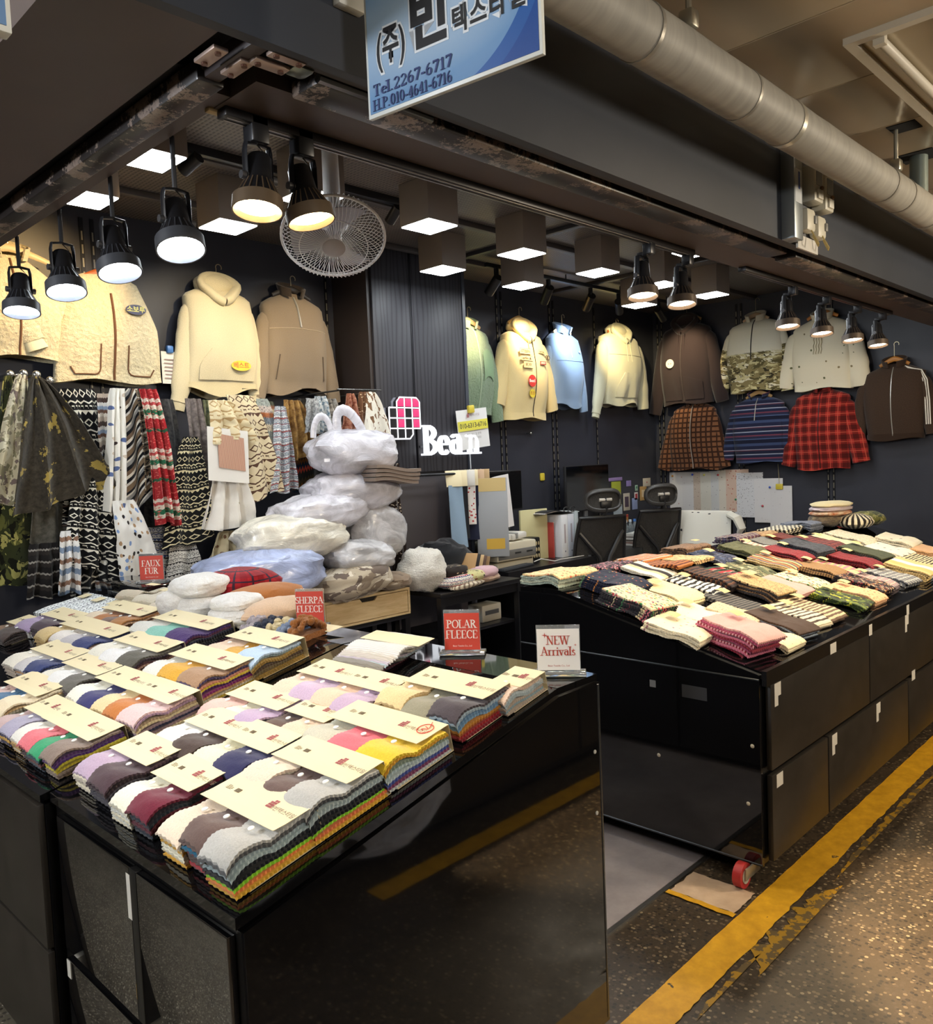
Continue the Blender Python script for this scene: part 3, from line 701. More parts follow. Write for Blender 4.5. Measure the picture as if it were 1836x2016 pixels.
# ================================================================== SAMPLE PACKS on the left counter
def layer_mesh(amp, seed, L=0.19, W=0.095, teeth=True, th=0.0065, nx=38, ny=10, dome=True):
    rr = random.Random(seed); ph = rr.random()*6
    def prof(x):
        q = x/L
        return amp*(0.013*math.sin(PI*min(1, q/0.52))**1.0 - 0.006*math.exp(-x/0.014) + 0.002*math.sin(ph + q*9))
    vs = []; uv = []
    for lay in (0, 1):
        for i in range(nx+1):
            for j in range(ny+1):
                x = L*i/nx; y = W*j/ny
                if teeth:
                    if j == 0: y += 0.0024*(i % 2)
                    if j == ny: y -= 0.0024*(i % 2)
                    if i == 0: x += 0.0024*(j % 2)
                e = min(x, 0.008)/0.008; z = prof(x) + (th if lay == 0 else 0) - (0.0012*(1-e) if lay == 0 else 0)
                z += amp*0.0030*fbm((x*30+seed, y*25, 0)) + (amp*0.008*(1-(2*j/ny-1)**2)*max(0, 1-x/L/0.55) if dome else 0)
                if lay == 0 and j in (0, ny): z -= 0.0010
                vs.append((x, y, z)); uv.append((x, y))
    n1 = (nx+1)*(ny+1); fs = []
    for i in range(nx):
        for j in range(ny):
            a = i*(ny+1)+j; q = (a, a+ny+1, a+ny+2, a+1); fs.append(q); fs.append(tuple(k+n1 for k in q)[::-1])
    for i in range(nx):
        a = i*(ny+1); fs.append((a+n1, a+ny+1+n1, a+ny+1, a)); a += ny; fs.append((a, a+ny+1, a+ny+1+n1, a+n1))
    for j in range(ny):
        fs.append((j, j+1, j+1+n1, j+n1)); a = nx*(ny+1)+j; fs.append((a+n1, a+1+n1, a+1, a))
    b = MB(); b.add(vs, fs, uv); me = b.mesh('swatch'); me.materials.append(None); return me, prof
LAY = [[layer_mesh(k/3, 10*k+s_) for s_ in range(3)] for k in range(4)]
M_CARD = Mat('cream_card', 0.55, 0.4).col('e6d8b2').mat; M_CARDIN = plain('6a5236', 0.8); M_RIVET = plain('e9e9e6', 0.3)
M_INK = plain('6d5f4a', 0.8); M_LOGO = plain('a04a50', 0.7); M_LOGO2 = plain('6a5a80', 0.7)
def logo_mesh():
    b = MB()
    for i in range(4):
        for j in range(3):
            if (i, j) in ((3, 0),): continue
            b.box((j*0.0042, i*0.0042, 0), (j*0.0042+0.0034, i*0.0042+0.0034, 0.0003))
    me = b.mesh('logo', False); me.materials.append(None); return me
ME_LOGO = logo_mesh()
def code_mesh():
    b = MB(); rr = random.Random(3); x = 0
    while x < 0.016: w = 0.0006+0.0010*rr.random(); b.box((x, 0, 0), (x+w, 0.011, 0.0003)); x += w+0.0005+0.0007*rr.random()
    for k in range(4): b.box((-0.030, 0.002*k*1.6, 0), (-0.030+0.010+0.014*rr.random(), 0.002*k*1.6+0.0011, 0.0003))
    me = b.mesh('barcode', False); me.materials.append(None); return me
ME_CODE = code_mesh()
ME_RIV = MB().lathe([(0.0072, 0.0), (0.0068, 0.0016), (0.004, 0.0030), (0.0005, 0.0033)], 14).mesh('rivet'); ME_RIV.materials.append(None)
def shade(c, f): return '%02x%02x%02x' % tuple(max(0, min(255, int(q*255*f))) for q in hx(c))
def pack(label, x0, y0, stacks, L=0.19, W=0.095, h=8, th=0.0068, card=True, pk='pack', fz=1.0, ncard=1, mats=None, group='fabric sample packs on the left counter', rotz=0.0, rivets=True):
    """stacks: right to left, each a list of colours from top to bottom"""
    t = thing('sample_pack', label, 'sample pack', (x0, y0, zL(x0)+0.0025), group=group, rot=(0, -math.atan(SL), rotz))
    n = len(stacks); rr = random.Random(hash(label) % 9973 if False else int(x0*1000+y0*7919))
    hmax = 0
    for k, st in enumerate(stacks):
        cols = st if isinstance(st, list) else [st]
        while len(cols) < h: cols = cols + [shade(cols[0], 0.75+0.4*rr.random())] if len(cols) < 3 else cols + [cols[rr.randrange(1, len(cols))]]
        up = (n-1-k)*0.0016*0 + (0.004 if k == 0 and n > 1 else 0.0)
        tt = th*(1.0 if k == 0 else 0.93)
        yj = k*W*0.965; kv = rr.randrange(3); hs = rr.uniform(0.90, 1.12) if k else 1.0; tt *= hs; rk = rr.uniform(-0.05, 0.05); ox = rr.uniform(-0.008, 0.006)
        for i in range(h):
            lev = min(3, int(round(3*(i/(h-1 if h > 1 else 1))))); me, pr = LAY[lev][kv]
            c = cols[h-1-i]
            mat = c if not isinstance(c, str) else fleece(c, fz)
            dx = (h-1-i)*0.0009 + rr.uniform(-0.003, 0.003); dy = rr.uniform(-0.003, 0.003)
            inst('swatch', me, mat, t, (dx + ox, yj+dy, 0.0016+i*tt + up*i/h), (0.03*i/h if n > 1 else 0, 0, rk*i/h + rr.uniform(-0.012, 0.012)), (L/0.19, W*1.04/0.095, tt/0.0065))
        top = h*tt + up; hmax = max(hmax, top)
        if rivets:
            xr = L*0.45; inst('rivet', ME_RIV, M_RIVET, t, (xr, yj+W*0.48, 0.0022+top+0.0125))
    if card:
        wy = n*W*0.985; ncd = ncard
        for q in range(ncd):
            a, b_ = q*wy/ncd + 0.001, (q+1)*wy/ncd - 0.001
            x1 = L + 0.016; xa = L - 0.085; zt = hmax + 0.0065 + 0.002*(ncd-1-q)
            P = [(0.03, 0.0004), (x1, 0.0004), (x1, zt), (xa+0.03, zt+0.0012), (xa, zt+0.0040)]
            b = MB(); ny = 3
            def cf(u, v):
                s = u*4; i = min(3, int(s)); f = s-i; p, q2 = P[i], P[i+1]; return (p[0]+(q2[0]-p[0])*f, a+(b_-a)*v, p[1]+(q2[1]-p[1])*f)
            b.grid(cf, 4, 1, 0.0011, (0.3, 0.2)); c = b.build('card', M_CARD, t, smooth=False)
            w_ = b_-a; zz = zt + 0.0024
            inst('logo', ME_LOGO, M_LOGO, c, (xa+0.046, a+w_*0.30+0.016, zz), (-0.017, 0, -PI/2), (1.6, 1.6, 1)); 
            inst('brand_text', text_mesh('더빈텍스타일', 0.0155), M_INK, c, (xa+0.050, a+w_*0.30-0.038, zz-0.0002), (-0.017, 0, -PI/2))
            inst('barcode', ME_CODE, M_INK, c, (xa+0.046, a+w_*0.86-0.02, zz), (-0.017, 0, -PI/2), (1.1, 1.1, 1))
    return t
# nearest unit
BR, GY, BE, CR = '6a5753', 'b9bab8', 'efd9c6', 'efe6d2'
pack('front corner pack with beige, brown and grey swatches over a lime green edge', 0.732, 1.338, [[GY, '5b5d60', '9fb0b5', 'a9bcc0', '22262c', '1d2126', '8fd230', 'e88a4a', 'e0b03a'], [BR, '7a6460', '2a6a8a', 'b03a44', '5a4a48'], [BE, CR, 'e8cfa0', 'dca83a', CR]], h=9, th=0.0074)
pack('second pack behind the front corner with a grey swatch over navy, lime and orange', 0.908, 1.338, [[GY, '4c4e52', 'a6b6b9', 'b4c4c8', '20242b', '1a1e24', '94d636', 'e57f4e', 'e2b13c'], [BR, '4e403e', '5c4b48'], [BE, CR, 'e3cfae']], h=9, th=0.0072)
pack('pack with one cream and one burgundy swatch at the front edge', 0.738, 1.690, [['6e2338', '35303a', '2c3440', '5a2030'], ['efe9d6', 'e9e1c8', 'dfe0d8']], h=7)
pack('pack with lilac and dark plum swatches at the front edge', 0.748, 1.918, [['4c3941', '3d3138', '43404a'], ['b6a0b8', 'e8dfc8', 'dcd0c0']], W=0.108, h=7)
pack('pack with cream and navy swatches in the second row', 0.922, 1.660, [['2f3058', '4a3a3a', '5c4a42'], ['efe6c8', 'e2d4ac', 'c9a878']], W=0.104, h=7)
pack('pack with white and dark brown swatches in the second row', 0.928, 1.876, [['4c3e3a', '463c3c', '3a3034'], ['f2efe6', 'e8dcc0', 'dfe0dc']], W=0.106, h=6)
pack('pack with pale grey, coral pink and yellow swatches and a red stamp', 1.098, 1.335, [['ecc73c', 'e0a83a', '8a9a8a', 'b9ccd0', 'c6d6d8', '4a58a0', '8a4a70', 'cfd6d6'], ['e4707e', 'd84a5c', 'e88a90'], ['c9c7b6', 'bfbcae', 'b98a80']], W=0.112, h=8)
pack('pack with a brown swatch beside a folded beige one', 1.095, 1.680, [['e6cdb4', 'a9b0b4', '8e969a'], ['5e4a42', 'e6d8b8', '3e3836']], W=0.090, h=5)
pack('pack with pale pink, cream and lilac swatches in the third row', 1.085, 1.872, [['bda6c4', '54505c', '6a7480'], ['f0e6d0', 'd8c8a8', '9aa098'], ['efbcb2', 'd8ccc4', '9aa4aa']], W=0.092, h=5)
pack('four-stack pack alternating peach and lilac swatches', 1.262, 1.640, [['c3abc6', '2f3040', '3a4a60'], ['efc8ae', 'b08a4a', '9a4a50'], ['c8b0ca', '3a3a4c', '90a4a0'], ['f0cdb6', 'b48e40', 'a05058']], W=0.101, h=6, ncard=2)
pack('pack with tan, olive grey and charcoal swatches over blue and red edges', 1.318, 1.338, [['514a50', '9fb4c4', '6f93b4', '7ba0c0', 'c88a3a', 'b0622e', 'a82a30', '8a2030'], ['97937f', '4a5a44', '5a4a80', '8a9a8a'], ['edcf9e', 'e3c48e', 'd9b67c']], W=0.098, h=8)
pack('single-stack pack of pinkish beige by the new arrivals sign', 1.468, 1.318, [['ecd0bc', 'c9d6da', 'b9c8cc', 'c4b4a4', '9ab0b8']], W=0.105, h=6, L=0.15)
# red stamp on the coral pack
o = bpy.data.objects[[q.name for q in bpy.data.objects if q.get('label', '').startswith('pack with pale grey, coral')][0]]
b = MB(); b.tube([(0.020*math.cos(a*PI/12), 0.020*math.sin(a*PI/12), 0) for a in range(25)], 0.0010, 5, cap=False); b.tube([(-0.008+0.016*k/8, 0.008*math.sin(k*0.9), 0) for k in range(9)], 0.0009, 5); b.tube([(0.006, -0.008, 0), (0.03, 0.006, 0)], 0.0009, 5)
st_ = b.build('red_stamp', plain('d8402a', 0.6), o); st_.location = (0.165, 0.035, 0.0685)
# middle unit
pack('front pack of the middle counter with taupe, green and coral swatches over yellow', 0.735, 2.235, [['8b7a70', '5a3a70', '4a2a6a', 'c4b83a', 'd0c040', '8a7a70'], ['2f9e6c', '34505c', '3c4a5a', '6a4040'], ['e2747f', 'b83a44', '4a3a40'], ['efe9e0', 'e4d8c4', 'c8a46a']], W=0.088, h=7, ncard=1, fz=1.8)
pack('pack with lavender and dusty pink fur swatches at the left edge', 0.742, 2.592, [['a9a4ba', '3a3a58', 'c49a4a'], ['c9aeac', 'b8a8a4', '6a5a70']], W=0.086, h=6, fz=1.8)
pack('pack with blue and cream fleece swatches cut by the left edge of the photo', 0.79, 2.79, [['ead8b8', 'd8b888', 'b0a890', 'a8a898', '9aa090'], ['3e6c92', '4a7494', '3a5a7a'], ['d8b8b0', 'c8a8a4', 'a88a88']], W=0.105, h=7, fz=1.6)
pack('long pack with pale pink, orange, cream, navy and white swatches', 0.948, 2.205, [['e3c4c4', 'a88aa0', 'b09a80', 'd8c8a0', 'a08890', '4a4a68'], ['c4793c', 'b86a34', '3a3034'], ['ead3a4', 'e0c894', 'd6bc88'], ['34346a', '2c2c50', '4a3a3a'], ['efeadb', 'e4dcc6', 'b05a5a']], W=0.104, h=8, ncard=2, fz=1.3)
pack('pack with dark grey fur, white and cream swatches in the middle counter second row', 0.965, 2.745, [['66635c', '4a3a40', '3c3644'], ['f2efe9', 'e8e2d8', 'b8a894'], ['ece4d6', 'd8ccbc', 'b9a88c']], W=0.104, h=7, fz=1.8)
pack('pack with navy fur, pale grey and ivory swatches in the middle counter second row', 0.975, 3.06, [['2d3a6e', '2a3460', '8a5a50'], ['cfcbcb', 'b8b0b0', 'd8a060'], ['efe4d6', 'dccfc0', 'c0b0a0']], W=0.115, h=7, fz=1.8)
pack('pack with tan, marigold and white fur swatches over purple and yellow edges', 1.152, 2.245, [['ad8a6c', '463a60', 'c8866c', 'd0b83a', '5a2a72', '8a2a72', 'c89a6a', 'd8d0b8'], ['dfa93a', '2a305c', '2c2c4a', 'c89a3a'], ['efeae0', 'e2d6c4', 'cfc4b4']], W=0.125, h=9, fz=1.8)
pack('pack with dark olive fur, white and ivory swatches in the third row', 1.152, 2.695, [['5c5950', '3a2c34', '5a3a3c', 'b08a74'], ['f3f1ee', 'e8e4dc', 'c8bcae'], ['efe6d8', 'ddd2c0', 'b4a48c']], W=0.122, h=8, fz=1.8)
pack('pack with navy fur, grey, pink-white and golden fur swatches further back', 1.165, 3.115, [['2e3a70', 'c4a494', 'b89890', 'a88a80'], ['c4c0c4', '8a3a3a', 'c8923a'], ['efe4de', 'd8b4ac', 'c49a94'], ['d9bf88', 'cfb070', 'c4a468']], W=0.13, h=7, fz=2.0)
pack('pack with pale blue, marigold and peach swatches by the counter joint', 1.335, 2.235, [['b9d0e8', '9ab0b8', 'b89a58', 'a8884a', '5c4a3a', '6a5a3a', 'b0904a'], ['dba53a', 'c8923a', '3a3a4c'], ['ecccb4', 'dcc0a4', 'c0a88c']], W=0.112, h=8, fz=1.6)
pack('pack with purple, mint and white shaggy swatches over dark fur', 1.345, 2.70, [['46286e', '5a2848', '1c2038', '16161c', '14141a', '2a2a3a'], ['8fcfbf', '9aa0ac', 'd0a83a', '5a7a4a', '8a9a6a'], ['efe9e0', 'e8d8cc', 'c88a80', 'd09a90']], W=0.15, h=8, fz=2.6, rivets=False)
pack('pack with camel, taupe, orange brown and beige swatches before the sherpa rolls', 1.355, 3.28, [['a87442', 'cfa888', '6a4a38', 'e0c8b0'], ['735c54', '5c4a44'], ['b0713c', 'a0663a'], ['dccab0', 'cfbca0']], W=0.098, h=6, fz=1.2)
pack('pack with lilac and plum swatches in the rear counter', 1.20, 3.64, [['493844', '3a3038'], ['a592b4', 'd8d0c8', 'c4c4c0']], W=0.16, h=6)
pack('brown fur pack with a cream card at the left edge of the rear counter', 1.10, 3.83, [['4a3a34', '3c3030'], ['8a6a4c', '7a5c44']], W=0.14, h=4, fz=2.4)
NV = nordic('eef2f2', '25294a', None, 0.06, 0.022)
for k, (x0, y0, lab) in enumerate(((1.33, 3.66, 'navy and white jacquard stack with tag, right one at the rear counter'), (1.33, 3.835, 'navy and white jacquard stack with tag, middle one at the rear counter'), (1.335, 4.01, 'navy and white jacquard stack with tag, left one at the rear counter'))):
    t = thing('fabric_stack', lab, 'fabric stack', (x0, y0, zL(x0)+0.003), rot=(0, -math.atan(SL), 0.0), group='navy and white jacquard stacks')
    for i in range(4): inst('layer', LAY[1][i % 2][0], NV, t, (i*0.003, 0, i*0.0068), (0, 0, 0.02*(i-2)), (1.4, 1.8, 1))
    MB().box((0.20, 0.06, 0.0335), (0.25, 0.13, 0.0345)).build('tag', M_CARD, t)
for (x0, y0, c, lab, n) in ((1.565, 3.42, 'e6dcc8', 'cream fur swatch stack behind the camel pack', 5), (1.58, 3.62, 'd8ccb4', 'oatmeal fur swatch stack beside the jacquard stacks', 5), (1.55, 3.27, 'ddd0bc', 'small cream swatch stack beside the sherpa roll', 3)):
    t = thing('fabric_stack', lab, 'fabric stack', (x0, y0, zL(x0)+0.003), rot=(0, -math.atan(SL) if x0 < 1.5 else -0.1, 0.1))
    for i in range(n): inst('layer', LAY[2][i % 2][0], fleece(shade(c, 0.9+0.05*(i % 3)), 2.0), t, (i*0.002, 0, 0.012+i*0.009), (0, 0, 0.03*(i-2)), (0.9, 1.7, 1.4))
    MB().box((0.12, 0.05, 0.018+n*0.0098+0.006), (0.17, 0.13, 0.019+n*0.0098+0.007)).build('tag', M_CARD, t)

t = thing('counter_riser', 'low glossy black riser at the far end of the rear counter', 'riser', (1.63, 3.68, 1.0075)); MB().bbox((0, 0, 0), (0.19, 0.50, 0.076), 0.002).build('block', M_GLOSS, t)
# pale ribbed pack lying on the flat top of the nearest unit
t = thing('sample_pack', 'fanned pack of white and grey ribbed fabrics over burgundy ones', 'sample pack', (1.49, 1.84, zL(1.49)+0.002), rot=(0, -0.14, 0.08))
cols = ['5a4a58', '6a4048', '6e3a4a', '3c3438', '8f8a80', '96928a', 'b8ccd4', 'c8c0cc', 'cfc8c0', 'd2ccc0', 'dcd8d0', 'e4e2de']
for i, c in enumerate(cols):
    me = LAY[min(3, 1+i//4)][i % 2][0]
    inst('swatch', me, stripes([(0, c), (0.5, shade(c, 0.9))], 0.006, 0), t, (0.0+0.006*i, -0.005*i+0.02, 0.002+i*0.0046), (0, 0, 0.02*(i % 3)), (0.85, 2.3, 0.8))
MB().bbox((0.14, -0.05, 0.060), (0.215, 0.20, 0.0615), 0.0006).build('card', M_CARD, t)
MB().bbox((0.02, -0.06, 0.0), (0.215, 0.22, 0.0015), 0.0006).build('card', M_CARDIN, t)

# folded sherpa and faux suede rolls
def plump(label, loc, rotz, parts):
    t = thing('folded_fabric', label, 'folded fabric', loc, rot=(0, -0.06, rotz))
    for k, (c, s_) in enumerate(parts):
        MB().sphere(c, s_, 40, 24, lambda d: ((abs(d.x)**2.6+abs(d.y)**3.2+abs(d.z)**2.4)**(-1/2.7))*0.95*(1+0.07*fbm(d*2.4+Vector((loc[1]*5+k*3, k, 0)))+0.03*fbm(d*8))).build('fold', SHW, t)
    return t
def fold_roll(label, loc, rotz, Lx, Wy, r, outm, inm, turns=1.6):
    """cloth folded over itself: spiral cross-section extruded along local y"""
    t = thing('folded_fabric', label, 'folded fabric', loc, rot=(0, -0.08, rotz))
    path = []
    n = 40
    th = 0.026
    # flat tongue below, then a rounded fold back over the top
    for i in range(n+1):
        q = i/n
        if q < 0.35: x = Lx*(1 - q/0.35); z = th
        elif q < 0.65: a = PI*(q-0.35)/0.30; x = -r*math.sin(a); z = th + r - r*math.cos(a)
        else: x = Lx*0.92*(q-0.65)/0.35; z = th + 2*r - 0.25*r*((q-0.65)/0.35)**2
        path.append((x, z))
    for nm, off, mat, tk in (('pile_side', 0.0, outm, th*0.8), ('suede_side', th*0.85, inm, 0.003)):
        b = MB()
        def fn(u, v):
            s = u*n; i = min(n-1, int(s)); f = s-i; p = Vector(path[i]).lerp(Vector(path[i+1]), f); d = (Vector(path[i+1])-Vector(path[i])).normalized(); nn = Vector((-d.y, d.x))
            p = p + nn*(off) if nm == 'suede_side' else p
            wob = 0.014*fbm((u*4, v*3, loc[0]))
            edge = 1 - 0.0*v
            return (p.x + wob + 0.012*math.sin(v*3), (v-0.5)*Wy*edge, p.y + 0.016*fbm((u*4, v*4, 2+loc[1])))
        b.grid(fn, 48, 22, tk, (Lx*2+r*3, Wy), flip=True)
        b.build(nm, mat, t)
    # soft inner fold that fills the roll
    MB().sphere((Lx*0.42, 0, th+r*0.95), (Lx*0.66, Wy*0.49, r*1.0), 24, 14, lambda d: 1+0.08*fbm(d*2.5+Vector((loc[0]*9, 0, 0)))).build('inner_fold', outm, t)
    return t
SHW = sherpa('fbf3e6', 75, 0.4)
plump('thick white sherpa folded over in front of the tartan', (1.62, 3.18, 1.0), 0.05, [((0.03, 0, 0.048), (0.105, 0.15, 0.05)), ((0.05, 0.0, 0.125), (0.115, 0.125, 0.05)), ((-0.04, 0.06, 0.06), (0.06, 0.08, 0.06))])
t = thing('folded_fabric', 'red tartan fabric folded behind the white sherpa roll', 'folded fabric', (1.76, 3.20, 1.01), rot=(0, 0, 0.0))
MB().sphere((0.10, 0, 0.075), (0.17, 0.16, 0.078), 28, 16, lambda d: (1.0/max(abs(d.x), abs(d.y), 0.7*abs(d.z), 0.72))*0.86+0.03*fbm(d*3)).build('tartan', plaid('a8262e', '7c1a24', '1e2a3a', 0.045, 0.12, 0.4), t)
plump('smaller white sherpa fold in front of the camel suede', (1.62, 2.86, 1.0), 0.12, [((0.03, 0, 0.038), (0.10, 0.12, 0.04)), ((0.04, 0.01, 0.085), (0.095, 0.105, 0.035))])
t = thing('folded_fabric', 'camel brown suede fold lying over the sherpa', 'folded fabric', (1.76, 2.98, 1.01), rot=(0, 0, 0.1))
MB().sphere((0.08, 0, 0.055), (0.21, 0.10, 0.06), 28, 14, lambda d: 1+0.10*fbm(d*2.2+Vector((4, 0, 0)))).build('suede', fleece('b5733c', 0.6), t)
t = thing('folded_fabric', 'pale beige suede fold in front of the camel one', 'folded fabric', (1.70, 2.72, 1.01), rot=(0, 0, 0.15))
MB().sphere((0.06, 0, 0.045), (0.17, 0.105, 0.05), 28, 14, lambda d: 1+0.10*fbm(d*2.2+Vector((9, 0, 0)))).build('suede', fleece('dcbb9c', 0.5), t)
MB().grid(lambda u, v: (-0.10+0.14*u, -0.08+0.15*v, 0.012+0.045*u+0.012*math.sin(v*5+u*4)), 12, 12, 0.006, (0.14, 0.15)).build('sherpa_flap', SHW, t)
# curly fur samples
t = thing('sample_pack', 'curly faux fur pack with grey, cream, blue and rust brown tufts', 'sample pack', (1.585, 2.36, zL(1.585)+0.004), rot=(0, -0.1, 0.1))
for k, c in enumerate(('a0642e', '8a9ab8', 'dccba0', '2e3448', 'b4aab0')):
    b = MB(); rr = random.Random(k)
    n = 46 if k == 0 else 34
    for q in range(n):
        x = rr.uniform(0.0, 0.13); y = rr.uniform(0, 0.062) + k*0.064; z = 0.022 + 0.03*math.sin(PI*min(1, x/0.13)) * (1.5 if k == 0 else 0.8) + rr.uniform(-0.006, 0.006)
        b.sphere((x, y, z), (0.013*rr.uniform(0.7, 1.2), 0.012*rr.uniform(0.7, 1.2), 0.013), 8, 6, lambda d: 1+0.25*fbm(d*3+Vector((q, 0, 0))))
    b.box((0.0, k*0.064+0.002, 0.001), (0.13, k*0.064+0.062, 0.022))
    b.build('curly_swatch', sherpa(c, 120), t)['kind'] = 'stuff'
MB().bbox((0.12, -0.02, 0.01), (0.19, 0.10, 0.0125), 0.001).build('card', M_CARD, t)

# ------------------------------------------------------------------ acrylic sign stands
def m_acryl():
    m = Mat('clear_acrylic', 0.06, 0.5); m.col('f4f8fa'); m.b.inputs['Transmission Weight'].default_value = 0.85; m.b.inputs['IOR'].default_value = 1.45; return m.mat
M_ACR = m_acryl(); M_SRED = plain('cf4a3c', 0.45); M_SWH = plain('eceae6', 0.45); M_LW = plain('f6efe8', 0.6); M_LR = plain('b8493c', 0.6)
def sign(label, loc, rz, paper, ink, lines, w=0.105, h=0.125, star=False, small='Bean Textile Co., Ltd'):
    t = thing('acrylic_sign', label, 'sign', loc, rotz=rz, group='acrylic sign stands on the left counter')
    MB().bbox((-w*0.62, -0.028, 0), (w*0.62, 0.028, 0.010), 0.002).build('base', M_ACR, t)
    MB().bbox((-w*0.5, -0.004, 0.010), (w*0.5, -0.0022, 0.012+h), 0.0006).build('front_pane', M_ACR, t)
    MB().bbox((-w*0.5, 0.0022, 0.010), (w*0.5, 0.004, 0.012+h), 0.0006).build('rear_pane', M_ACR, t)
    p = MB().box((-w*0.485, -0.0048, 0.014), (w*0.485, -0.0042, 0.006+h*0.97)).build('paper', paper, t)
    for s_, hh, zz in lines: serif_at(s_, hh, ink, p, (0.0, -0.0051, zz), (PI/2, 0, 0), wt=0.15, thin=0.055)
    text(small, 0.0068, ink, p, (0, -0.0051, 0.026), (PI/2, 0, 0))
    if star:
        b = MB()
        for sx, sz, r_ in ((-0.036, 0.110, 0.008), (0.040, 0.068, 0.006), (0.046, 0.083, 0.004)):
            b.prism([(sx + (r_ if k % 2 == 0 else r_*0.25)*math.cos(k*PI/4), sz + (r_ if k % 2 == 0 else r_*0.25)*math.sin(k*PI/4)) for k in range(8)], 0.0049, 0.0053, rotm(rx=PI/2))
        b.build('stars', ink, p)
RZ = -PI/4 + 0.02
sign('white sign reading NEW Arrivals in a clear acrylic stand', (1.75, 1.375, 1.008), -0.93, M_SWH, M_LR, [('NEW', 0.023, 0.085), ('Arrivals', 0.023, 0.055)], 0.118, 0.125, True)
sign('red sign reading POLAR FLEECE in a clear acrylic stand', (1.775, 1.765, 1.008), -0.93, M_SRED, M_LW, [('POLAR', 0.024, 0.082), ('FLEECE', 0.024, 0.050)], 0.112, 0.125)
sign('red sign reading SHERPA FLEECE in a clear acrylic stand', (1.765, 2.545, 1.008), -0.93, M_SRED, M_LW, [('SHERPA', 0.024, 0.088), ('FLEECE', 0.024, 0.055)], 0.108, 0.13)
sign('red sign reading FAUX FUR in a clear acrylic stand on the rear counter', (1.745, 3.79, 1.085), -0.80, M_SRED, M_LW, [('FAUX', 0.028, 0.078), ('FUR', 0.028, 0.042)], 0.115, 0.125)
sign('red sign half hidden behind the sherpa rolls', (1.80, 3.10, 1.12), -0.80, M_SRED, M_LW, [('FAUX', 0.024, 0.085)], 0.105, 0.13) if False else None
# ================================================================== FABRIC STACKS on the right counter
def fold_mesh(seed, amp):
    me, _ = layer_mesh(amp, seed, 0.23, 0.18, True, 0.0075, 40, 28, False); return me
FM = [fold_mesh(31+s_, 0.35+0.2*s_) for s_ in range(4)]
KT = plain('dcc48c', 0.8)
def stack(label, x, y, mat, n=3, wx=0.18, ly=0.23, rz=0.0, tagpos=(0.8, 0.25), und=None, group='patterned fabric stacks on the right counter'):
    # local x of the layer mesh runs up the slope (away from the aisle)
    sl = math.atan(SR) if y < 2.16 else 0.0
    y0 = y - ly/2*math.cos(sl); z0 = zR(y0) if y < 2.16 else 1.021
    t = thing('fabric_stack', label, 'fabric stack', (x + wx/2, y0, z0+0.0032), group=group, rot=(0, 0, 0))
    t.rotation_euler = (Matrix.Rotation(sl, 4, 'X') @ Matrix.Rotation(PI/2 + rz, 4, 'Z')).to_euler()
    rr = random.Random(int(x*917+y*5011)); rz += 0
    wx *= 1.08; ly *= 1.07
    for i in range(n):
        mm = mat if (not und or i == n-1) else und[i % len(und)]
        inst('layer', FM[rr.randrange(4)], mm, t, (rr.uniform(-0.006, 0.006) + 0.004*(n-i), rr.uniform(-0.004, 0.004), 0.004+i*0.0095), (0, 0, rr.uniform(-0.03, 0.03)), (ly/0.23, wx/0.18, 1.05))
    if tagpos:
        zt = 0.008+n*0.0096+0.012
        MB().grid(lambda u, v: (ly*tagpos[0]-0.035+0.05*u, wx*(1-tagpos[1])-0.06+0.055*v, zt+0.004*math.sin(u*3)), 3, 2, 0.0008).build('tag', KT, t)
    return t
ST = stripes
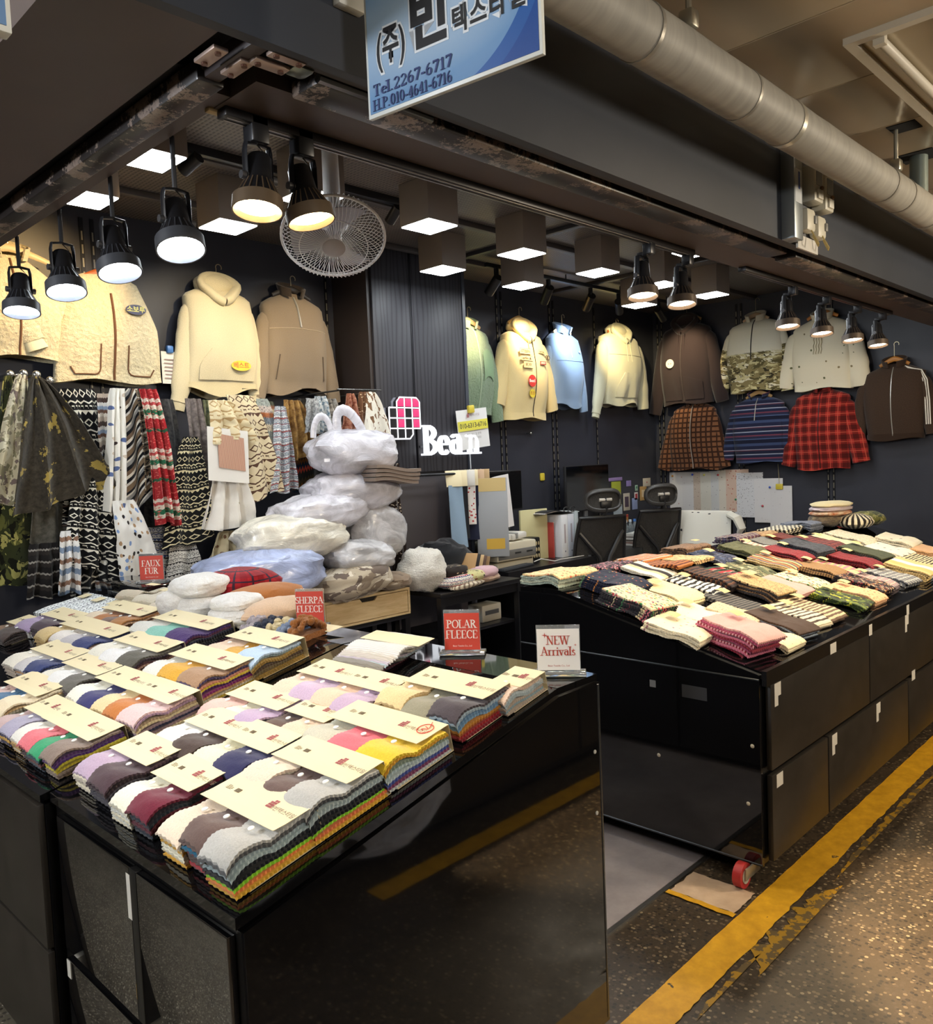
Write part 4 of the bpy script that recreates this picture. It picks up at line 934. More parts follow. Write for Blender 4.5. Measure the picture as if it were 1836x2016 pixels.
rows = [
 ('peach floral stack at the flat rear corner of the right counter', 3.00, 2.31, floral('eacb9c', ['d9775c', 'c8b48a', '8aa07a'], 70, 0.35), 5, 0.27, 0.20, 0.0, None, [fleece('a9b8ac'), fleece('c8ccb8'), fleece('b4bfb0')]),
 ('navy floral stack behind the tall bright floral one', 3.08, 2.07, floral('1e2238', ['c04a50', 'd08a4a', '5a7a5a', '2e3a5c'], 60, 0.25), 6, 0.2, 0.22, 0.1, None, None),
 ('tall stack of pink and green florals on a light ground', 2.935, 1.86, floral('e6cdb0', ['c8485a', '4a8a5a', '3a3a5a', 'd8a040'], 70, 0.36, '7a9a6a'), 7, 0.18, 0.24, -0.05, None, [floral('2c2a30', ['c8485a', '4a8a5a', 'd8c8a0', 'd87a8a'], 90, 0.4)]),
 ('cream stack with small purple flowers near the front corner', 2.895, 1.64, floral('eee2c4', ['6a4a80', 'b8868a', 'c8a870'], 40, 0.2), 4, 0.2, 0.22, 0.12, (0.85, 0.5), None),
 ('tall pink stack with red and plum layers at the front corner', 2.98, 1.44, fleece('e3a9a4', 0.6), 9, 0.185, 0.235, -0.12, (0.85, 0.6), [fleece('8a2438'), fleece('c86a84'), checks('8a2a3a', 'd8a0a8', 0.012), fleece('b04a6a')]),
 ('cream floral fabric spread behind the pink stack', 3.165, 1.70, floral('efe4c8', ['c88a80', 'b4a060', 'd8b0a0'], 55, 0.18), 2, 0.2, 0.25, 0.1, (0.9, 0.5), None),
 ('taupe floral fold beside the cream floral fabric', 3.31, 1.63, floral('d8c4a4', ['9a7a70', 'b8a484'], 80, 0.3), 3, 0.13, 0.2, 0.15, None, None),
 ('cream fabric with a kraft tag behind the grey striped stack', 3.30, 1.92, floral('ead9ae', ['b89a70', 'd0b888'], 90, 0.2), 2, 0.2, 0.24, 0.0, (0.9, 0.3), None),
 ('grey and black fine striped stack', 3.47, 1.69, ST([(0, '6a6660'), (0.5, '2c2c30')], 0.016, 0), 2, 0.16, 0.25, 0.0, (0.9, 0.5), None),
 ('dark brown stack with a pink flower', 3.38, 1.45, floral('4c3a30', ['c88a8a', '4c3a30', '4c3a30', '4c3a30'], 16, 0.3), 4, 0.17, 0.24, -0.1, (0.9, 0.5), [fleece('9aa8b8'), fleece('2c2a30')]),
 ('low cream floral stack at the counter edge beside the pink stack', 3.185, 1.39, floral('efe0bc', ['b8a060', 'c88a70'], 50, 0.2), 3, 0.16, 0.17, 0.0, None, None),
 ('cream stack with dark stripes behind the brown flower one', 3.575, 1.46, ST([(0, 'e6dcc0'), (0.6, '4a3c34')], 0.026, 0), 3, 0.15, 0.23, -0.1, (0.9, 0.5), None),
 ('brown and cream striped stack near the counter edge', 3.745, 1.47, ST([(0, '6a5444'), (0.5, 'd0bf9c')], 0.02, 0), 3, 0.16, 0.24, -0.05, (0.9, 0.5), None),
 ('brown flecked stack with thick dark layers', 3.76, 1.71, leopard('c8a878', '3a2c26', 130), 6, 0.17, 0.25, -0.08, (0.9, 0.4), [fleece('2c2424'), leopard('8a6a4c', '2a2220', 120)]),
 ('plain pink fabric stack in the middle', 3.98, 1.69, fleece('d9a39c', 0.5), 3, 0.18, 0.22, 0.0, None, None),
 ('black and white zebra striped stack', 3.525, 1.92, ST([(0, 'e8e2d4'), (0.55, '1e1c20')], 0.028, 0, 0.03), 2, 0.15, 0.23, 0.1, (0.9, 0.5), None),
 ('dark brown striped stack beside the zebra one', 3.685, 1.92, ST([(0, '2c2222'), (0.6, '5c3626'), (0.9, '8a6a4a')], 0.022, 0), 4, 0.14, 0.25, 0.0, None, None),
 ('stack with red, green and black stripes', 3.82, 1.90, ST([(0, 'b83040'), (0.25, '2a5a3c'), (0.45, '1e1c24'), (0.7, 'd8b8a0'), (0.85, 'b83040')], 0.05, 0), 3, 0.14, 0.22, -0.1, (0.9, 0.5), None),
 ('leafy green and cream floral stack', 4.22, 1.70, floral('e6d8b4', ['5a7a3a', '3a5a3a', 'c87a3a', '3a4a6a'], 55, 0.4), 2, 0.18, 0.21, 0.0, (0.9, 0.5), None),
 ('green and yellow camouflage stack at the counter edge', 4.11, 1.47, camo(['3c4a2a', 'b8b83a', '6a7a34', '22261c'], 22), 3, 0.17, 0.23, 0.1, (0.9, 0.5), None),
 ('peach patterned stack near the counter edge', 4.30, 1.46, floral('e0b088', ['a0483c', '8a7a4a', 'd8c8a0'], 60, 0.3), 3, 0.16, 0.23, 0.0, (0.9, 0.5), None),
 ('dark floral stack with black edges', 4.50, 1.49, floral('2a2226', ['b87a4a', 'c8a880', '8a3a44', 'd8c0a0'], 75, 0.4), 4, 0.16, 0.23, -0.1, (0.9, 0.5), None),
 ('dusty rose stack with a plaid corner', 4.66, 1.50, plaid('a8787c', '8a8a94', 'd8ccb8', 0.03, 0.12, 0.4), 3, 0.14, 0.22, 0.0, (0.9, 0.5), None),
 ('grey plaid stack at the edge of the counter', 4.89, 1.47, plaid('8a8c94', '3c4048', 'e0dccc', 0.03, 0.1, 0.4), 3, 0.19, 0.23, -0.1, (0.9, 0.4), None),
 ('orange brown striped stack in the rear row', 3.66, 2.16, ST([(0, 'c07a44'), (0.4, '5a2c1e'), (0.8, '8a4a2a')], 0.024, 0), 2, 0.17, 0.20, 0.1, None, None),
 ('leopard spotted fabric in the rear row', 3.88, 2.16, leopard('d9b884', '33241c', 60), 2, 0.2, 0.20, 0.05, None, None),
 ('orange, purple and white striped stack on the flat rear top', 3.74, 2.33, ST([(0, 'd88a54'), (0.3, 'e8dcc8'), (0.45, '6a5a8a'), (0.6, 'd8a060'), (0.8, 'b0543a')], 0.04, 0), 3, 0.26, 0.16, 0.0, None, None),
 ('dark pink floral stack on the flat rear top', 3.40, 2.33, floral('2c242c', ['c8788a', 'd8a0a0', '7a5a6a'], 80, 0.42), 3, 0.26, 0.15, 0.0, None, None),
 ('white, cream and dark brown folded fabric', 3.49, 2.15, ST([(0, 'ece4d0'), (0.45, '2a2224'), (0.75, 'd8c49c')], 0.13, 1), 2, 0.18, 0.20, 0.1, None, None),
 ('dark brown speckled stack at the rear edge', 4.20, 2.34, leopard('8a6a50', '241c1a', 140), 4, 0.26, 0.15, 0.0, (0.8, 0.9), None),
 ('navy camouflage stack in the rear row', 4.12, 2.13, camo(['2c3450', '4a5470', '6a6a78', '1c2034'], 26), 2, 0.2, 0.20, 0.0, (0.8, 0.4), None),
 ('olive green stack in the rear row', 4.47, 2.12, mottled('4a4c34', '6a6a48', 60), 3, 0.22, 0.20, 0.0, (0.85, 0.8), None),
 ('green and cream camouflage stack in the middle row', 4.10, 1.93, camo(['5a6044', 'c8bc98', '2e3228', '8a8664'], 20), 2, 0.18, 0.23, 0.1, (0.9, 0.6), None),
 ('blue tartan stack at the rear edge', 4.83, 2.34, plaid('3c4668', '6a3a44', 'c8b890', 0.03, 0.12, 0.4), 4, 0.26, 0.15, 0.0, None, None),
 ('plain grey stack in the rear row', 4.84, 2.13, mottled('6a6a68', '84827c', 90), 2, 0.18, 0.19, 0.0, (0.85, 0.8), None),
 ('pink plaid fabric between the olive and grey stacks', 4.66, 2.13, plaid('d8a898', 'e8d8c4', '8a4a50', 0.03, 0.1, 0.4), 2, 0.13, 0.19, 0.2, None, None),
 ('bright red tartan stack in the middle row', 4.64, 1.95, plaid('a83038', '5a1a24', '1e2420', 0.025, 0.12, 0.4), 4, 0.17, 0.23, -0.05, (0.9, 0.8), None),
 ('thick black stack with grey sheen', 4.88, 1.94, mottled('2a2c34', '4a4e58', 50), 6, 0.22, 0.23, -0.05, (0.9, 0.8), None),
 ('maroon tartan stack beside the thick black one', 5.18, 1.96, plaid('6a2a2e', '3a1c20', 'a8584a', 0.03, 0.1, 0.4), 4, 0.2, 0.23, 0.0, (0.9, 0.8), None),
 ('dark green stack with cream fold and black layers', 5.20, 1.72, mottled('3a402e', '4c5238', 60), 6, 0.2, 0.24, -0.05, (0.9, 0.6), [fleece('1e1c1c'), fleece('3a3230')]),
 ('long plain cream strip of fabric', 5.44, 1.97, fleece('ecdcb2', 0.5), 2, 0.18, 0.26, 0.0, None, None),
 ('white cable pattern fabric at the far right', 5.74, 1.97, nordic('efe6cc', 'c8b894', None, 0.05, 0.03), 2, 0.24, 0.26, 0.0, None, None),
 ('cream rolled fabric with brown motifs at the far right', 5.95, 1.76, floral('f0e6cc', ['6a4a3a', 'f0e6cc', 'f0e6cc'], 22, 0.22), 5, 0.26, 0.22, 0.05, None, None),
 ('white fabric with star motifs in the middle far right', 5.60, 1.70, floral('efe8d8', ['8a8684', 'efe8d8'], 30, 0.25), 3, 0.26, 0.22, 0.0, None, None),
 ('red and black tartan stack nearer the counter edge', 4.98, 1.70, plaid('9a2a30', '6a1c24', '201c20', 0.028, 0.1, 0.45), 4, 0.18, 0.24, 0.0, (0.9, 0.8), None),
 ('beige and pale blue stack at the counter edge on the far right', 5.22, 1.47, bands([(0, 'd8bc84'), (0.35, 'b8c8d8'), (0.65, 'd0b070')], 0.16), 5, 0.26, 0.23, 0.05, None, None),
 ('brown tweed stack in the centre', 4.56, 1.75, checks('6a5038', 'b08a5c', 0.012), 3, 0.17, 0.24, 0.1, (0.9, 0.6), None),
 ('orange and navy checked fabric in the middle row', 4.40, 1.92, bands([(0, 'c87a3c'), (0.25, '3c4a6a'), (0.5, 'd8b880'), (0.75, '6a4a3a')], 0.07), 3, 0.2, 0.23, 0.1, (0.9, 0.6), None),
 ('pink striped strip between tweed and tartan', 4.73, 1.72, ST([(0, 'd87a88'), (0.5, 'b8a878')], 0.03, 0), 2, 0.12, 0.23, 0.1, (0.9, 0.5), None),
 ('black and white checked stack at the far rear corner', 5.42, 2.33, checks('1c1c20', 'e4dcc4', 0.034), 4, 0.34, 0.17, 0.05, None, None),
 ('tan fur fabric at the rear edge', 5.12, 2.34, mottled('8a6a48', 'c8a478', 40), 3, 0.24, 0.15, 0.0, None, None),
 ('dark red fabric in front of the checked stack', 5.12, 2.14, mottled('5a2420', '7a342a', 60), 2, 0.17, 0.18, 0.0, None, None),
 ('blue grey stack beside the checked one at the far rear', 5.74, 2.30, mottled('5c6474', '848a98', 50), 5, 0.22, 0.2, 0.0, None, None),
 ('black and cream tiger striped stack at the right edge of the photo', 5.56, 1.50, ST([(0, 'e0cfa4'), (0.55, '241e1c')], 0.022, 0, 0.02), 3, 0.28, 0.2, 0.0, None, None),
 ('peach fold at the right edge of the photo', 5.86, 1.52, fleece('dfae7c', 0.6), 5, 0.24, 0.2, 0.0, None, None),
]
for r in rows:
    l, x, y, mt, n, wx, ly, rz, tg, und = r
    stack(l, x, y, mt, n, wx, ly, rz, tg, und)
# the high pile at the far rear
for k, (mt, l, z, x) in enumerate(((ST([(0, 'e8dcbc'), (0.5, '2c2622')], 0.024, 0), 'cream and black striped roll under the high pile at the far rear', 0.0, 6.06), (camo(['6a6a3a', '3a4028', 'a09a5c'], 26), 'olive camouflage roll beside the striped roll at the far rear', 0.0, 6.30))):
    t = thing('fabric_roll', l, 'fabric roll', (x, 2.08, zR(2.08)+0.02)); 
    MB().sphere((0, 0, 0.05), (0.15, 0.12, 0.055), 24, 14, lambda d: 1+0.10*fbm(d*2.5+Vector((k*5, 1, 0)))).build('roll', mt, t)
for k, (mt, l, z) in enumerate(((mottled('c46a3a', 'e0c8a8', 30), 'rust and white fabric in the high pile at the far rear', 0.105), (fleece('c8b8bc', 0.7), 'pale lilac fabric in the high pile at the far rear', 0.135), (fleece('ead6a4', 0.7), 'cream fabric on top of the high pile at the far rear', 0.162))):
    t = thing('folded_fabric', l, 'folded fabric', (5.98, 2.22, 1.0 + z)); 
    MB().sphere((0.05*k*0.3, 0, 0.02), (0.20, 0.13, 0.024), 26, 12, lambda d: 1+0.12*fbm(d*2.3+Vector((k*3, 7, 0)))).build('cloth', mt, t)
t = thing('folded_fabric', 'dark bundle carrying the high pile at the far rear', 'folded fabric', (5.98, 2.24, 1.022)); MB().sphere((0, 0, 0.055), (0.20, 0.11, 0.055), 24, 12, lambda d: 1+0.1*fbm(d*2.5)).build('cloth', mottled('5a5048', '8a7a60', 30), t)
# ================================================================== GARMENTS
PE = 0.72
class Gar:
    """a hanging top; local x = viewer's right, -y = out of the wall, z = 0 at the neck"""
    def __init__(s, label, cat, loc, end=False, sw=0.25, bw=0.27, ln=0.66, drop=0.08, nw=0.075, th=0.075, rz=0.0, hw=None):
        s.t = thing('garment' if not cat else cat.replace(' ', '_'), label, cat, loc, rotz=(-PI/2 if end else 0)+rz)
        s.sw, s.bw, s.ln, s.drop, s.nw, s.th = sw, bw, ln, drop, nw, th; s.hw = hw or bw; s.seed = loc[0]*3.1+loc[2]*1.7+loc[1]
        s.g = {}
    def wd(s, z):
        if z > -s.drop:
            q = (z + s.drop)/s.drop; return s.sw + (s.nw - s.sw)*q**1.15, s.th*(0.86 - 0.36*q)
        q = min(1, (-z - s.drop)/(s.ln - s.drop)); w = s.sw*0.98 + (s.bw - s.sw*0.98)*min(1, q*2.2) if q < 0.45 else s.bw + (s.hw - s.bw)*(q-0.45)/0.55
        return w, s.th*(0.86 + 0.30*math.sin(PI*min(1, q*1.1)))
    def fr(s, x, z, off=0.004):
        w, d = s.wd(z); q = min(0.999, abs(x/w)); return -(d + d*(1 - q**(2/PE))**(PE/2)) - off - s.wr(x, z)
    def wr(s, x, z):
        q = min(1, max(0, (-z-0.05)/s.ln)); return 0.018*q*fbm((x*8+s.seed, z*2.6, s.seed)) + 0.007*q*math.sin(x*30 + s.seed*7 + z*4)
    def body(s, mat, z0=None, z1=0.0, name='body', off=0.0, hemwave=0.012):
        z0 = -s.ln if z0 is None else z0; nu, nv = 44, max(4, int(26*(z1-z0)/s.ln)); b = MB(); circ = 4*s.bw
        def fn(u, v):
            z = z0 + (z1-z0)*v; w, d = s.wd(z); a = 2*PI*u; c, sn = math.cos(a), math.sin(a)
            x = (w+off)*math.copysign(abs(c)**PE, c); y = -d - (d+off)*math.copysign(abs(sn)**PE, sn)
            k = s.wr(x, z)*(1 if sn > 0 else 0.3)
            if abs(z - (-s.ln)) < 0.02: z += hemwave*math.sin(x*14+s.seed)
            return (x, y - k, z)
        b.grid(fn, nu, nv, 0.0, (circ, z1-z0)); o = b.build(name, mat, s.t)
        # planar UVs so that stripes and checks line up across the front
        me = o.data; uv = me.uv_layers[0].data
        for l in me.loops:
            co = me.vertices[l.vertex_index].co; uv[l.index].uv = (co.x + 1, co.z + 2)
        if z1 < 0 or True:
            pass
        return o
    def sleeve(s, side, cuff, mat, r0=0.10, r1=0.055, elbow=0.03, cuffmat=None, split=None, mat2=None, cuffl=0.05, fwd=0.0):
        x0 = side*(s.sw - 0.045); P0 = Vector((x0 - side*0.025, -s.th*0.95, -s.drop - 0.06)); P2 = Vector((cuff[0], -s.th*0.9 - fwd, cuff[1])); mid = (P0+P2)/2 + Vector((side*elbow, -fwd*0.4 - 0.012, 0.02))
        n = 14; pts = []
        for i in range(n+1):
            q = i/n; pts.append(P0*(1-q)**2 + mid*2*q*(1-q) + P2*q*q)
        rad = []
        for i in range(n+1):
            q = i/n; r = r0 + (r1-r0)*q + 0.006*fbm((q*7+s.seed, side, 3)); 
            if q > 0.9 and cuffmat: r = r1*0.92
            r *= (0.62, 0.88, 0.97)[i] if i < 3 else 1
            rad.append((r*0.62, r))
        if split:
            k = int(n*split); o = MB().tube(pts[:k+1], rad[:k+1], 18, up=(0, -1, 0)).build('sleeve', mat, s.t); MB().tube(pts[k:], rad[k:], 18, up=(0, -1, 0)).build('lower_sleeve', mat2, o)
        else: o = MB().tube(pts, rad, 18, up=(0, -1, 0)).build('sleeve', mat, s.t)
        if True:
            me = o.data; uv = me.uv_layers[0].data
            for l in me.loops:
                co = me.vertices[l.vertex_index].co; uv[l.index].uv = (co.x*0.9 + 1 + co.z*0.15*side, co.z + 2)
        if cuffmat:
            d = (pts[-1]-pts[-2]).normalized(); MB().tube([pts[-1]-d*0.008, pts[-1]+d*cuffl], [(r1*0.5, r1*0.8)]*2, 16, up=(0, -1, 0), cap=False).build('cuff', cuffmat, o)
        return o
    def hood(s, mat, w=0.135, h=0.12, strings=None, lift=0.0):
        b = MB(); th = s.th; n = 26
        pts = []; rad = []
        for i in range(n+1):
            a = -PI/2 + 2*PI*i/n; c, sn = math.cos(a), math.sin(a)
            pts.append((w*0.74*c*(0.62 + 0.38*min(1, (sn+1)/1.0)), -th*1.05 - 0.085*(0.5 - 0.5*sn) + 0.02, lift - 0.005 + h*0.60*sn - 0.03*max(0, -sn)**2))
            rad.append((0.018 + 0.007*(1-sn), 0.032 + 0.006*(1-sn)))
        b.tube(pts, rad, 14, cap=False); o = b.build('hood', mat, s.t)
        MB().sphere((0, -th*0.65, lift+0.01), (w*0.88, th*0.80, h*0.66), 22, 14, lambda d: 1+0.06*fbm(d*2+Vector((s.seed, 0, 0)))).build('hood_back', mat, o)
        if strings:
            for k in (-1, 1): MB().tube([(k*0.03, s.fr(k*0.03, -0.09)-0.02, -0.07), (k*0.032, s.fr(k*0.03, -0.16)-0.006, -0.15), (k*0.034, s.fr(k*0.03, -0.25)-0.004, -0.15-strings)], 0.0035, 6).build('drawstring', mat, o)
    def collar(s, mat, h=0.075, open_=0.35, flare=0.0, inner=None):
        b = MB()
        def fn(u, v):
            a = -PI/2 + open_/2 + (2*PI - open_)*u; r = s.nw*1.02 + flare*v; sn = math.sin(a)
            return (r*math.cos(a), -s.th*1.0 + r*0.72*sn, -0.035*(0.5-0.5*sn) + h*v*(0.8 + 0.2*sn))
        b.grid(fn, 26, 4, 0.010, (0.4, h), flip=True); return b.build('collar', mat, s.t)
    def zip(s, z0, z1, mat, r=0.005, x=0.0):
        n = 16; return MB().tube([(x, s.fr(x, z0+(z1-z0)*i/n, 0.002), z0+(z1-z0)*i/n) for i in range(n+1)], (r*0.8 if False else r), 6).build('zip', mat, s.t)
    def patch(s, name, mat, f, off=0.006, nu=10, nv=10, parent=None, thick=0.0015):
        b = MB()
        def fn(u, v):
            x, z = f(u, v); return (x, s.fr(x, z, off), z)
        b.grid(fn, nu, nv, thick, (0.2, 0.2)); return b.build(name, mat, parent or s.t)
    def oval(s, name, mat, x, z, rx, rz_, off=0.012):
        n = 24; b = MB(); y = s.fr(x, z, off)
        b.prism([(x + rx*math.cos(2*PI*k/n), z + rz_*math.sin(2*PI*k/n)) for k in range(n)], -y, -y+0.002, rotm(rx=PI/2)); return b.build(name, mat, s.t), y - 0.0025
    def pocket(s, mat, zt, zb, wt, wb):
        s.patch('pocket', mat, lambda u, v: ((u-0.5)*2*(wb + (wt-wb)*max(0, (v-0.45)/0.55)**1.2), zb + (zt-zb)*v), 0.010, 18, 12, None, 0.006)
    def seam(s, z0, x0, x1, mat, zc=0.0): 
        n = 14; MB().tube([(x0+(x1-x0)*i/n, s.fr(x0+(x1-x0)*i/n, z0 + zc*math.sin(PI*i/n), 0.0015), z0+zc*math.sin(PI*i/n)) for i in range(n+1)], 0.0025, 5).build('seam', mat, s.t)
def hanger(label, loc, end=False, wood='b98a58', hook=0.10, w=0.20, chain=0.0, group='clothes hangers on the walls', drop=0.055):
    t = thing('clothes_hanger', label, 'hanger', loc, rotz=-PI/2 if end else 0, group=group)
    n = 12; b = MB(); pts = [((-1+2*i/n)*w, 0, -drop*abs(-1+2*i/n)**1.3) for i in range(n+1)]
    b.tube(pts, [(0.016*(1-0.5*abs(-1+2*i/n)) + 0.006, 0.007) for i in range(n+1)], 10, up=(0, 0, 1)); b.build('arm', plain(wood, 0.45), t)
    hk = [(0, 0, 0.01), (0, 0, hook*0.55)] + [(0.018 - 0.020*math.cos(a), 0, hook*0.62 + 0.020*math.sin(a)) for a in [PI*k/8*1.15 for k in range(9)]]
    MB().tube(hk, 0.0028, 6).build('hook', plain('b8aa8c', 0.3, 0.9), t)
    if chain: MB().tube([(0.018, 0, hook*0.8), (0.018, 0, hook*0.8+chain)], 0.002, 5).build('chain', plain('8c8474', 0.3, 0.9), t)
M_ZIPD = plain('2a2422', 0.4, 0.4); M_ZIPL = plain('c9c4b8', 0.3, 0.5); M_PIPE = plain('6a4428', 0.8)
WY = 4.775
SHT = sherpa('ead6ae', 42, 0.75)
# sherpa jacket cut by the left edge
g = Gar('cream sherpa jacket cut off by the left edge of the photo', 'jacket', (1.51, WY, 2.76), sw=0.22, bw=0.23, ln=0.53, drop=0.13, th=0.085)
g.body(SHT); g.collar(SHT, 0.09, 1.2, 0.02); g.zip(-0.52, -0.02, M_PIPE, 0.006)
RIB = fleece('e6dcb4', 0.6)
g.sleeve(1, (0.275, -0.44), SHT, 0.105, 0.075, 0.05, RIB, fwd=0.02); g.sleeve(-1, (0.07, -0.44), SHT, 0.10, 0.07, -0.06, RIB, fwd=0.07)
hanger('hanger of the sherpa jacket at the left edge', (1.51, WY-0.08, 2.80), wood='c9b48a', chain=0.1)
# sherpa vest
g = Gar('cream sherpa vest with brown piping and navy oval sticker', 'vest', (1.985, WY-0.02, 2.72), sw=0.185, bw=0.275, ln=0.60, drop=0.04, nw=0.10, th=0.08, hw=0.30)
g.body(SHT); g.zip(-0.59, -0.12, M_PIPE, 0.007)
for k in (-1, 1):
    n = 20; P = []
    for i in range(n+1):
        q = i/n
        if q < 0.4: x, z = k*0.075, -0.40 - 0.13*q/0.4
        elif q < 0.55: a = (q-0.4)/0.15*PI/2; x, z = k*(0.075 + 0.035*(1-math.cos(a))), -0.53 - 0.035*math.sin(a)
        elif q < 0.85: x, z = k*(0.11 + 0.10*(q-0.55)/0.3), -0.565
        else: a = (q-0.85)/0.15; x, z = k*(0.21 + 0.02*a), -0.565 + 0.04*a
        P.append((x, g.fr(x, z, 0.004), z))
    MB().tube(P, 0.004, 6).build('pocket_piping', M_PIPE, g.t)
o, y = g.oval('sticker', plain('3a3c58', 0.5), 0.125, -0.20, 0.058, 0.028, 0.018); text('소보루', 0.038, plain('d8d070', 0.5), o, (0.125, y, -0.20), (PI/2, 0, 0), 0.0008)
hanger('orange wooden hanger of the sherpa vest', (1.985, WY-0.10, 2.735), wood='a8582c', hook=0.14, w=0.13, chain=0.12)
# cream hoodie with pocket
CRH = fleece('d6c8a4', 0.5)
g = Gar('cream hoodie with kangaroo pocket and yellow oval sticker', 'hoodie', (2.69, WY, 2.74), sw=0.225, bw=0.235, ln=0.66, drop=0.07, th=0.085, hw=0.245)
g.body(CRH, -g.ln+0.06); g.body(fleece('d2c29a', 0.5), -g.ln, -g.ln+0.062, 'hem_band', 0.006, 0.03); g.hood(CRH, 0.16, 0.11, lift=0.0); g.pocket(CRH, -0.40, -0.585, 0.12, 0.185)
g.sleeve(-1, (-0.295, -0.72), CRH, 0.095, 0.055, 0.0, CRH); g.sleeve(1, (0.235, -0.66), CRH, 0.09, 0.055, 0.02, CRH)
o, y = g.oval('sticker', plain('d8c038', 0.5), 0.075, -0.495, 0.068, 0.032, 0.022); text('베스트', 0.04, plain('c8502a', 0.5), o, (0.075, y, -0.495), (PI/2, 0.0, 0), 0.0006)
hanger('hanger of the cream hoodie with yellow sticker', (2.70, WY-0.07, 2.80), wood='c8b890', hook=0.1, w=0.14)
# grey half-zip
GRF = fleece('8a7a66', 0.5)
g = Gar('grey half-zip fleece pullover left of the column', 'pullover', (3.24, WY, 2.76), sw=0.24, bw=0.235, ln=0.655, drop=0.09, th=0.08, hw=0.235)
g.body(GRF, hemwave=0.03); g.collar(fleece('4a4038', 0.5), 0.085, 0.9, 0.02); g.zip(-0.235, -0.03, M_ZIPL, 0.007); g.seam(-0.255, -0.22, 0.22, fleece('b8a488', 0.4), 0.01)
g.sleeve(-1, (-0.30, -0.70), GRF, 0.095, 0.055, 0.0); g.sleeve(1, (0.315, -0.72), GRF, 0.09, 0.055, 0.01)
for k in (-1, 1): MB().tube([(k*0.165, g.fr(k*0.165, -0.42), -0.42), (k*0.185, g.fr(k*0.185, -0.58), -0.58)], 0.004, 6).build('pocket_welt', plain('5a4c3e', 0.8), g.t)
hanger('black hanger of the grey half-zip fleece', (3.24, WY-0.08, 2.79), wood='2a2624', hook=0.11, w=0.15)
# back wall, right part
GRN = sherpa('7f9274', 55)
g = Gar('sage green sherpa jacket half hidden behind the column', 'jacket', (4.93, WY, 2.70), sw=0.22, bw=0.235, ln=0.74, drop=0.07, th=0.085)
g.body(GRN); g.collar(fleece('98a88a', 0.5), 0.09, 0.8, 0.02); g.zip(-0.73, -0.02, fleece('a9b89a', 0.4), 0.006, 0.02); g.sleeve(1, (0.33, -0.78), GRN, 0.10, 0.065, 0.03); g.sleeve(-1, (-0.20, -0.72), GRN, 0.09, 0.065, -0.02)
g.patch('chest_pocket', fleece('86a07c', 0.4), lambda u, v: (0.05+0.13*u, -0.20-0.22*v - 0.04*(u-0.5)**2*4), 0.009, 8, 8)
hanger('hanger with a blue clip of the sage green jacket', (4.93, WY-0.09, 2.74), wood='c8a878', hook=0.14, w=0.14)
CRJ = fleece('ddc58e', 0.6)
g = Gar('cream zip hoodie with motor sport patches and red round sticker', 'hoodie', (5.60, WY, 2.72), sw=0.25, bw=0.275, ln=0.78, drop=0.07, th=0.095, hw=0.28)
g.body(CRJ, -g.ln+0.05); g.body(CRJ, -g.ln, -g.ln+0.052, 'hem_band', 0.005); g.hood(CRJ, 0.17, 0.12, 0.10, 0.01); g.zip(-0.76, -0.08, M_ZIPD, 0.004, 0.03)
g.sleeve(-1, (-0.345, -0.66), CRJ, 0.115, 0.08, 0.02); g.sleeve(1, (0.40, -0.70), CRJ, 0.115, 0.075, 0.03)
INK2 = plain('4a3c30', 0.8)
def plabel(txt, x, z, sz, mat=INK2, bg=None, w=0.1):
    y = g.fr(x, z, 0.014)
    p = MB().box((x-w/2, y, z-sz*0.62), (x+w/2, y+0.002, z+sz*0.62)).build('patch', bg or CRJ, g.t); text(txt, sz, mat, p, (x, y-0.0008, z), (PI/2, 0, 0), 0.0006)
    if not bg: MB().box((x-w/2, y-0.0007, z+sz*0.66), (x+w/2, y+0.001, z+sz*0.74)).box((x-w/2, y-0.0007, z-sz*0.74), (x+w/2, y+0.001, z-sz*0.66)).build('rule', INK2, p)
plabel('STEBEN', -0.10, -0.21, 0.034, w=0.15); plabel('aerfley ▲', -0.10, -0.27, 0.03, w=0.15); plabel('IKW', -0.09, -0.325, 0.042, w=0.12)
plabel('summer', 0.13, -0.20, 0.02, w=0.09); plabel('EMW', 0.12, -0.30, 0.026, plain('e8d8c0', 0.6), plain('8a3a30', 0.6), 0.08)
for x, z in ((0.24, -0.24), (0.262, -0.24)): MB().tube([(x+0.018*math.cos(a*PI/6), g.fr(0.24, -0.24, 0.012), z+0.018*math.sin(a*PI/6)) for a in range(13)], 0.003, 5, cap=False).build('ring_patch', INK2, g.t)
o, y = g.oval('sticker', plain('c8342c', 0.5), -0.045, -0.46, 0.052, 0.052, 0.014); text('Best1', 0.036, plain('f0e8e0', 0.5), o, (-0.045, y, -0.46), (PI/2, 0, 0), 0.0008)
o, y = g.oval('sticker', plain('dcc23c', 0.5), -0.03, -0.565, 0.038, 0.038, 0.015); text('초코', 0.034, plain('b05a2a', 0.5), o, (-0.03, y, -0.565), (PI/2, 0, 0), 0.0006)
hanger('hanger of the cream patch hoodie', (5.59, WY-0.08, 2.82), wood='c8a060', hook=0.12, w=0.15)
BLU = fleece('8296ae', 0.5)
g = Gar('light blue half-zip fleece pullover on the back wall', 'pullover', (6.20, WY, 2.76), sw=0.215, bw=0.24, ln=0.70, drop=0.085, th=0.085, hw=0.235)
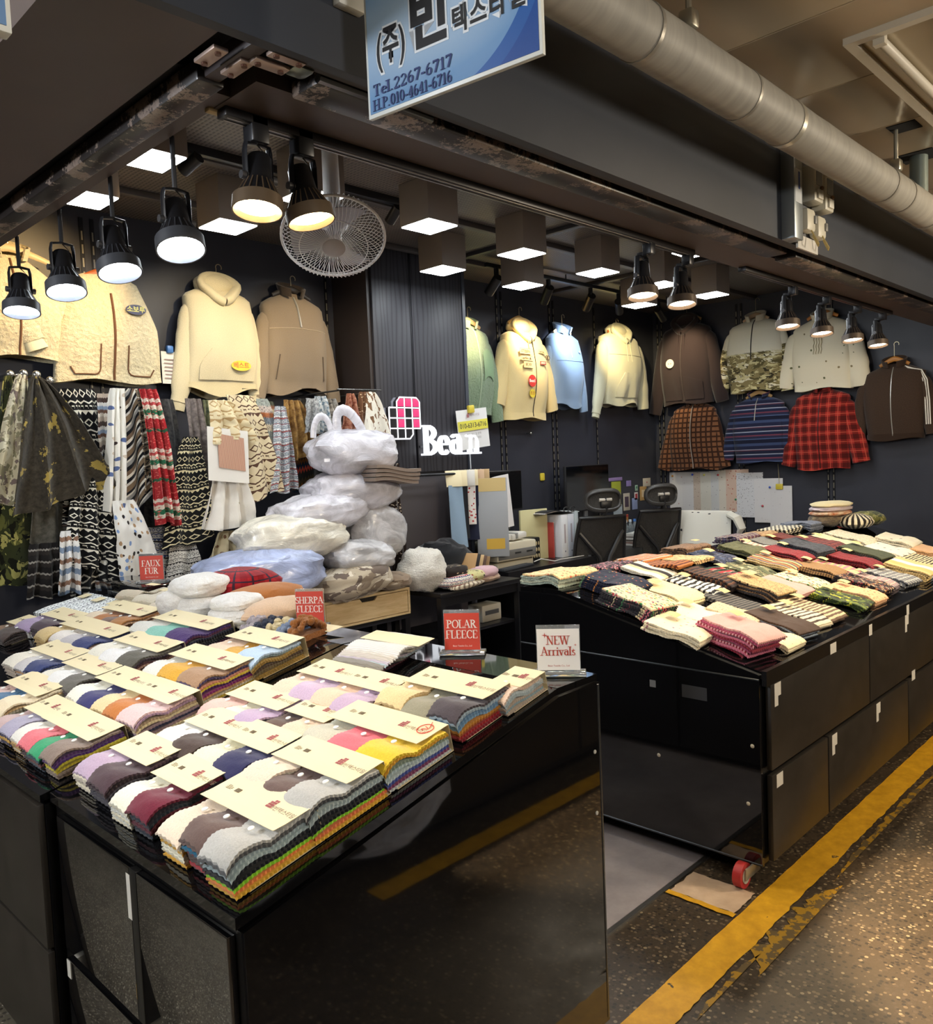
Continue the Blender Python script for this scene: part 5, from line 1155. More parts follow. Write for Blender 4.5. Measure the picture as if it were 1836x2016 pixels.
g.body(BLU, hemwave=0.025); g.collar(BLU, 0.09, 1.0, 0.025); g.zip(-0.26, -0.03, plain('b8c4d4', 0.3, 0.4), 0.006); g.seam(-0.29, -0.20, 0.20, fleece('74869c', 0.4)); g.sleeve(-1, (-0.26, -0.68), BLU, 0.09, 0.055, 0.01); g.sleeve(1, (0.30, -0.74), BLU, 0.09, 0.055, 0.02)
g.oval('badge', plain('c8d4e4', 0.4), 0.11, -0.20, 0.013, 0.007)
hanger('hanger of the light blue half-zip fleece', (6.20, WY-0.08, 2.79), wood='cdb48c', hook=0.16, w=0.13)
CR2 = fleece('c4bfa2', 0.5)
g = Gar('pale cream cropped hoodie hanging in the far corner of the back wall', 'hoodie', (7.10, WY, 2.82), sw=0.31, bw=0.30, ln=0.73, drop=0.07, th=0.10, hw=0.27)
g.body(CR2, -g.ln+0.06); g.body(CR2, -g.ln, -g.ln+0.062, 'hem_band', 0.0, 0.02); g.hood(CR2, 0.18, 0.11, 0.16, 0.0); g.pocket(CR2, -0.42, -0.66, 0.11, 0.19); g.seam(-0.245, -0.28, 0.28, fleece('a8a48c', 0.4))
g.sleeve(-1, (-0.42, -0.82), CR2, 0.115, 0.06, 0.0, CR2, cuffl=0.04); g.sleeve(1, (0.43, -0.76), CR2, 0.125, 0.075, 0.06)
hanger('orange wooden hanger of the pale cream hoodie', (7.09, WY-0.08, 2.87), wood='a85a2c', hook=0.1, w=0.15)
# end wall
WX = 7.925
DK = fleece('352b2a', 0.6)
g = Gar('charcoal brown zip hoodie with a round button sticker', 'hoodie', (WX, 4.33, 2.93), True, sw=0.27, bw=0.285, ln=0.84, drop=0.08, th=0.10, hw=0.28)
g.body(DK); g.hood(DK, 0.17, 0.12, 0.16, 0.0); g.zip(-0.82, -0.08, plain('5a504c', 0.4, 0.5), 0.006); g.sleeve(-1, (-0.40, -0.92), DK, 0.12, 0.07, 0.0); g.sleeve(1, (0.38, -0.84), DK, 0.12, 0.07, 0.02)
for k in (-1, 1): g.patch('pocket', DK, lambda u, v: (k*(0.02+0.20*u), -0.56-0.24*v - 0.06*u*(1-v)), 0.010, 8, 8)
o, y = g.oval('button_sticker', plain('e3d4bc', 0.5), -0.12, -0.42, 0.046, 0.046, 0.016)
for k in (-1, 1): MB().cbox((-0.12+k*0.012, y-0.0005, -0.42), (0.006, 0.002, 0.012)).build('hole', INK2, o)
hanger('wooden hanger of the charcoal zip hoodie', (WX-0.08, 4.33, 3.00), True, wood='b08a5c', hook=0.1, w=0.16)
CAM = camo(['8a7c54', 'e0d8bc', '3c3626', '5c5436', 'c8bc8c'], 6.5, 2.0); WHF = fleece('e4dcc4', 0.6)
g = Gar('half-zip pullover with white yoke and camouflage body', 'pullover', (WX, 3.59, 2.86), True, sw=0.27, bw=0.285, ln=0.70, drop=0.07, th=0.09, hw=0.27)
g.body(WHF, -0.34, 0, 'yoke'); g.body(CAM, -g.ln, -0.335); g.collar(WHF, 0.085, 0.7, 0.02); g.zip(-0.40, -0.02, M_ZIPD, 0.005)
g.sleeve(-1, (-0.37, -0.72), WHF, 0.105, 0.06, 0.03, None, 0.35, CAM); g.sleeve(1, (0.30, -0.72), WHF, 0.10, 0.06, 0.02, None, 0.35, CAM)
hanger('hanger on a chain above the camouflage pullover', (WX-0.08, 3.59, 2.90), True, wood='c8a884', hook=0.22, w=0.13, chain=0.08)
EMB = floral('e3d8bc', ['6a6a48', '8a7a58'], 11, 0.11)
g = Gar('cream pullover with small embroidered sprigs and braided placket', 'pullover', (WX, 2.955, 2.78), True, sw=0.27, bw=0.265, ln=0.66, drop=0.09, th=0.09, hw=0.26)
g.body(EMB); g.collar(WHF, 0.085, 0.9, 0.02); g.sleeve(-1, (-0.36, -0.62), EMB, 0.11, 0.08, 0.04); g.sleeve(1, (0.33, -0.66), EMB, 0.115, 0.085, 0.05)
for x in (-0.035, -0.012, 0.012, 0.035): MB().tube([(x+0.004*math.sin(i*1.6), g.fr(x, -0.03-0.033*i*0.5-0.0, 0.006), -0.03-0.0165*i) for i in range(20)], 0.004, 5).build('braid', fleece('c9bb96', 0.5), g.t)
hanger('hanger of the cream embroidered pullover', (WX-0.08, 2.955, 2.83), True, wood='b8742c', hook=0.1, w=0.14)
BRN = mottled('3a2c24', '4a3a2e', 160)
g = Gar('dark brown track top with three white sleeve stripes', 'jacket', (WX, 2.345, 2.285), True, sw=0.25, bw=0.245, ln=0.66, drop=0.08, th=0.085, hw=0.225)
g.body(BRN, -g.ln+0.05); g.body(fleece('38291f', 0.8), -g.ln, -g.ln+0.052, 'hem_band', 0.006); g.collar(BRN, 0.08, 0.8, 0.02); g.zip(-0.63, -0.03, M_ZIPL, 0.004)
g.sleeve(-1, (-0.31, -0.60), BRN, 0.10, 0.06, 0.03); sv = g.sleeve(1, (0.30, -0.62), BRN, 0.10, 0.06, 0.04)
for k in range(3):
    MB().tube([(0.09+0.012*k, -0.10-0.01*k, -0.028-0.02*k*0.4), (0.20+0.012*k, -0.115, -0.075), (0.235+0.017*k, -0.128, -0.16), (0.255+0.017*k, -0.135, -0.34), (0.262+0.016*k, -0.130, -0.54)], [(0.003, 0.0055)]*5, 6, up=(0, -1, 0)).build('stripe', plain('e4dccc', 0.7), sv)
hanger('orange wooden hanger of the brown track top', (WX-0.08, 2.345, 2.33), True, wood='b87a34', hook=0.2, w=0.12)
CHK = plaid('7a5238', '8e6a4c', '2c1912', 0.052, 0.34, 0.0)
g = Gar('brown checked zip jacket hanging in the lower row', 'jacket', (WX, 4.27, 2.10), True, sw=0.235, bw=0.275, ln=0.69, drop=0.07, th=0.08, hw=0.28)
g.body(CHK); g.collar(CHK, 0.06, 0.7); g.zip(-0.68, -0.02, M_ZIPL, 0.004); g.sleeve(-1, (-0.38, -0.68), CHK, 0.10, 0.075, 0.01); g.sleeve(1, (0.32, -0.68), CHK, 0.095, 0.065, 0.01)
STN = bands([(0, '1c1e30'), (0.16, '4a5878'), (0.20, '2a2c44'), (0.30, '6a3a4a'), (0.36, '23263e'), (0.46, '3c4868'), (0.49, 'a4a8b4'), (0.52, '22253a'), (0.66, '5a3644'), (0.70, '9a9aa8'), (0.73, '23263e'), (0.88, '3c4868')], 0.22)
g = Gar('navy striped half-zip pullover hanging in the lower row', 'pullover', (WX, 3.575, 2.11), True, sw=0.25, bw=0.26, ln=0.65, drop=0.075, th=0.085, hw=0.25)
g.body(STN); g.collar(STN, 0.07, 1.3, 0.03); g.zip(-0.24, -0.02, M_ZIPL, 0.004); g.sleeve(-1, (-0.34, -0.61), STN, 0.105, 0.06, 0.02); g.sleeve(1, (0.31, -0.60), STN, 0.105, 0.06, 0.03)
hanger('wooden hanger of the navy striped pullover', (WX-0.08, 3.575, 2.15), True, wood='a88454', hook=0.06, w=0.13)
PLR = plaid('a8322a', '140c0c', 'c85a44', 0.085, 0.06, 0.5)
g = Gar('red and black buffalo plaid zip jacket in the lower row', 'jacket', (WX, 2.965, 2.12), True, sw=0.25, bw=0.25, ln=0.74, drop=0.07, th=0.085, hw=0.235)
g.body(PLR); g.collar(PLR, 0.06, 0.6); g.zip(-0.73, -0.02, M_ZIPD, 0.004); g.sleeve(-1, (-0.33, -0.70), PLR, 0.105, 0.07, 0.01); g.sleeve(1, (0.335, -0.68), PLR, 0.105, 0.075, 0.03)

# ================================================================== HANGING FABRICS on the left wall
def cloth(label, mat, x, y, z, wt, blx, bld, brx, brd, folds=2.0, amp=0.028, seed=0, sh=1.0, name='hanging_fabric'):
    t = thing(name, label, 'hanging fabric', (x, y, z), group='fabrics hung along the left wall')
    gx = 0.5*(blx + brx); hw_ = max(0.5*(brx-blx)*1.35, 0.06); blx, brx = gx-hw_, gx+hw_
    def fn(u, v):
        e = v**0.75; xl = -wt/2 + (blx + wt/2)*e; xr = wt/2 + (brx - wt/2)*e; L = (bld + (brd-bld)*u)*v
        a = amp*(0.35 + 0.65*v)
        yy = a*math.sin(2*PI*folds*u + seed*1.7 + v*1.3) + 0.012*fbm((u*3+seed, v*4, seed)) - 0.03*v*(1-v)*2
        xx = xl + (xr-xl)*(u + 0.05*math.sin(2*PI*folds*u + 1 + seed)*v)
        return (xx, yy, -L + 0.012*math.sin(u*9+seed)*v)
    w = max(abs(brx-blx), wt)*1.25
    MB().grid(fn, 26, 26, 0.005, (w, max(bld, brd))).build('sheet', mat, t)
    return t
def m_distress():
    m = Mat('distressed_fabric', 0.95, 0.1); n = m.noise(40, 5, 0.7); p = m.noise(6, 5, 0.65)
    return cloth_end(m, m.mix((p + n*0.15).gt(0.655), m.ramp(n, [(0.3, '2c2822'), (0.7, '4c453a')], False), 'a8924c'))
FB = {
 'camo_dark': ('dark green woodland camouflage fabric hanging at the far left', camo(['33371f', '5a5c30', 'a09a5a', '17170f'], 11)),
 'camo_light': ('pale camouflage sherpa fabric on a silver knob at the far left', camo(['cfc4a4', '9a8e78', '7a6a64', 'e0d8bc', '8a8468'], 9)),
 'distress': ('wide dark olive fabric with worn golden patches', m_distress()),
 'greymottle': ('grey mottled fabric corner under the worn olive fabric', mottled('4a4840', '6a665c', 22)),
 'nordicA': ('black fabric with white folk motifs below the vest', nordic('141416', 'e0dccc', None, 0.16, 0.06)),
 'nordicB': ('black folk pattern fabric with rows of white figures hanging low', nordic('121214', 'e6e0d0', None, 0.13, 0.045)),
 'bandsbrown': ('narrow brown and white banded fabric between black folk patterns', bands([(0, 'b8a898'), (0.2, '4a3a34'), (0.4, 'd8d4cc'), (0.55, '8a9ab0'), (0.7, '6a4c3c'), (0.85, 'd8cfc0')], 0.13, None, 0.012)),
 'diag': ('black, white and brown diagonal striped blanket fabric', bands([(0, 'd8d0c0'), (0.1, '16161a'), (0.22, 'c8c4bc'), (0.3, '7a6650'), (0.48, '141418'), (0.56, 'cfcabc'), (0.62, '8a8884'), (0.74, '16161a'), (0.86, '6e5a48')], 0.20, None, 0.0, 0.62)),
 'whitefl': ('narrow white fabric with dark flower motifs', floral('e6e2d8', ['3a2e2c', '5a6a94', 'c8b8a4'], 22, 0.28)),
 'swirl': ('white and blue fabric twisted at its lower end', floral('dedcd6', ['2c2624', '7a94c0', 'a88a6a'], 26, 0.33)),
 'diamond': ('brown fabric with black and white diamonds beside the striped blanket', nordic('75654f', '17171a', 'cfc8b8', 0.12, 0.06)),
 'xmas': ('red, green and white christmas pattern fabric', bands([(0, 'a8282c'), (0.2, 'e0d4c4'), (0.27, 'b84a4a'), (0.33, 'e0d0bc'), (0.42, '2c6a4a'), (0.52, 'dcd0bc'), (0.6, 'a8282c'), (0.8, '2c5c40'), (0.86, 'a8282c')], 0.27, 'd86a60', 0.012)),
 'flowerblk': ('black fabric with cream outlined blossoms', nordic('161616', 'd8cca4', None, 0.11, 0.07)),
 'greybrown': ('grey brown fur fabric fold beside the christmas pattern', mottled('5c5450', '8a7e78', 26)),
 'whiterose': ('white fabric with tiny roses below the pinned photo', floral('e6e0d6', ['c88a88', 'b4a890', 'e6e0d6'], 16, 0.14)),
 'tribal': ('cream and brown tribal sherpa fabric with diamond border', nordic('d9c8a4', '5a4032', None, 0.15, 0.08)),
 'creamfold': ('cream fluffy fabric folded over the pinned photo', nordic('e2d2aa', 'b8986a', None, 0.14, 0.09)),
 'greenmottle': ('dark green mottled fabric strip under the cream hoodie', mottled('3c4434', '7a7a58', 24)),
 'pastel': ('pastel grey and rust aztec fabric', bands([(0, '9aa098'), (0.25, 'c4b4a8'), (0.45, 'a8643c'), (0.6, '7a8288'), (0.8, 'd0c0a4')], 0.2, '5a5a5c', 0.02)),
 'bluenordic': ('grey blue knit fabric with red small motifs', nordic('8f969c', 'd8d4d0', '9a4a44', 0.08, 0.03)),
 'gold': ('golden brown fur fabric strips', mottled('6a4a26', 'b08a50', 22)),
 'aztec': ('dark aztec fabric with rust and blue steps', bands([(0, '1e1c1a'), (0.3, '3c3220'), (0.5, '7a4a20'), (0.65, '1c2a3a'), (0.85, 'a03a2a')], 0.16, None, 0.05)),
 'bluewhite': ('blue and white speckled fabric end', mottled('4a6a80', 'd8d8d4', 60)),
 'blackfur': ('black and white tufted fur fabric', mottled('1c1a1a', 'b8b4ac', 20)),
 'speckle': ('grey speckled wool end', mottled('6a6a6c', 'b8b8b4', 70)),
 'redbrown': ('rust red fabric strip at the end of the rail', mottled('6a2e22', 'a87860', 40)),
 'browndot': ('brown dotted fabric strip at the end of the rail', floral('6a4a34', ['d8c4a0'], 60, 0.22)),
 'cow': ('white fabric with brown cow spots beside the column', camo(['e2dccd', 'e2dccd', '7a5a40'], 9)),
 'lowband': ('white and brown banded fabric hanging low behind the counter', bands([(0, 'd8d8d8'), (0.3, '8a6a58'), (0.5, 'e2e0dc'), (0.75, '7a8aa0')], 0.11, None, 0.012)),
 'sheep': ('black fabric with white sheep shapes hanging low', nordic('161618', 'd8d4c8', None, 0.17, 0.10)),
 'lowzig': ('white fabric with dark zigzag lines beside the faux fur sign', nordic('cfcac0', '2a2626', None, 0.07, 0.03)),
 'lowdark': ('dark banded fabric in the shadow at the far left', bands([(0, '1c1a1a'), (0.5, '8a8680'), (0.65, '2a2624')], 0.06, None, 0.01)),
 'nordicC': ('black and white folk fabric half hidden behind the worn olive one', nordic('17171a', 'cfcabc', '5a4a40', 0.10, 0.05)),
 'greyC': ('dark grey fabric in shadow behind the christmas pattern', mottled('26262a', '4c4a48', 26)),
 'brownC': ('brown and cream fur fabric behind the tribal one', mottled('5a4636', 'b49c78', 18)),
 'lowfloral': ('white and blue diamond fabric hanging low beside the zigzag one', nordic('d4d0c8', '3a4a7a', '2a2624', 0.09, 0.05)),
 'darkgeo': ('dark green and rust geometric fabric behind the pastel one', bands([(0, '3a4034'), (0.3, '7a4a30'), (0.5, 'b8a888'), (0.7, '2a3038')], 0.12, None, 0.03)),
 'creamlow': ('cream brown floral fabric behind the plastic bags', floral('c8b894', ['7a5a44', '9a8a6a'], 26, 0.3)),
}
FROWS = [
 ('camo_dark', 1.425, 4.55, 2.120, 0.047, -0.112, 1.067, 0.110, 1.032),
 ('camo_light', 1.447, 4.42, 2.113, 0.037, -0.168, 0.611, -0.006, 0.659),
 ('distress', 1.489, 4.36, 2.099, 0.038, -0.099, 0.686, 0.293, 0.549),
 ('greymottle', 1.587, 4.50, 2.032, 0.049, -0.109, 0.758, 0.038, 0.791),
 ('nordicA', 1.713, 4.46, 2.058, 0.180, -0.040, 0.581, 0.171, 0.526),
 ('nordicB', 1.750, 4.40, 1.619, 0.156, -0.146, 0.451, 0.114, 0.605),
 ('bandsbrown', 1.844, 4.43, 2.033, 0.080, -0.053, 0.496, 0.051, 0.447),
 ('diag', 1.960, 4.38, 2.059, 0.152, -0.131, 0.767, 0.143, 0.525),
 ('whitefl', 1.888, 4.36, 2.055, 0.076, -0.093, 0.652, -0.008, 0.631),
 ('swirl', 1.857, 4.33, 1.466, 0.107, -0.014, 0.438, 0.155, 0.383),
 ('diamond', 2.005, 4.34, 2.049, 0.078, 0.002, 0.546, 0.102, 0.515),
 ('xmas', 2.011, 4.28, 2.049, 0.095, 0.030, 0.718, 0.128, 0.732),
 ('flowerblk', 2.266, 4.33, 1.796, 0.079, -0.170, 0.611, 0.064, 0.578),
 ('greybrown', 2.316, 4.38, 2.014, 0.087, -0.020, 0.576, 0.070, 0.552),
 ('whiterose', 2.472, 4.30, 1.589, 0.195, -0.149, 0.325, 0.112, 0.319),
 ('tribal', 2.555, 4.28, 2.032, 0.165, 0.046, 0.628, 0.224, 0.554),
 ('creamfold', 2.413, 4.25, 1.997, 0.126, -0.029, 0.240, 0.180, 0.231),
 ('greenmottle', 2.438, 4.42, 2.011, 0.077, -0.039, 0.300, 0.052, 0.296),
 ('pastel', 2.731, 4.32, 2.019, 0.084, -0.019, 0.455, 0.115, 0.476),
 ('bluenordic', 2.827, 4.27, 1.972, 0.072, -0.077, 0.523, 0.058, 0.509),
 ('gold', 2.960, 4.34, 2.017, 0.112, -0.072, 0.366, 0.118, 0.355),
 ('aztec', 3.111, 4.42, 2.037, 0.117, -0.123, 0.595, 0.083, 0.557),
 ('bluewhite', 3.187, 4.36, 2.050, 0.087, -0.046, 0.227, 0.073, 0.234),
 ('blackfur', 3.288, 4.40, 2.039, 0.106, -0.051, 0.287, 0.081, 0.289),
 ('speckle', 3.073, 4.30, 2.026, 0.077, -0.059, 0.206, 0.037, 0.206),
 ('redbrown', 3.379, 4.30, 2.066, 0.058, -0.094, 0.313, 0.057, 0.288),
 ('browndot', 3.489, 4.30, 2.080, 0.052, -0.064, 0.334, 0.039, 0.336),
 ('cow', 3.534, 4.27, 2.078, 0.061, -0.056, 0.345, 0.149, 0.452),
 ('lowband', 1.591, 4.37, 1.328, 0.074, -0.059, 0.317, 0.021, 0.316),
 ('sheep', 1.761, 4.42, 1.270, 0.158, -0.116, 0.286, 0.098, 0.257),
 ('lowzig', 2.201, 4.38, 1.215, 0.136, -0.082, 0.234, 0.076, 0.250),
 ('lowdark', 1.483, 4.42, 1.272, 0.120, -0.078, 0.267, 0.072, 0.274),
 ('creamlow', 2.495, 4.35, 1.247, 0.165, -0.161, 0.234, 0.110, 0.223),
 ('nordicC', 1.66, 4.52, 2.04, 0.12, -0.07, 0.70, 0.09, 0.66),
 ('greyC', 2.20, 4.52, 2.02, 0.14, -0.10, 0.75, 0.10, 0.80),
 ('brownC', 2.62, 4.50, 2.02, 0.16, -0.10, 0.62, 0.14, 0.60),
 ('lowfloral', 2.10, 4.46, 1.30, 0.16, -0.10, 0.32, 0.10, 0.33),
 ('darkgeo', 2.85, 4.50, 2.02, 0.16, -0.10, 0.58, 0.12, 0.55),
]
for i, (k, x, y, z, wt, a, b_, c, d) in enumerate(FROWS):
    cloth(FB[k][0], FB[k][1], x, y, z, wt, a, b_, c, d, 1.5 + (i % 3)*0.8, 0.02 + 0.008*(i % 3), i)
for k, (x, y) in enumerate(((1.43, 4.55), (1.45, 4.42), (1.49, 4.36), (1.60, 4.5))):
    t = thing('fabric_hook', ['silver knob above the woodland camouflage fabric', 'silver knob above the pale camouflage sherpa', 'silver knob above the worn olive fabric', 'silver knob above the grey mottled fabric'][k], 'hook', (x, y, 2.13 - 0.01*k), group='silver knobs holding fabrics')
    MB().tube([(0, 0.0, 0), (0, YB-y, 0)], 0.008, 8).build('stem', plain('9a9a98', 0.25, 0.9), t); MB().sphere((0, 0, 0), (0.02, 0.014, 0.02), 14, 10).build('head', plain('c4c4c0', 0.2, 0.9), t)
t = thing('hanging_rail', 'thin metal rail with fabrics clipped on below the grey half-zip', 'rail', (3.30, 4.33, 2.10))
MB().tube([(0, 0, -0.005), (0.37, 0, 0.0)], 0.006, 8).build('rail', plain('8a8a88', 0.25, 0.9), t)
for x in (0.02, 0.33): MB().tube([(x, 0, -0.01), (x, YB-4.33, -0.01)], 0.006, 8).build('bracket', plain('6a6a68', 0.3, 0.8), t)
t = thing('pinned_photo', 'white sheet with a pleated fabric photo pinned among the fabrics', 'poster', (2.40, 4.22, 1.55))
MB().grid(lambda u, v: (-0.10+0.25*u+0.01*v, 0.008*math.sin(u*4), 0.30*v - 0.03*u), 6, 6, 0.002).build('sheet', plain('e2dcd2', 0.6), t)
MB().grid(lambda u, v: (-0.03+0.16*u, -0.006+0.008*math.sin(0.8+u*2.6), 0.07+0.19*v - 0.03*u), 4, 4, 0.001).build('photo', stripes([(0, 'c89a80'), (0.5, '9a6a5a'), (0.8, 'd8b49c')], 0.05, 0), t)
t = thing('swatch_sheet', 'small lined sheet with a blue clip between vest and cream hoodie', 'note', (2.36, 4.70, 2.13)); M0 = plain('dcd8d0', 0.7)
MB().grid(lambda u, v: (-0.055+0.11*u, 0.004*math.sin(u*3), 0.19*v), 4, 4, 0.001).build('sheet', M0, t)
b = MB()
for k in range(6): b.box((-0.04+0.004*(k % 2), -0.003, 0.03+0.022*k), (0.045, -0.002, 0.036+0.022*k))
b.build('print', plain('a08a88', 0.7), t); MB().bbox((-0.02, -0.015, 0.18), (0.02, 0.015, 0.225), 0.008).build('clip', plain('3a6aa8', 0.4), t)
# ================================================================== FURNITURE AND WARES inside the stall
def m_pine():
    m = Mat('pale_wood', 0.5, 0.35); o = m.ob(); mp = m.node('ShaderNodeMapping'); mp.inputs['Scale'].default_value = (1.2, 8, 8); m.nt.links.new(o, mp.inputs[0]); n = m.noise(4, 4, 0.6, mp.outputs[0], 1.5)
    m.col(m.ramp(n, [(0.3, 'c6a878'), (0.7, 'ddc498')], False)); m.bump(n, 0.05, 0.002); return m.mat
M_PINE = m_pine(); M_BLK = plain('141315', 0.35); M_BLKM = plain('1a191b', 0.55)
t = thing('drawer_unit', 'pale wooden drawer unit with cut-out pulls under the plastic bags', 'drawer unit', (2.20, 3.96, 0.63))
b = MB(); W_ = 1.32
b.bbox((0, 0, 0), (W_, 0.40, 0.014), 0.002).bbox((0, 0, 0.156), (W_, 0.40, 0.172), 0.002).box((0, 0.38, 0.014), (W_, 0.40, 0.156))
for x in (0.0, 0.64, 1.304): b.box((x, 0.0, 0.014), (x+0.016, 0.38, 0.156))
b.build('body', M_PINE, t)
for x0, x1 in ((0.02, 0.636), (0.66, 1.30)):
    xm = (x0+x1)/2; d = MB().prism([(x0, 0.018), (x1, 0.018), (x1, 0.152), (xm+0.07, 0.152), (xm+0.05, 0.128), (xm-0.05, 0.128), (xm-0.07, 0.152), (x0, 0.152)], -0.014, -0.002, rotm(rx=PI/2) @ Matrix.Scale(1, 4)).build('drawer', M_PINE, t, smooth=False)
    MB().box((xm-0.07, 0.016, 0.125), (xm+0.07, 0.02, 0.153)).build('dark_gap', plain('1c1712', 0.8), d)
t = thing('stand', 'black metal stand carrying the wooden drawer unit', 'stand', (2.20, 3.97, 0))
MB().bbox((0, 0, 0.60), (1.32, 0.38, 0.6295), 0.003).build('top', M_BLK, t)
for x in (0.0, 0.66, 1.28):
    for y in (0.0, 0.34): MB().box((x, y, 0), (x+0.04, y+0.04, 0.60)).build('leg', M_BLK, t)
MB().bbox((0.03, 0.03, 0.2), (1.29, 0.36, 0.22), 0.003).build('shelf', M_BLK, t)
t = thing('side_table', 'small black table between the drawer unit and the desk', 'table', (3.64, 3.80, 0))
MB().bbox((0, 0, 0.72), (0.80, 0.50, 0.75), 0.003).build('top', M_BLK, t)
for x in (0.0, 0.76):
    for y in (0.0, 0.46): MB().box((x, y, 0), (x+0.04, y+0.04, 0.72)).build('leg', M_BLK, t)
MB().box((0.04, 0.01, 0.66), (0.76, 0.03, 0.72)).build('rail', M_BLK, t); MB().bbox((0.04, 0.04, 0.44), (0.76, 0.46, 0.46), 0.003).build('shelf', M_BLK, t)
t = thing('junction_box', 'white plastic box on the lower shelf of the small black table', 'box', (4.15, 3.92, 0.46))
MB().bbox((0, 0, 0), (0.2, 0.14, 0.12), 0.008).build('case', plain('c9c5b8', 0.5), t); MB().box((0.03, -0.003, 0.05), (0.17, 0.001, 0.08)).build('window', plain('5a5c60', 0.3), t)
t = thing('desk', 'long black desk along the back wall', 'desk', (4.60, 4.06, 0))
MB().prism([(0, 0.0), (3.0, 0.0), (3.0, 0.70), (0.14, 0.70), (0, 0.40)], 0.69, 0.75).build('top', plain('1b1a1c', 0.3), t)
for x in (0.2, 1.5, 2.9): MB().box((x, 0.08, 0), (x+0.03, 0.66, 0.69)).build('leg', M_BLK, t)
MB().box((0.2, 0.6, 0.25), (2.9, 0.615, 0.69)).build('modesty_panel', M_BLK, t)

# ---------------- plastic bags of fabric
def m_bag(c, a=1.0, c2=None):
    m = Mat('plastic_film', 0.16, 0.6); n = m.noise(9, 5, 0.65, dist=1.2); v = m.voro(11, feat='DISTANCE_TO_EDGE')
    w = m.noise(4, 3)
    m.col(m.ramp(n, [(0.32, tuple(q*0.84 for q in hx(c))), (0.68, tuple(min(1, q*1.08) for q in hx(c)))], False) if not c2 else m.mix(w.gt(0.55)*0.6, m.ramp(n, [(0.3, c), (0.7, tuple(min(1, q*1.1) for q in hx(c)))], False), c2))  # colour noise paints crumple highlights into the film
    m.bump(n + S(m.nt, v.outputs['Distance'])*0.5, 0.5, 0.018); m.b.inputs['Coat Weight'].default_value = 0.35; m.b.inputs['Coat Roughness'].default_value = 0.12
    if a < 1: m.b.inputs['Alpha'].default_value = a
    return m.mat
def bag(label, c, size, mat, rz=0.0, seed=0, inner=None, tilt=0.0, cat='plastic bag', name='plastic_bag', sq=0.75, wr=0.10):
    t = thing(name, label, cat, (c[0], c[1], c[2]), rot=(0, tilt, rz), group='bags of fabric piled on the drawer unit')
    rx, ry, rz_ = size
    def sup(d):
        k = (abs(d.x)**2.8 + abs(d.y)**2.8 + abs(d.z)**2.4)**(-1/2.6)
        return k*sq/0.75*0.92*(1 + wr*fbm((d.x*2.2+seed, d.y*2.2, d.z*2.2)) + wr*0.35*fbm((d.x*7+seed, d.y*7, d.z*7)))
    MB().sphere((0, 0, 0), (rx, ry, rz_), 44, 26, sup).build('film', mat, t)
    if inner: MB().sphere((0, 0, -0.01), (rx*0.9, ry*0.9, rz_*0.85), 24, 14, sup).build('contents', inner, t)
    return t
BW = m_bag('dedbe2', 0.9); BC = m_bag('e8e2d2'); BB = m_bag('a9b4d6'); BWt = m_bag('dedcde', 0.75); BCam = m_bag('b9ab98', 1.0, '7a6a58')
t = bag('white carrier bag with handles on top of the bag pile', (3.21, 4.08, 1.68), (0.34, 0.18, 0.155), BW, 0.05, 1, fleece('b8b4b4'))
MB().tube([(-0.25 - 0.07*math.cos(a*PI/10)*1.0, -0.02, 0.09+0.13*math.sin(a*PI/10)) for a in range(11)], [(0.022, 0.007)]*11, 8).build('handle', BW, t)
MB().tube([(-0.02 - 0.10*math.cos(a*PI/10) - 0.06*math.sin(a*PI/10), -0.02, 0.10+0.16*math.sin(a*PI/10)) for a in range(11)], [(0.034, 0.009)]*11, 8).build('handle', BW, t)
bag('greyish plastic bag just below the carrier bag with handles', (3.22, 4.12, 1.44), (0.36, 0.18, 0.14), BW, -0.05, 2, fleece('a8a4a8'))
bag('long pale plastic bag third from the top of the pile', (2.95, 4.10, 1.325), (0.37, 0.19, 0.125), BW, 0.06, 3, fleece('b4b0b8'), -0.06)
bag('ivory plastic bag bulging over the blue one', (2.71, 4.06, 1.20), (0.38, 0.19, 0.145), BC, 0.02, 4)
bag('light blue plastic bag at the lower left of the pile', (2.44, 3.98, 1.01), (0.42, 0.20, 0.165), BB, 0.0, 5)
bag('translucent bag with a light print leaning at the right of the pile', (3.40, 4.13, 1.18), (0.24, 0.16, 0.185), BWt, 0.1, 6, floral('c8c0b4', ['8a7a6a', 'a89a8a'], 30, 0.3), 0.25)
bag('translucent bag of striped cloth in the middle right of the pile', (3.16, 4.02, 1.04), (0.26, 0.17, 0.115), BWt, 0.0, 7, bands([(0, 'c8c4bc'), (0.4, '8a8078'), (0.6, 'd0ccc4')], 0.09), 0.1)
bag('bundle of beige camouflage fabric at the foot of the pile', (3.06, 3.99, 0.90), (0.29, 0.18, 0.115), camo(['b8aa94', '8a7a68', 'd8cebc', '6e6056'], 8), -0.08, 8, None, -0.1, 'fabric bundle', 'fabric_bundle')
bag('brown camouflage cloth folded under the beige bundle', (3.38, 4.0, 0.86), (0.13, 0.15, 0.06), camo(['8a7866', '6a5a4c', 'a89884'], 12), 0.0, 9, None, 0.0, 'fabric bundle', 'fabric_bundle')
bag('clear plastic bag lying flat beside the sherpa sign', (2.50, 3.90, 0.84), (0.30, 0.12, 0.04), BWt, 0.0, 10, fleece('c4c0b8'))
t = thing('folded_fabric', 'taupe felt folded several times on the bag pile', 'folded fabric', (3.36, 3.96, 1.50), rot=(0, 0.10, 0.0))
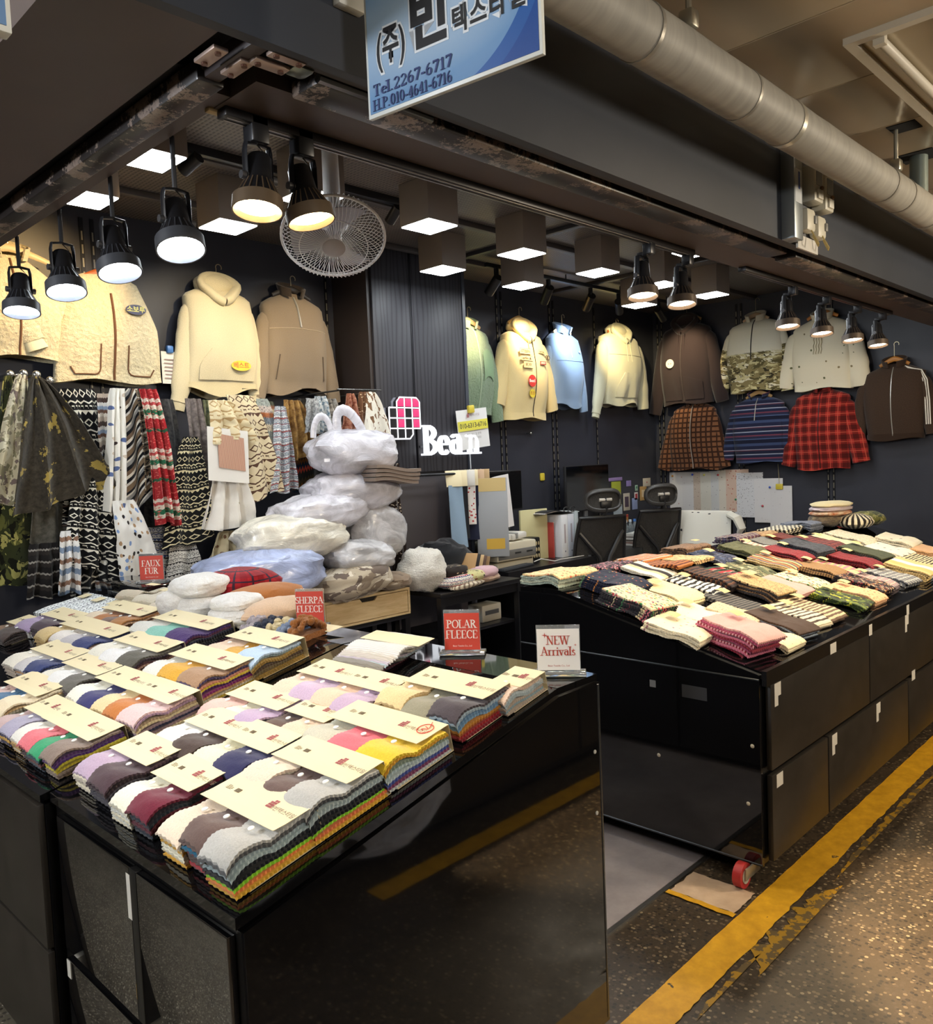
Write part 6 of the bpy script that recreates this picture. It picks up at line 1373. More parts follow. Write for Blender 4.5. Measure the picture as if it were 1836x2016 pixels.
for k in range(4):
    MB().grid(lambda u, v: (-0.17+0.36*u, -0.10+0.2*v - 0.006*k, 0.024*k + 0.010*math.sin(u*5+k*0.3) + 0.015*u), 14, 6, 0.020, (0.36, 0.2)).build('fold', fleece('8a786a', 0.6), t)
t = thing('fabric_strips', 'brown dotted fabric ends hanging beside the bag pile', 'fabric', (3.62, 4.18, 1.15)); MB().grid(lambda u, v: (-0.05+0.12*u+0.02*math.sin(v*6), 0.02*math.sin(u*9), -0.3+0.75*v), 8, 16, 0.006, (0.12, 0.75)).build('sheet', floral('2e2420', ['c8b8a4'], 55, 0.24), t)
# ---------------- wares on the small black table
t = thing('folded_fabric', 'white long-haired fur folded on the small black table', 'folded fabric', (3.66, 3.98, 0.752)); 
MB().sphere((0.0, 0, 0.145), (0.17, 0.15, 0.15), 32, 20, lambda d: 1+0.16*fbm(d*1.8+Vector((2, 0, 0)))+0.05*fbm(d*9)).build('fur', sherpa('e4ded2', 110), t)
t = thing('folded_fabric', 'black cloth heaped behind the white fur', 'folded fabric', (4.00, 4.16, 0.752)); MB().sphere((0, 0, 0.15), (0.29, 0.12, 0.15), 30, 18, lambda d: 1+0.2*fbm(d*2+Vector((8, 0, 0)))).build('cloth', fleece('17171b', 0.6), t)
for k, (l, mt, x, y, z, r) in enumerate((('dark floral cloth tucked under the white fur', floral('2a221e', ['c8b490'], 40, 0.22), 3.86, 3.93, 0.86, (0.16, 0.11, 0.045)), ('navy and cream geometric fabric fold on the small table', nordic('dcd4c4', '2c3460', 'a83a4a', 0.06, 0.025), 3.87, 3.88, 0.80, (0.20, 0.10, 0.045)), ('yellow and dark patterned fabric beside the geometric fold', floral('c8c08a', ['3a3428', '8a4a3a'], 45, 0.35), 4.02, 3.90, 0.815, (0.12, 0.10, 0.04)),
        ('pale pink cloth on the right of the small table', fleece('cfaab0', 0.5), 4.19, 3.93, 0.815, (0.13, 0.09, 0.045)), ('clear bag with beige cloth under the pink one', fleece('b89a84', 0.5), 4.20, 3.96, 0.775, (0.17, 0.12, 0.03)), ('striped beige cloth at the front of the small table', stripes([(0, 'd8ccb4'), (0.6, '8a7868')], 0.03, 0), 3.92, 3.84, 0.77, (0.22, 0.05, 0.022)))):
    t = thing('folded_fabric', l, 'folded fabric', (x, y, z), rot=(0, 0, 0.15)); MB().sphere((0, 0, 0), r, 26, 14, lambda d: (max(abs(d.x), abs(d.y), abs(d.z)*0.8)**-0.45)*0.86*(1+0.08*fbm(d*2.6+Vector((k*3, 0, 0))))).build('cloth', mt, t)
t = thing('sample_book', 'fan of tan sample cards leaning on the small table', 'sample book', (4.15, 4.06, 0.752), rot=(0, 0, 0.3))
for k in range(5): MB().bbox((-0.10+0.035*k, -0.1, 0.0), (-0.096+0.035*k, 0.1, 0.17), 0.001, Matrix.Translation((0.02*k, 0, 0.005*k)) @ rotm(ry=0.5)).build('page', plain(['b08a5c', '2a2420', 'c8a878', '5a4030', '8a6a44'][k], 0.7), t)

# ---------------- desk: hanging sample rail, printer, files, screens
t = thing('hanging_rail', 'black rod fixed to the column above the desk, with sample cards', 'rail', (3.78, 4.30, 1.51)); MB().tube([(0, 0, 0), (1.15, 0, -0.01)], 0.010, 10).build('rod', M_BLK, t); MB().bbox((0.02, 0.0, -0.015), (0.05, 0.12, 0.015), 0.003).build('bracket', M_BLK, t)
def sample_card(label, x, mat, w, h, card, ry=0.0, lean=0.0, dz=0.0):
    t = thing('sample_hanger', label, 'sample hanger', (x, 4.30, 1.51+dz), rot=(0, ry, lean), group='sample hangers on the desk rod')
    MB().bbox((-0.003, -w/2, -0.10), (0.003, w/2, 0.02), 0.001).build('card', card, t)
    MB().tube([(0, -0.012, -0.02), (0, -0.014, 0.014), (0, 0.0, 0.022), (0, 0.014, 0.014), (0, 0.012, -0.02)], 0.002, 5).build('hook', plain('b8b4a8', 0.3, 0.9), t)
    MB().grid(lambda u, v: (0.006*math.sin(u*5+v*3) + 0.008*v, -w/2+w*u*(0.9+0.1*v), -0.09 - h*v), 8, 12, 0.008, (w, h)).build('swatch', mat, t)
sample_card('light denim blue sample hanger nearest the column', 4.30, fleece('8296a8', 0.4), 0.13, 0.46, M_CARD, 0.15, 1.25); sample_card('black sample hanger beside the denim one', 4.36, fleece('1e1e22', 0.5), 0.13, 0.40, M_CARD, 0.05, 1.2)
sample_card('red speckled white sample hanger', 4.43, floral('d8d0c8', ['a83a3a'], 40, 0.3), 0.14, 0.30, plain('d8d4cc', 0.6), 0.0, 0.8); sample_card('dark navy sample hanger with cream card', 4.48, fleece('23263a', 0.5), 0.12, 0.42, M_CARD, 0.0, 1.0)
sample_card('narrow white sample hanger in the middle of the rod', 4.54, fleece('c8c4bc', 0.4), 0.13, 0.34, plain('c8a888', 0.6), 0.0, 0.7); sample_card('cream sample hanger with brown card', 4.60, fleece('cfc4ac', 0.4), 0.13, 0.25, plain('b89a70', 0.6), 0.0, 0.7)
t = thing('sample_book', 'tall grey sample book with yellow label hanging at the desk edge', 'sample book', (4.62, 4.22, 0.86), rot=(0, 0, 0.8)); MB().bbox((-0.02, -0.12, 0), (0.02, 0.12, 0.60), 0.004).build('cover', plain('9a9c9e', 0.6), t); MB().box((-0.0215, -0.09, 0.06), (-0.0195, 0.05, 0.14)).build('label', plain('c8a03c', 0.6), t); MB().box((-0.0215, -0.11, 0.50), (-0.0195, 0.10, 0.60)).build('label', plain('c8ae74', 0.6), t)
t = thing('paper_sheet', 'large white sheet hanging from the rod before the left monitor', 'paper', (4.78, 4.28, 1.47), rot=(0, -0.10, 0.15)); MB().grid(lambda u, v: (-0.11+0.23*u + 0.05*v*0.4, 0.012*math.sin(u*4), -0.42*v), 6, 8, 0.0015).build('sheet', plain('dcd8d6', 0.6), t)
t = thing('printer', 'beige desktop printer with grey front on the desk', 'printer', (4.64, 4.20, 0.75)); MB().bbox((0.02, 0.02, 0.0), (0.45, 0.32, 0.05), 0.008).bbox((0, 0, 0.06), (0.47, 0.34, 0.20), 0.012).build('case', plain('c8bfa8', 0.5), t); MB().bbox((0.01, -0.006, 0.075), (0.46, 0.004, 0.145), 0.004).build('front_panel', plain('6e6c68', 0.45), t)
for x in (0.06, 0.2, 0.34): MB().box((x, -0.009, 0.11), (x+0.07, -0.004, 0.122)).build('slot', plain('2a2a2a', 0.5), t)
for k, (x, l) in enumerate(((4.76, 'paper packet on the printer, left'), (4.95, 'paper packet on the printer, right'))):
    t = thing('paper_packet', l, 'paper packet', (x, 4.36, 0.951), rot=(0, 0.06*(1-2*k), 0.1)); MB().bbox((-0.10, -0.12, 0.012), (0.10, 0.12, 0.06), 0.012).build('pad', plain('d0ccc4', 0.6), t); MB().bbox((-0.06, -0.125, 0.02), (-0.03, 0.122, 0.066), 0.003).build('strap', plain('8a8a86', 0.5), t)
t = thing('keyboard', 'dark keyboard in front of the printer', 'keyboard', (4.60, 4.10, 0.751), rot=(0, 0, 0.12)); MB().bbox((0, 0, 0), (0.42, 0.085, 0.014), 0.004).build('base', plain('2a2c30', 0.5), t); b = MB()
for r in range(4):
    for c in range(20): b.box((0.012+c*0.02, 0.008+r*0.018, 0.014), (0.029+c*0.02, 0.023+r*0.018, 0.018))
b.build('keys', plain('3a3d42', 0.5), t)['kind'] = 'stuff'
t = thing('file_holder', 'black perforated file holder on the desk', 'file holder', (5.13, 4.28, 0.75)); MB().bbox((0, 0, 0), (0.13, 0.22, 0.20), 0.012).build('body', plain('141416', 0.4), t); b = MB()
for i in range(4):
    for j in range(3): b.lathe([(0.011, 0), (0.010, 0.001)], 10, Matrix.Translation((0.022+i*0.028, -0.001, 0.05+j*0.05)) @ rotm(rx=PI/2) @ Matrix.Diagonal((0.8, 1.6, 1, 1)))
b.build('holes', plain('b0a078', 0.6), t)['kind'] = 'stuff'
t = thing('folder', 'pale yellow cardboard folder standing behind the file holder', 'folder', (5.16, 4.40, 0.75), rot=(0, 0, -0.15)); MB().bbox((0, 0, 0), (0.30, 0.02, 0.42), 0.003).build('board', plain('c8c092', 0.7), t)
t = thing('folder', 'thin red spined booklet between folder and binders', 'folder', (5.46, 4.30, 0.75)); MB().bbox((0, 0, 0), (0.012, 0.2, 0.30), 0.002).build('spine', plain('b04038', 0.6), t)
for k, (x, w_, c, l) in enumerate(((5.50, 0.085, 'd8d8da', 'left white ring binder on the desk'), (5.59, 0.085, 'cfd0d6', 'right white ring binder on the desk'), (5.685, 0.05, 'c4cac8', 'thin white binder beside the ring binders'))):
    t = thing('ring_binder', l, 'binder', (x, 4.24, 0.75), group='white binders on the desk'); MB().bbox((0, 0, 0), (w_, 0.24, 0.36+0.02*(k == 2)), 0.004).build('cover', plain(c, 0.45), t); MB().box((w_*0.4, -0.001, 0.12), (w_*0.62, 0.0, 0.28)).build('spine_text', plain('a89a9c', 0.6), t); MB().lathe([(0.008, 0), (0.006, 0.001)], 10, Matrix.Translation((w_*0.5, -0.0005, 0.05)) @ rotm(rx=PI/2)).build('finger_ring', plain('6a6c78', 0.4), t)
t = thing('paper_stack', 'papers and black glasses lying across the binders', 'paper', (5.30, 4.26, 1.122)); MB().grid(lambda u, v: (0.0+0.48*u, 0.26*v, 0.012+0.012*math.sin(u*5)), 8, 4, 0.006).build('sheets', plain('cfc8c4', 0.6), t); MB().grid(lambda u, v: (0.02+0.3*u, -0.02+0.2*v, 0.022+0.012*math.sin(u*5)), 8, 4, 0.006).build('black_sheets', plain('26262a', 0.6), t)
o = MB().tube([(0.27+0.035*math.cos(a*PI/6), -0.02, 0.03+0.022*math.sin(a*PI/6)) for a in range(13)], 0.004, 6, cap=False).tube([(0.36+0.035*math.cos(a*PI/6), -0.02, 0.03+0.022*math.sin(a*PI/6)) for a in range(13)], 0.004, 6, cap=False).build('glasses', plain('1a1a1c', 0.3), t)
t = thing('desk_cable', 'white cable curling on the desk beside the file holder', 'cable', (5.05, 4.16, 0.754)); MB().tube([(0, 0.02, 0.02), (0.1, 0.03, 0.03), (0.2, -0.03, 0.004), (0.32, 0.0, 0.004), (0.45, -0.02, 0.004), (0.6, -0.03, 0.004)], 0.004, 6).build('wire', plain('d0ccc4', 0.5), t)
t = thing('desk_mirror', 'small black round mirror on a stand at the desk edge', 'mirror', (5.72, 4.12, 0.75)); MB().lathe([(0.05, 0), (0.048, 0.012), (0.006, 0.016), (0.005, 0.10)], 18).build('stand', M_BLK, t); MB().lathe([(0.05, 0), (0.05, 0.012)], 20, Matrix.Translation((0, 0, 0.15)) @ rotm(rx=PI/2-0.2, rz=0.5)).build('disc', plain('2e3036', 0.15), t)
def monitor(label, c, w, h, rz, stand=True):
    t = thing('monitor', label, 'monitor', (c[0], c[1], 0.75), rotz=rz, group='monitors on the desk'); z = c[2]-0.75
    MB().bbox((-w/2, 0, z), (w/2, 0.03, z+h), 0.005).build('housing', M_BLKM, t); MB().box((-w/2+0.008, -0.0012, z+0.012), (w/2-0.008, 0.0005, z+h-0.008)).build('screen', plain('08090b', 0.08), t)
    MB().bbox((-0.03, 0.03, 0.02), (0.03, 0.06, z+h*0.5), 0.006).build('neck', plain('8a8c90', 0.3, 0.5), t); MB().bbox((-0.12, -0.04, 0), (0.12, 0.14, 0.014), 0.005).build('foot', plain('8a8c90', 0.3, 0.5), t)
monitor('black monitor partly behind the hanging white sheet', (5.18, 4.62, 1.16), 0.55, 0.34, 0.0); monitor('larger black monitor behind the mesh chairs', (6.40, 4.60, 1.08), 0.80, 0.43, 0.10)
for k, (x, c, l) in enumerate(((6.78, 'd8dcdc', 'clear plastic bottle without cap visible behind the chairs'), (6.86, 'c8d0d4', 'clear plastic bottle with white cap between the chairs'), (6.94, '4a7ac0', 'clear plastic bottle with blue cap between the chairs'))):
    t = thing('water_bottle', l, 'bottle', (x, 4.45, 0.75), group='water bottles on the desk'); m = Mat('clear_plastic', 0.1, 0.5); m.col('cfd8da'); m.b.inputs['Transmission Weight'].default_value = 0.7
    MB().lathe([(0.001, 0), (0.032, 0.002), (0.033, 0.05), (0.030, 0.055), (0.033, 0.06), (0.033, 0.14), (0.015, 0.175), (0.014, 0.19)], 16).build('bottle', m.mat, t); MB().lathe([(0.016, 0.185), (0.016, 0.21), (0.001, 0.211)], 14).build('cap', plain(c, 0.4), t)
for k in range(4):
    t = thing('booklet', ['bottom booklet of the pile behind the first chair', 'second booklet of the pile behind the first chair', 'third booklet of the pile behind the first chair', 'top booklet of the pile behind the first chair'][k], 'booklet', (6.60+0.02*(k % 2), 4.20, 0.751+0.028*k), rotz=0.1*(k-1), group='booklets on the desk'); MB().bbox((-0.13, -0.09, 0), (0.13, 0.09, 0.024), 0.003).build('pages', plain('d4cfc6', 0.7), t); MB().bbox((-0.132, -0.092, 0.0225), (0.132, 0.092, 0.0265), 0.001).build('cover', plain(['8a5a4c', 'c8c4bc', '5a4a44', 'd8d4cc'][k], 0.6), t)
# ---------------- office chairs
def m_mesh():
    m = Mat('chair_mesh', 0.7, 0.3); o = m.ob(); m.col(m.ramp(m.noise(300, 1, 0.5, o), [(0.4, '2a2724'), (0.6, '3c3833')], False)); m.b.inputs['Alpha'].default_value = 0.88; return m.mat
M_MESH = m_mesh(); M_CHR = plain('1c1a19', 0.4)
def chair(label, loc, rz):
    t = thing('office_chair', label, 'chair', loc, rotz=rz, group='mesh office chairs at the desk')
    # the sitter looks along +y; the back stands at -y
    MB().bbox((-0.25, -0.22, 0.42), (0.25, 0.25, 0.50), 0.04).build('seat', plain('1a191b', 0.8), t)
    def bk(u, v): 
        x = (u-0.5)*2*(0.235 - 0.03*v**3); return (x, -0.24 + 0.05*(1-(2*u-1)**2)*-1 + 0.03*math.sin(PI*v) - 0.10*v, 0.50 + 0.58*v)
    MB().grid(bk, 10, 12, 0.004).build('back_mesh', M_MESH, t)
    fr = [bk(0, i/10) for i in range(11)] + [bk(i/8, 1) for i in range(1, 9)] + [bk(1, 1-i/10) for i in range(1, 11)] + [bk(1-i/8, 0) for i in range(1, 9)]
    MB().tube(fr, 0.016, 8, cap=False).build('back_frame', M_CHR, t)
    MB().tube([(0.20, -0.30, 0.95), (0.05, -0.36, 0.75), (0.0, -0.34, 0.55)], 0.02, 8).build('brace', M_CHR, t); MB().tube([(-0.20, -0.30, 0.95), (-0.05, -0.36, 0.75), (0.0, -0.34, 0.55)], 0.02, 8).build('brace', M_CHR, t)
    MB().tube([(0, -0.34, 0.54), (0, -0.34, 0.44), (0, -0.1, 0.40)], 0.025, 8).build('spine', M_CHR, t)
    MB().tube([(0, -0.345, 1.06), (0, -0.40, 1.14), (0, -0.385, 1.24)], [(0.026, 0.014)]*3, 10).build('headrest_post', M_CHR, t)
    h = MB().bbox((-0.05, -0.42, 1.16), (0.05, -0.37, 1.215), 0.012).build('headrest_bracket', M_CHR, t)
    MB().lathe([(0.014, -0.058), (0.016, -0.05), (0.016, 0.05), (0.014, 0.058)], 12, Matrix.Translation((0, -0.395, 1.225)) @ rotm(ry=PI/2)).build('bracket_knob', plain('b8b0a4', 0.4), h)
    def hr(a, k): return (0.155*math.copysign(abs(math.cos(a))**0.7, math.cos(a))*k, -0.35 - 0.05*(1-(math.cos(a)*k)**2), 1.22 + 0.085*math.copysign(abs(math.sin(a))**0.75, math.sin(a))*k)
    r = MB().tube([hr(2*PI*i/28, 1) for i in range(29)], [(0.016, 0.024)]*29, 10, cap=False).build('headrest_frame', plain('3a3734', 0.4), t)
    MB().grid(lambda u, v: hr(2*PI*u, max(0.02, v)), 28, 4, 0.003).build('headrest_mesh', M_MESH, r)
    for k in (-1, 1): MB().sphere((k*0.13, -0.335, 1.05), (0.045, 0.014, 0.03), 14, 8).build('clip', plain('9a9084', 0.4), t)
    MB().tube([(0, 0, 0.08), (0, 0, 0.42)], 0.028, 12).build('column', plain('2a2a2c', 0.3, 0.6), t)
    for k in range(5):
        a = 2*PI*k/5; e = (0.29*math.cos(a), 0.29*math.sin(a)); l = MB().tube([(0, 0, 0.10), (e[0], e[1], 0.075)], [0.028, 0.018], 8).build('leg', M_CHR, t); MB().tube([(e[0]-0.012, e[1], 0.03), (e[0]+0.012, e[1], 0.03)], 0.03, 12).build('caster', M_BLK, l)
chair('mesh office chair in front of the larger monitor, the left one', (5.92, 4.30, 0), -0.50); chair('mesh office chair beside the white embroidered cloth, the right one', (6.72, 4.24, 0), -0.46)
t = thing('clothes_rack', 'low black rack under the white embroidered cloth', 'rack', (6.96, 3.40, 0)); 
for y in (0.05, 0.58): MB().tube([(0, y, 0), (0, y, 1.03)], 0.014, 8).build('post', M_BLK, t)
MB().tube([(0, 0.03, 1.03), (0, 0.60, 1.03)], 0.014, 8).build('bar', M_BLK, t)
t = thing('draped_cloth', 'white cotton cloth with embroidered sprigs draped behind the chairs', 'cloth', (6.94, 3.42, 1.05)); 
MB().grid(lambda u, v: ((-0.03 - 0.05*v + 0.02*math.sin(u*7)*v) if v < 0.98 else -0.04, 0.60*u, (0.004 - 0.62*v*v - 0.02*v) + 0.015*math.sin(u*9)*v), 26, 18, 0.004, (0.6, 0.62)).build('sheet', floral('e0dccf', ['2a2a2c', '4a4a48'], 9, 0.12), t)
MB().tube([(-0.03, 0.02, -0.03), (-0.05, -0.06, -0.06), (-0.05, -0.10, -0.15), (-0.04, -0.07, -0.19)], [(0.03, 0.05), (0.03, 0.06), (0.03, 0.05), (0.02, 0.03)], 10).build('twisted_end', fleece('d8d4c6', 0.3), t)

# ---------------- counter of the stall across the aisle (out of view, mirrored in the glossy panels)
t = thing('display_counter', 'black display counter of the stall across the aisle, seen only as a reflection', 'counter', (1.25, -0.95, 0))
MB().bbox((0, 0, 0.06), (4.2, 1.02, 0.80), 0.004).build('carcass', plain('141312', 0.3), t)
for k in range(4): MB().bbox((0.02+1.04*k, 1.02, 0.10), (1.04+1.04*k, 1.036, 0.76), 0.003).build('door', M_MATTE, t)
t = thing('plastic_bag', 'translucent grey plastic sheet hanging from the counter across the aisle', 'plastic bag', (1.55, 0.10, 0.0))
MB().grid(lambda u, v: (-0.15+0.95*u, 0.02+0.05*math.sin(u*9+v*3)*(1-v) + 0.03*fbm((u*5, v*5, 0)), (0.10+0.07*math.sin(u*7.5)+0.05*u) + (0.62-0.08*u)*v), 30, 16, 0.004).build('film', m_bag('d8d8e0'), t)
# ================================================================== SIGNS, FAN, WALL DETAILS
# ---------------- hanging shop sign (blade sign)
def m_sign():
    m = Mat('blue_sign_print', 0.3, 0.5); u, v = m.uv(); o = m.ob(); sx = m.node('ShaderNodeSeparateXYZ'); m.nt.links.new(o, sx.inputs[0]); X = S(m.nt, sx.outputs[0]); Z = S(m.nt, sx.outputs[2])
    d = ((X - 0.12)*(X - 0.12)*4.0 + (Z - 0.13)*(Z - 0.13)*22.0); c = m.ramp(d, [(0.0, 'a9c2da'), (0.25, '6f98c4'), (0.7, '4a78ae')], False)
    r1 = (((X - 0.16)*(X - 0.16) + (Z - 0.20)*(Z - 0.20)).m('SQRT')); c = m.mix(r1.gt(0.21)*X.gt(0.2), c, '2a5ca4'); c = m.mix(r1.gt(0.235)*X.gt(0.2), c, '1c4a94'); m.col(c); return m.mat
t = thing('hanging_sign', 'blue hanging shop sign with Korean name and phone numbers', 'sign', (1.02, 1.20, 2.235), rotz=math.radians(-82.65))
MB().bbox((0, 0, 0), (0.375, 0.009, 0.50), 0.001).build('board', plain('d8dcd8', 0.4), t)
f = MB().box((0.006, -0.0012, 0.007), (0.369, 0.0005, 0.494)).build('printed_face', m_sign(), t)
K = plain('0c0c10', 0.5); WH = plain('dfe6ec', 0.5); NVY = plain('24356e', 0.5)
def ktext(s_, sz, x, z, off, sx=1.0):
    a = text(s_, sz, WH, f, (x, -0.0018, z), (PI/2, 0, 0), off+0.0042, name='text_outline'); b_ = text(s_, sz, K, f, (x, -0.0026, z), (PI/2, 0, 0), off)
    a.scale = (sx, 1, 1); b_.scale = (sx, 1, 1)
ktext('(주)', 0.073, 0.062, 0.112, 0.0012, 0.62); ktext('빈', 0.108, 0.150, 0.128, 0.0040, 0.92)
for k, ch in enumerate('텍스타일'): ktext(ch, 0.047, 0.217+0.0385*k, 0.103, 0.0012, 0.82)
for s_, x, z, h in (('Tel.2267-6717', 0.108, 0.036, 0.0195), ('H.P.010-4641-6716', 0.106, 0.0105, 0.0185)):
    o = serif_at(s_, h, NVY, f, (x, -0.0022, z), (PI/2, 0, 0), wt=0.15, thin=0.06)
    w = max(v.co.x for v in o.data.vertices) - min(v.co.x for v in o.data.vertices); o.scale = (0.182/w, 1, 1)
for x in (0.06, 0.31): MB().tube([(x, 0.011, 0.50), (x, 0.011, 0.565)], 0.004, 6).build('hanger', plain('8a8a88', 0.3, 0.8), t)
t = thing('hanging_sign', 'second blue sign cut off by the top left corner of the photo', 'sign', (0.02, 1.0, 2.09))
MB().bbox((0, 0, 0), (0.323, 0.02, 0.45), 0.002).build('board', plain('d8dcd8', 0.4), t); f = MB().box((0.006, -0.0012, 0.007), (0.317, 0.0005, 0.444)).build('printed_face', plain('5f88ba', 0.3), t)
text('6716', 0.085, NVY, f, (0.20, -0.002, 0.075), (PI/2, 0, 0))
for x in (0.06, 0.27): MB().tube([(x, 0.01, 0.45), (x, 0.01, 0.712)], 0.004, 6).build('hanger', plain('8a8a88', 0.3, 0.8), t)
# ---------------- electricity meters on the bulkhead
t = thing('meter_board', 'steel channel with two electricity meters and two breakers on the bulkhead', 'electric meter', (3.05, 1.292, 2.36))
MB().bbox((0, -0.05, 0), (0.075, 0, 0.40), 0.002).build('steel_channel', plain('8d9498', 0.35, 0.6), t); MB().bbox((0.075, -0.012, 0.01), (0.30, 0, 0.36), 0.002).build('back_board', plain('55565a', 0.5), t)
MB().box((0.008, -0.0506, 0.13), (0.066, -0.0498, 0.25)).build('label', plain('d0d4d6', 0.5), t); MB().box((0.036, -0.0512, 0.18), (0.05, -0.0505, 0.242)).build('label_print', plain('2c4a9c', 0.5), t)
MW = plain('cfcab8', 0.45)
for k, (x, z) in enumerate(((0.14, 0.155), (0.245, 0.14))):
    mt = MB().bbox((x, -0.07, z), (x+0.085, -0.012, z+0.135), 0.008).build('meter', MW, t); MB().box((x+0.015, -0.0712, z+0.06), (x+0.07, -0.0695, z+0.12)).build('dial_window', plain('5c6068', 0.15), mt); MB().bbox((x+0.02, -0.078, z+0.01), (x+0.065, -0.069, z+0.045), 0.003).build('terminal_cover', plain('e4dfd0', 0.4), mt); MB().sphere((x+0.045, -0.079, z+0.05), 0.008, 10, 6).build('seal', plain('7a5a3c', 0.5), mt)
for k, (x, z) in enumerate(((0.11, 0.045), (0.215, 0.035))):
    br = MB().bbox((x, -0.055, z), (x+0.08, -0.012, z+0.085), 0.014).build('breaker', MW, t); MB().bbox((x+0.055, -0.062, z+0.03), (x+0.072, -0.053, z+0.06), 0.002).build('switch', plain('8a8a86', 0.4), br)
for k in range(4): MB().tube([(0.13+0.03*k, -0.03, 0.38), (0.14+0.035*k, -0.05, 0.34), (0.16+0.03*k, -0.04, 0.29)], 0.004, 6).build('cable', plain('1a1a1a', 0.5), t)
for k in range(2): MB().tube([(0.15+0.10*k, -0.05, 0.05), (0.17+0.1*k, -0.07, 0.0), (0.19+0.1*k, -0.06, -0.005), (0.19+0.1*k, -0.04, 0.04)], 0.003, 6).build('cable', plain('b8a468', 0.5), t)
MB().box((0.10, -0.02, -0.015), (0.29, -0.012, 0.035)).build('bottom_plate', plain('d4d2cc', 0.4), t)
# ---------------- wall fan hung from the ceiling
fc = Vector((2.08, 2.70, 2.515)); fn_ = Vector((-0.34, -0.42, -0.84)).normalized()
t = thing('ceiling_fan', 'white wire-guard fan hung from the stall ceiling', 'fan', fc)
q = Vector((0, 0, 1)).rotation_difference(fn_).to_matrix().to_4x4(); MF = plain('f4f2f2', 0.4)
RG = 0.205
def gp(r, z): return (r, z)
b = MB()
for k in range(72):
    a = 2*PI*k/72; b.tube([q @ Vector((r*math.cos(a + tw), r*math.sin(a + tw), z)) for r, z, tw in ((0.045, 0.060, 0), (0.10, 0.062, 0.05), (0.16, 0.050, 0.10), (0.195, 0.025, 0.13), (RG, 0.0, 0.14))], 0.0014, 4, cap=False)
for k in range(60):
    a = 2*PI*k/60; b.tube([q @ Vector((r*math.cos(a), r*math.sin(a), z)) for r, z in ((RG, 0.0), (0.195, -0.03), (0.16, -0.055), (0.09, -0.07), (0.05, -0.075))], 0.0014, 4, cap=False)
b.build('wire_guard', MF, t)['kind'] = 'stuff'
for r, z, w in ((RG, 0.0, 0.006), (0.135, 0.058, 0.002)): MB().tube([q @ Vector((r*math.cos(2*PI*i/48), r*math.sin(2*PI*i/48), z)) for i in range(49)], w, 8, cap=False).build('guard_ring', MF, t)
MB().lathe([(0.001, 0.072), (0.030, 0.070), (0.046, 0.062), (0.046, 0.056)], 24, q).build('badge', plain('b8b2b4', 0.35), t)
hb = MB().lathe([(0.032, 0.03), (0.032, -0.02), (0.02, -0.05)], 20, q).build('hub', plain('a8a2a6', 0.4), t)
for k in range(3):
    a0 = 2*PI*k/3 + 0.4
    MB().grid(lambda u, v: q @ Vector(((0.025+0.145*v)*math.cos(a0 + (u-0.5)*(0.9-0.1*v)), (0.025+0.145*v)*math.sin(a0 + (u-0.5)*(0.9-0.1*v)), (u-0.5)*0.05)), 8, 8, 0.003).build('blade', plain('a9a4ac', 0.3), t)
MB().lathe([(0.05, -0.06), (0.062, -0.08), (0.058, -0.14), (0.03, -0.165), (0.001, -0.168)], 20, q).build('motor', MF, t)
b0 = q @ Vector((0, 0, -0.15)); MB().tube([b0, b0 + Vector((0.03, 0.04, 0.10)), b0 + Vector((0.03, 0.04, 0.26)), Vector((b0.x+0.03, b0.y+0.04, ZC-fc.z+0.002))], [0.028, 0.036, 0.034, 0.03], 14).build('stem', MF, t)
# ---------------- illuminated logo and letters on the column
t = thing('logo_sign', 'illuminated white grid logo with pink squares on the column', 'sign', (3.755, 4.40, 1.77)); MLIT = emis('fbfbff', 1.1); MPNK = emis('e0326c', 0.75)
def cellbox(b, i, j, k=0): return (0.076*i, 0.076*j)
cells_all = [(0, 0), (1, 0), (2, 0), (0, 1), (1, 1), (2, 1), (0, 2), (1, 2), (2, 2), (1, 3), (2, 3), (3, 3), (3, 2), (3, 1), (1, 1)]
cw, ch = 0.072, 0.0725
b = MB()
outl = [(0.0, 0.03), (0.03, 0.0), (0.185, 0.0), (0.215, 0.03), (0.215, 0.073), (0.288, 0.073), (0.288, 0.26), (0.258, 0.29), (0.10, 0.29), (0.073, 0.26), (0.073, 0.2175), (0.0, 0.2175)]
MB().prism([(x, z) for x, z in outl], 0.002, 0.045, rotm(rx=PI/2)).build('box', plain('1e1c1e', 0.4), t, smooth=False)
b = MB()
P_ = outl + outl[:1]
for p, q2 in zip(P_, P_[1:]): b.tube([(p[0], -0.047, p[1]), (q2[0], -0.047, q2[1])], 0.0048, 6)
for x0, z0, x1, z1 in ((0.072, 0, 0.072, 0.2175), (0.144, 0, 0.144, 0.29), (0.215, 0.073, 0.215, 0.29), (0, 0.073, 0.215, 0.073), (0, 0.145, 0.288, 0.145), (0.073, 0.2175, 0.288, 0.2175)): b.tube([(x0, -0.047, z0), (x1, -0.047, z1)], 0.0042, 6)
b.build('lit_outline', MLIT, t)
for (i, j) in ((1, 3), (2, 3), (3, 3), (1, 2), (3, 2), (1, 1), (3, 1)):
    MB().bbox((0.072*i+0.009, -0.050, 0.0725*j+0.009), (0.072*i+0.064, -0.0455, 0.0725*j+0.064), 0.006).build('pink_square', MPNK, t)
MB().prism([(x, z) for x, z in outl], 0.0005, 0.012, Matrix.Translation((-0.018, 0, 0.0)) @ rotm(rx=PI/2)).build('side_return', plain('8a8c96', 0.4), t, smooth=False)
t = thing('letter_sign', 'illuminated white letters reading Bean on the column', 'sign', (4.315, 4.40, 1.655)); ML2 = emis('f4f8ff', 1.0)
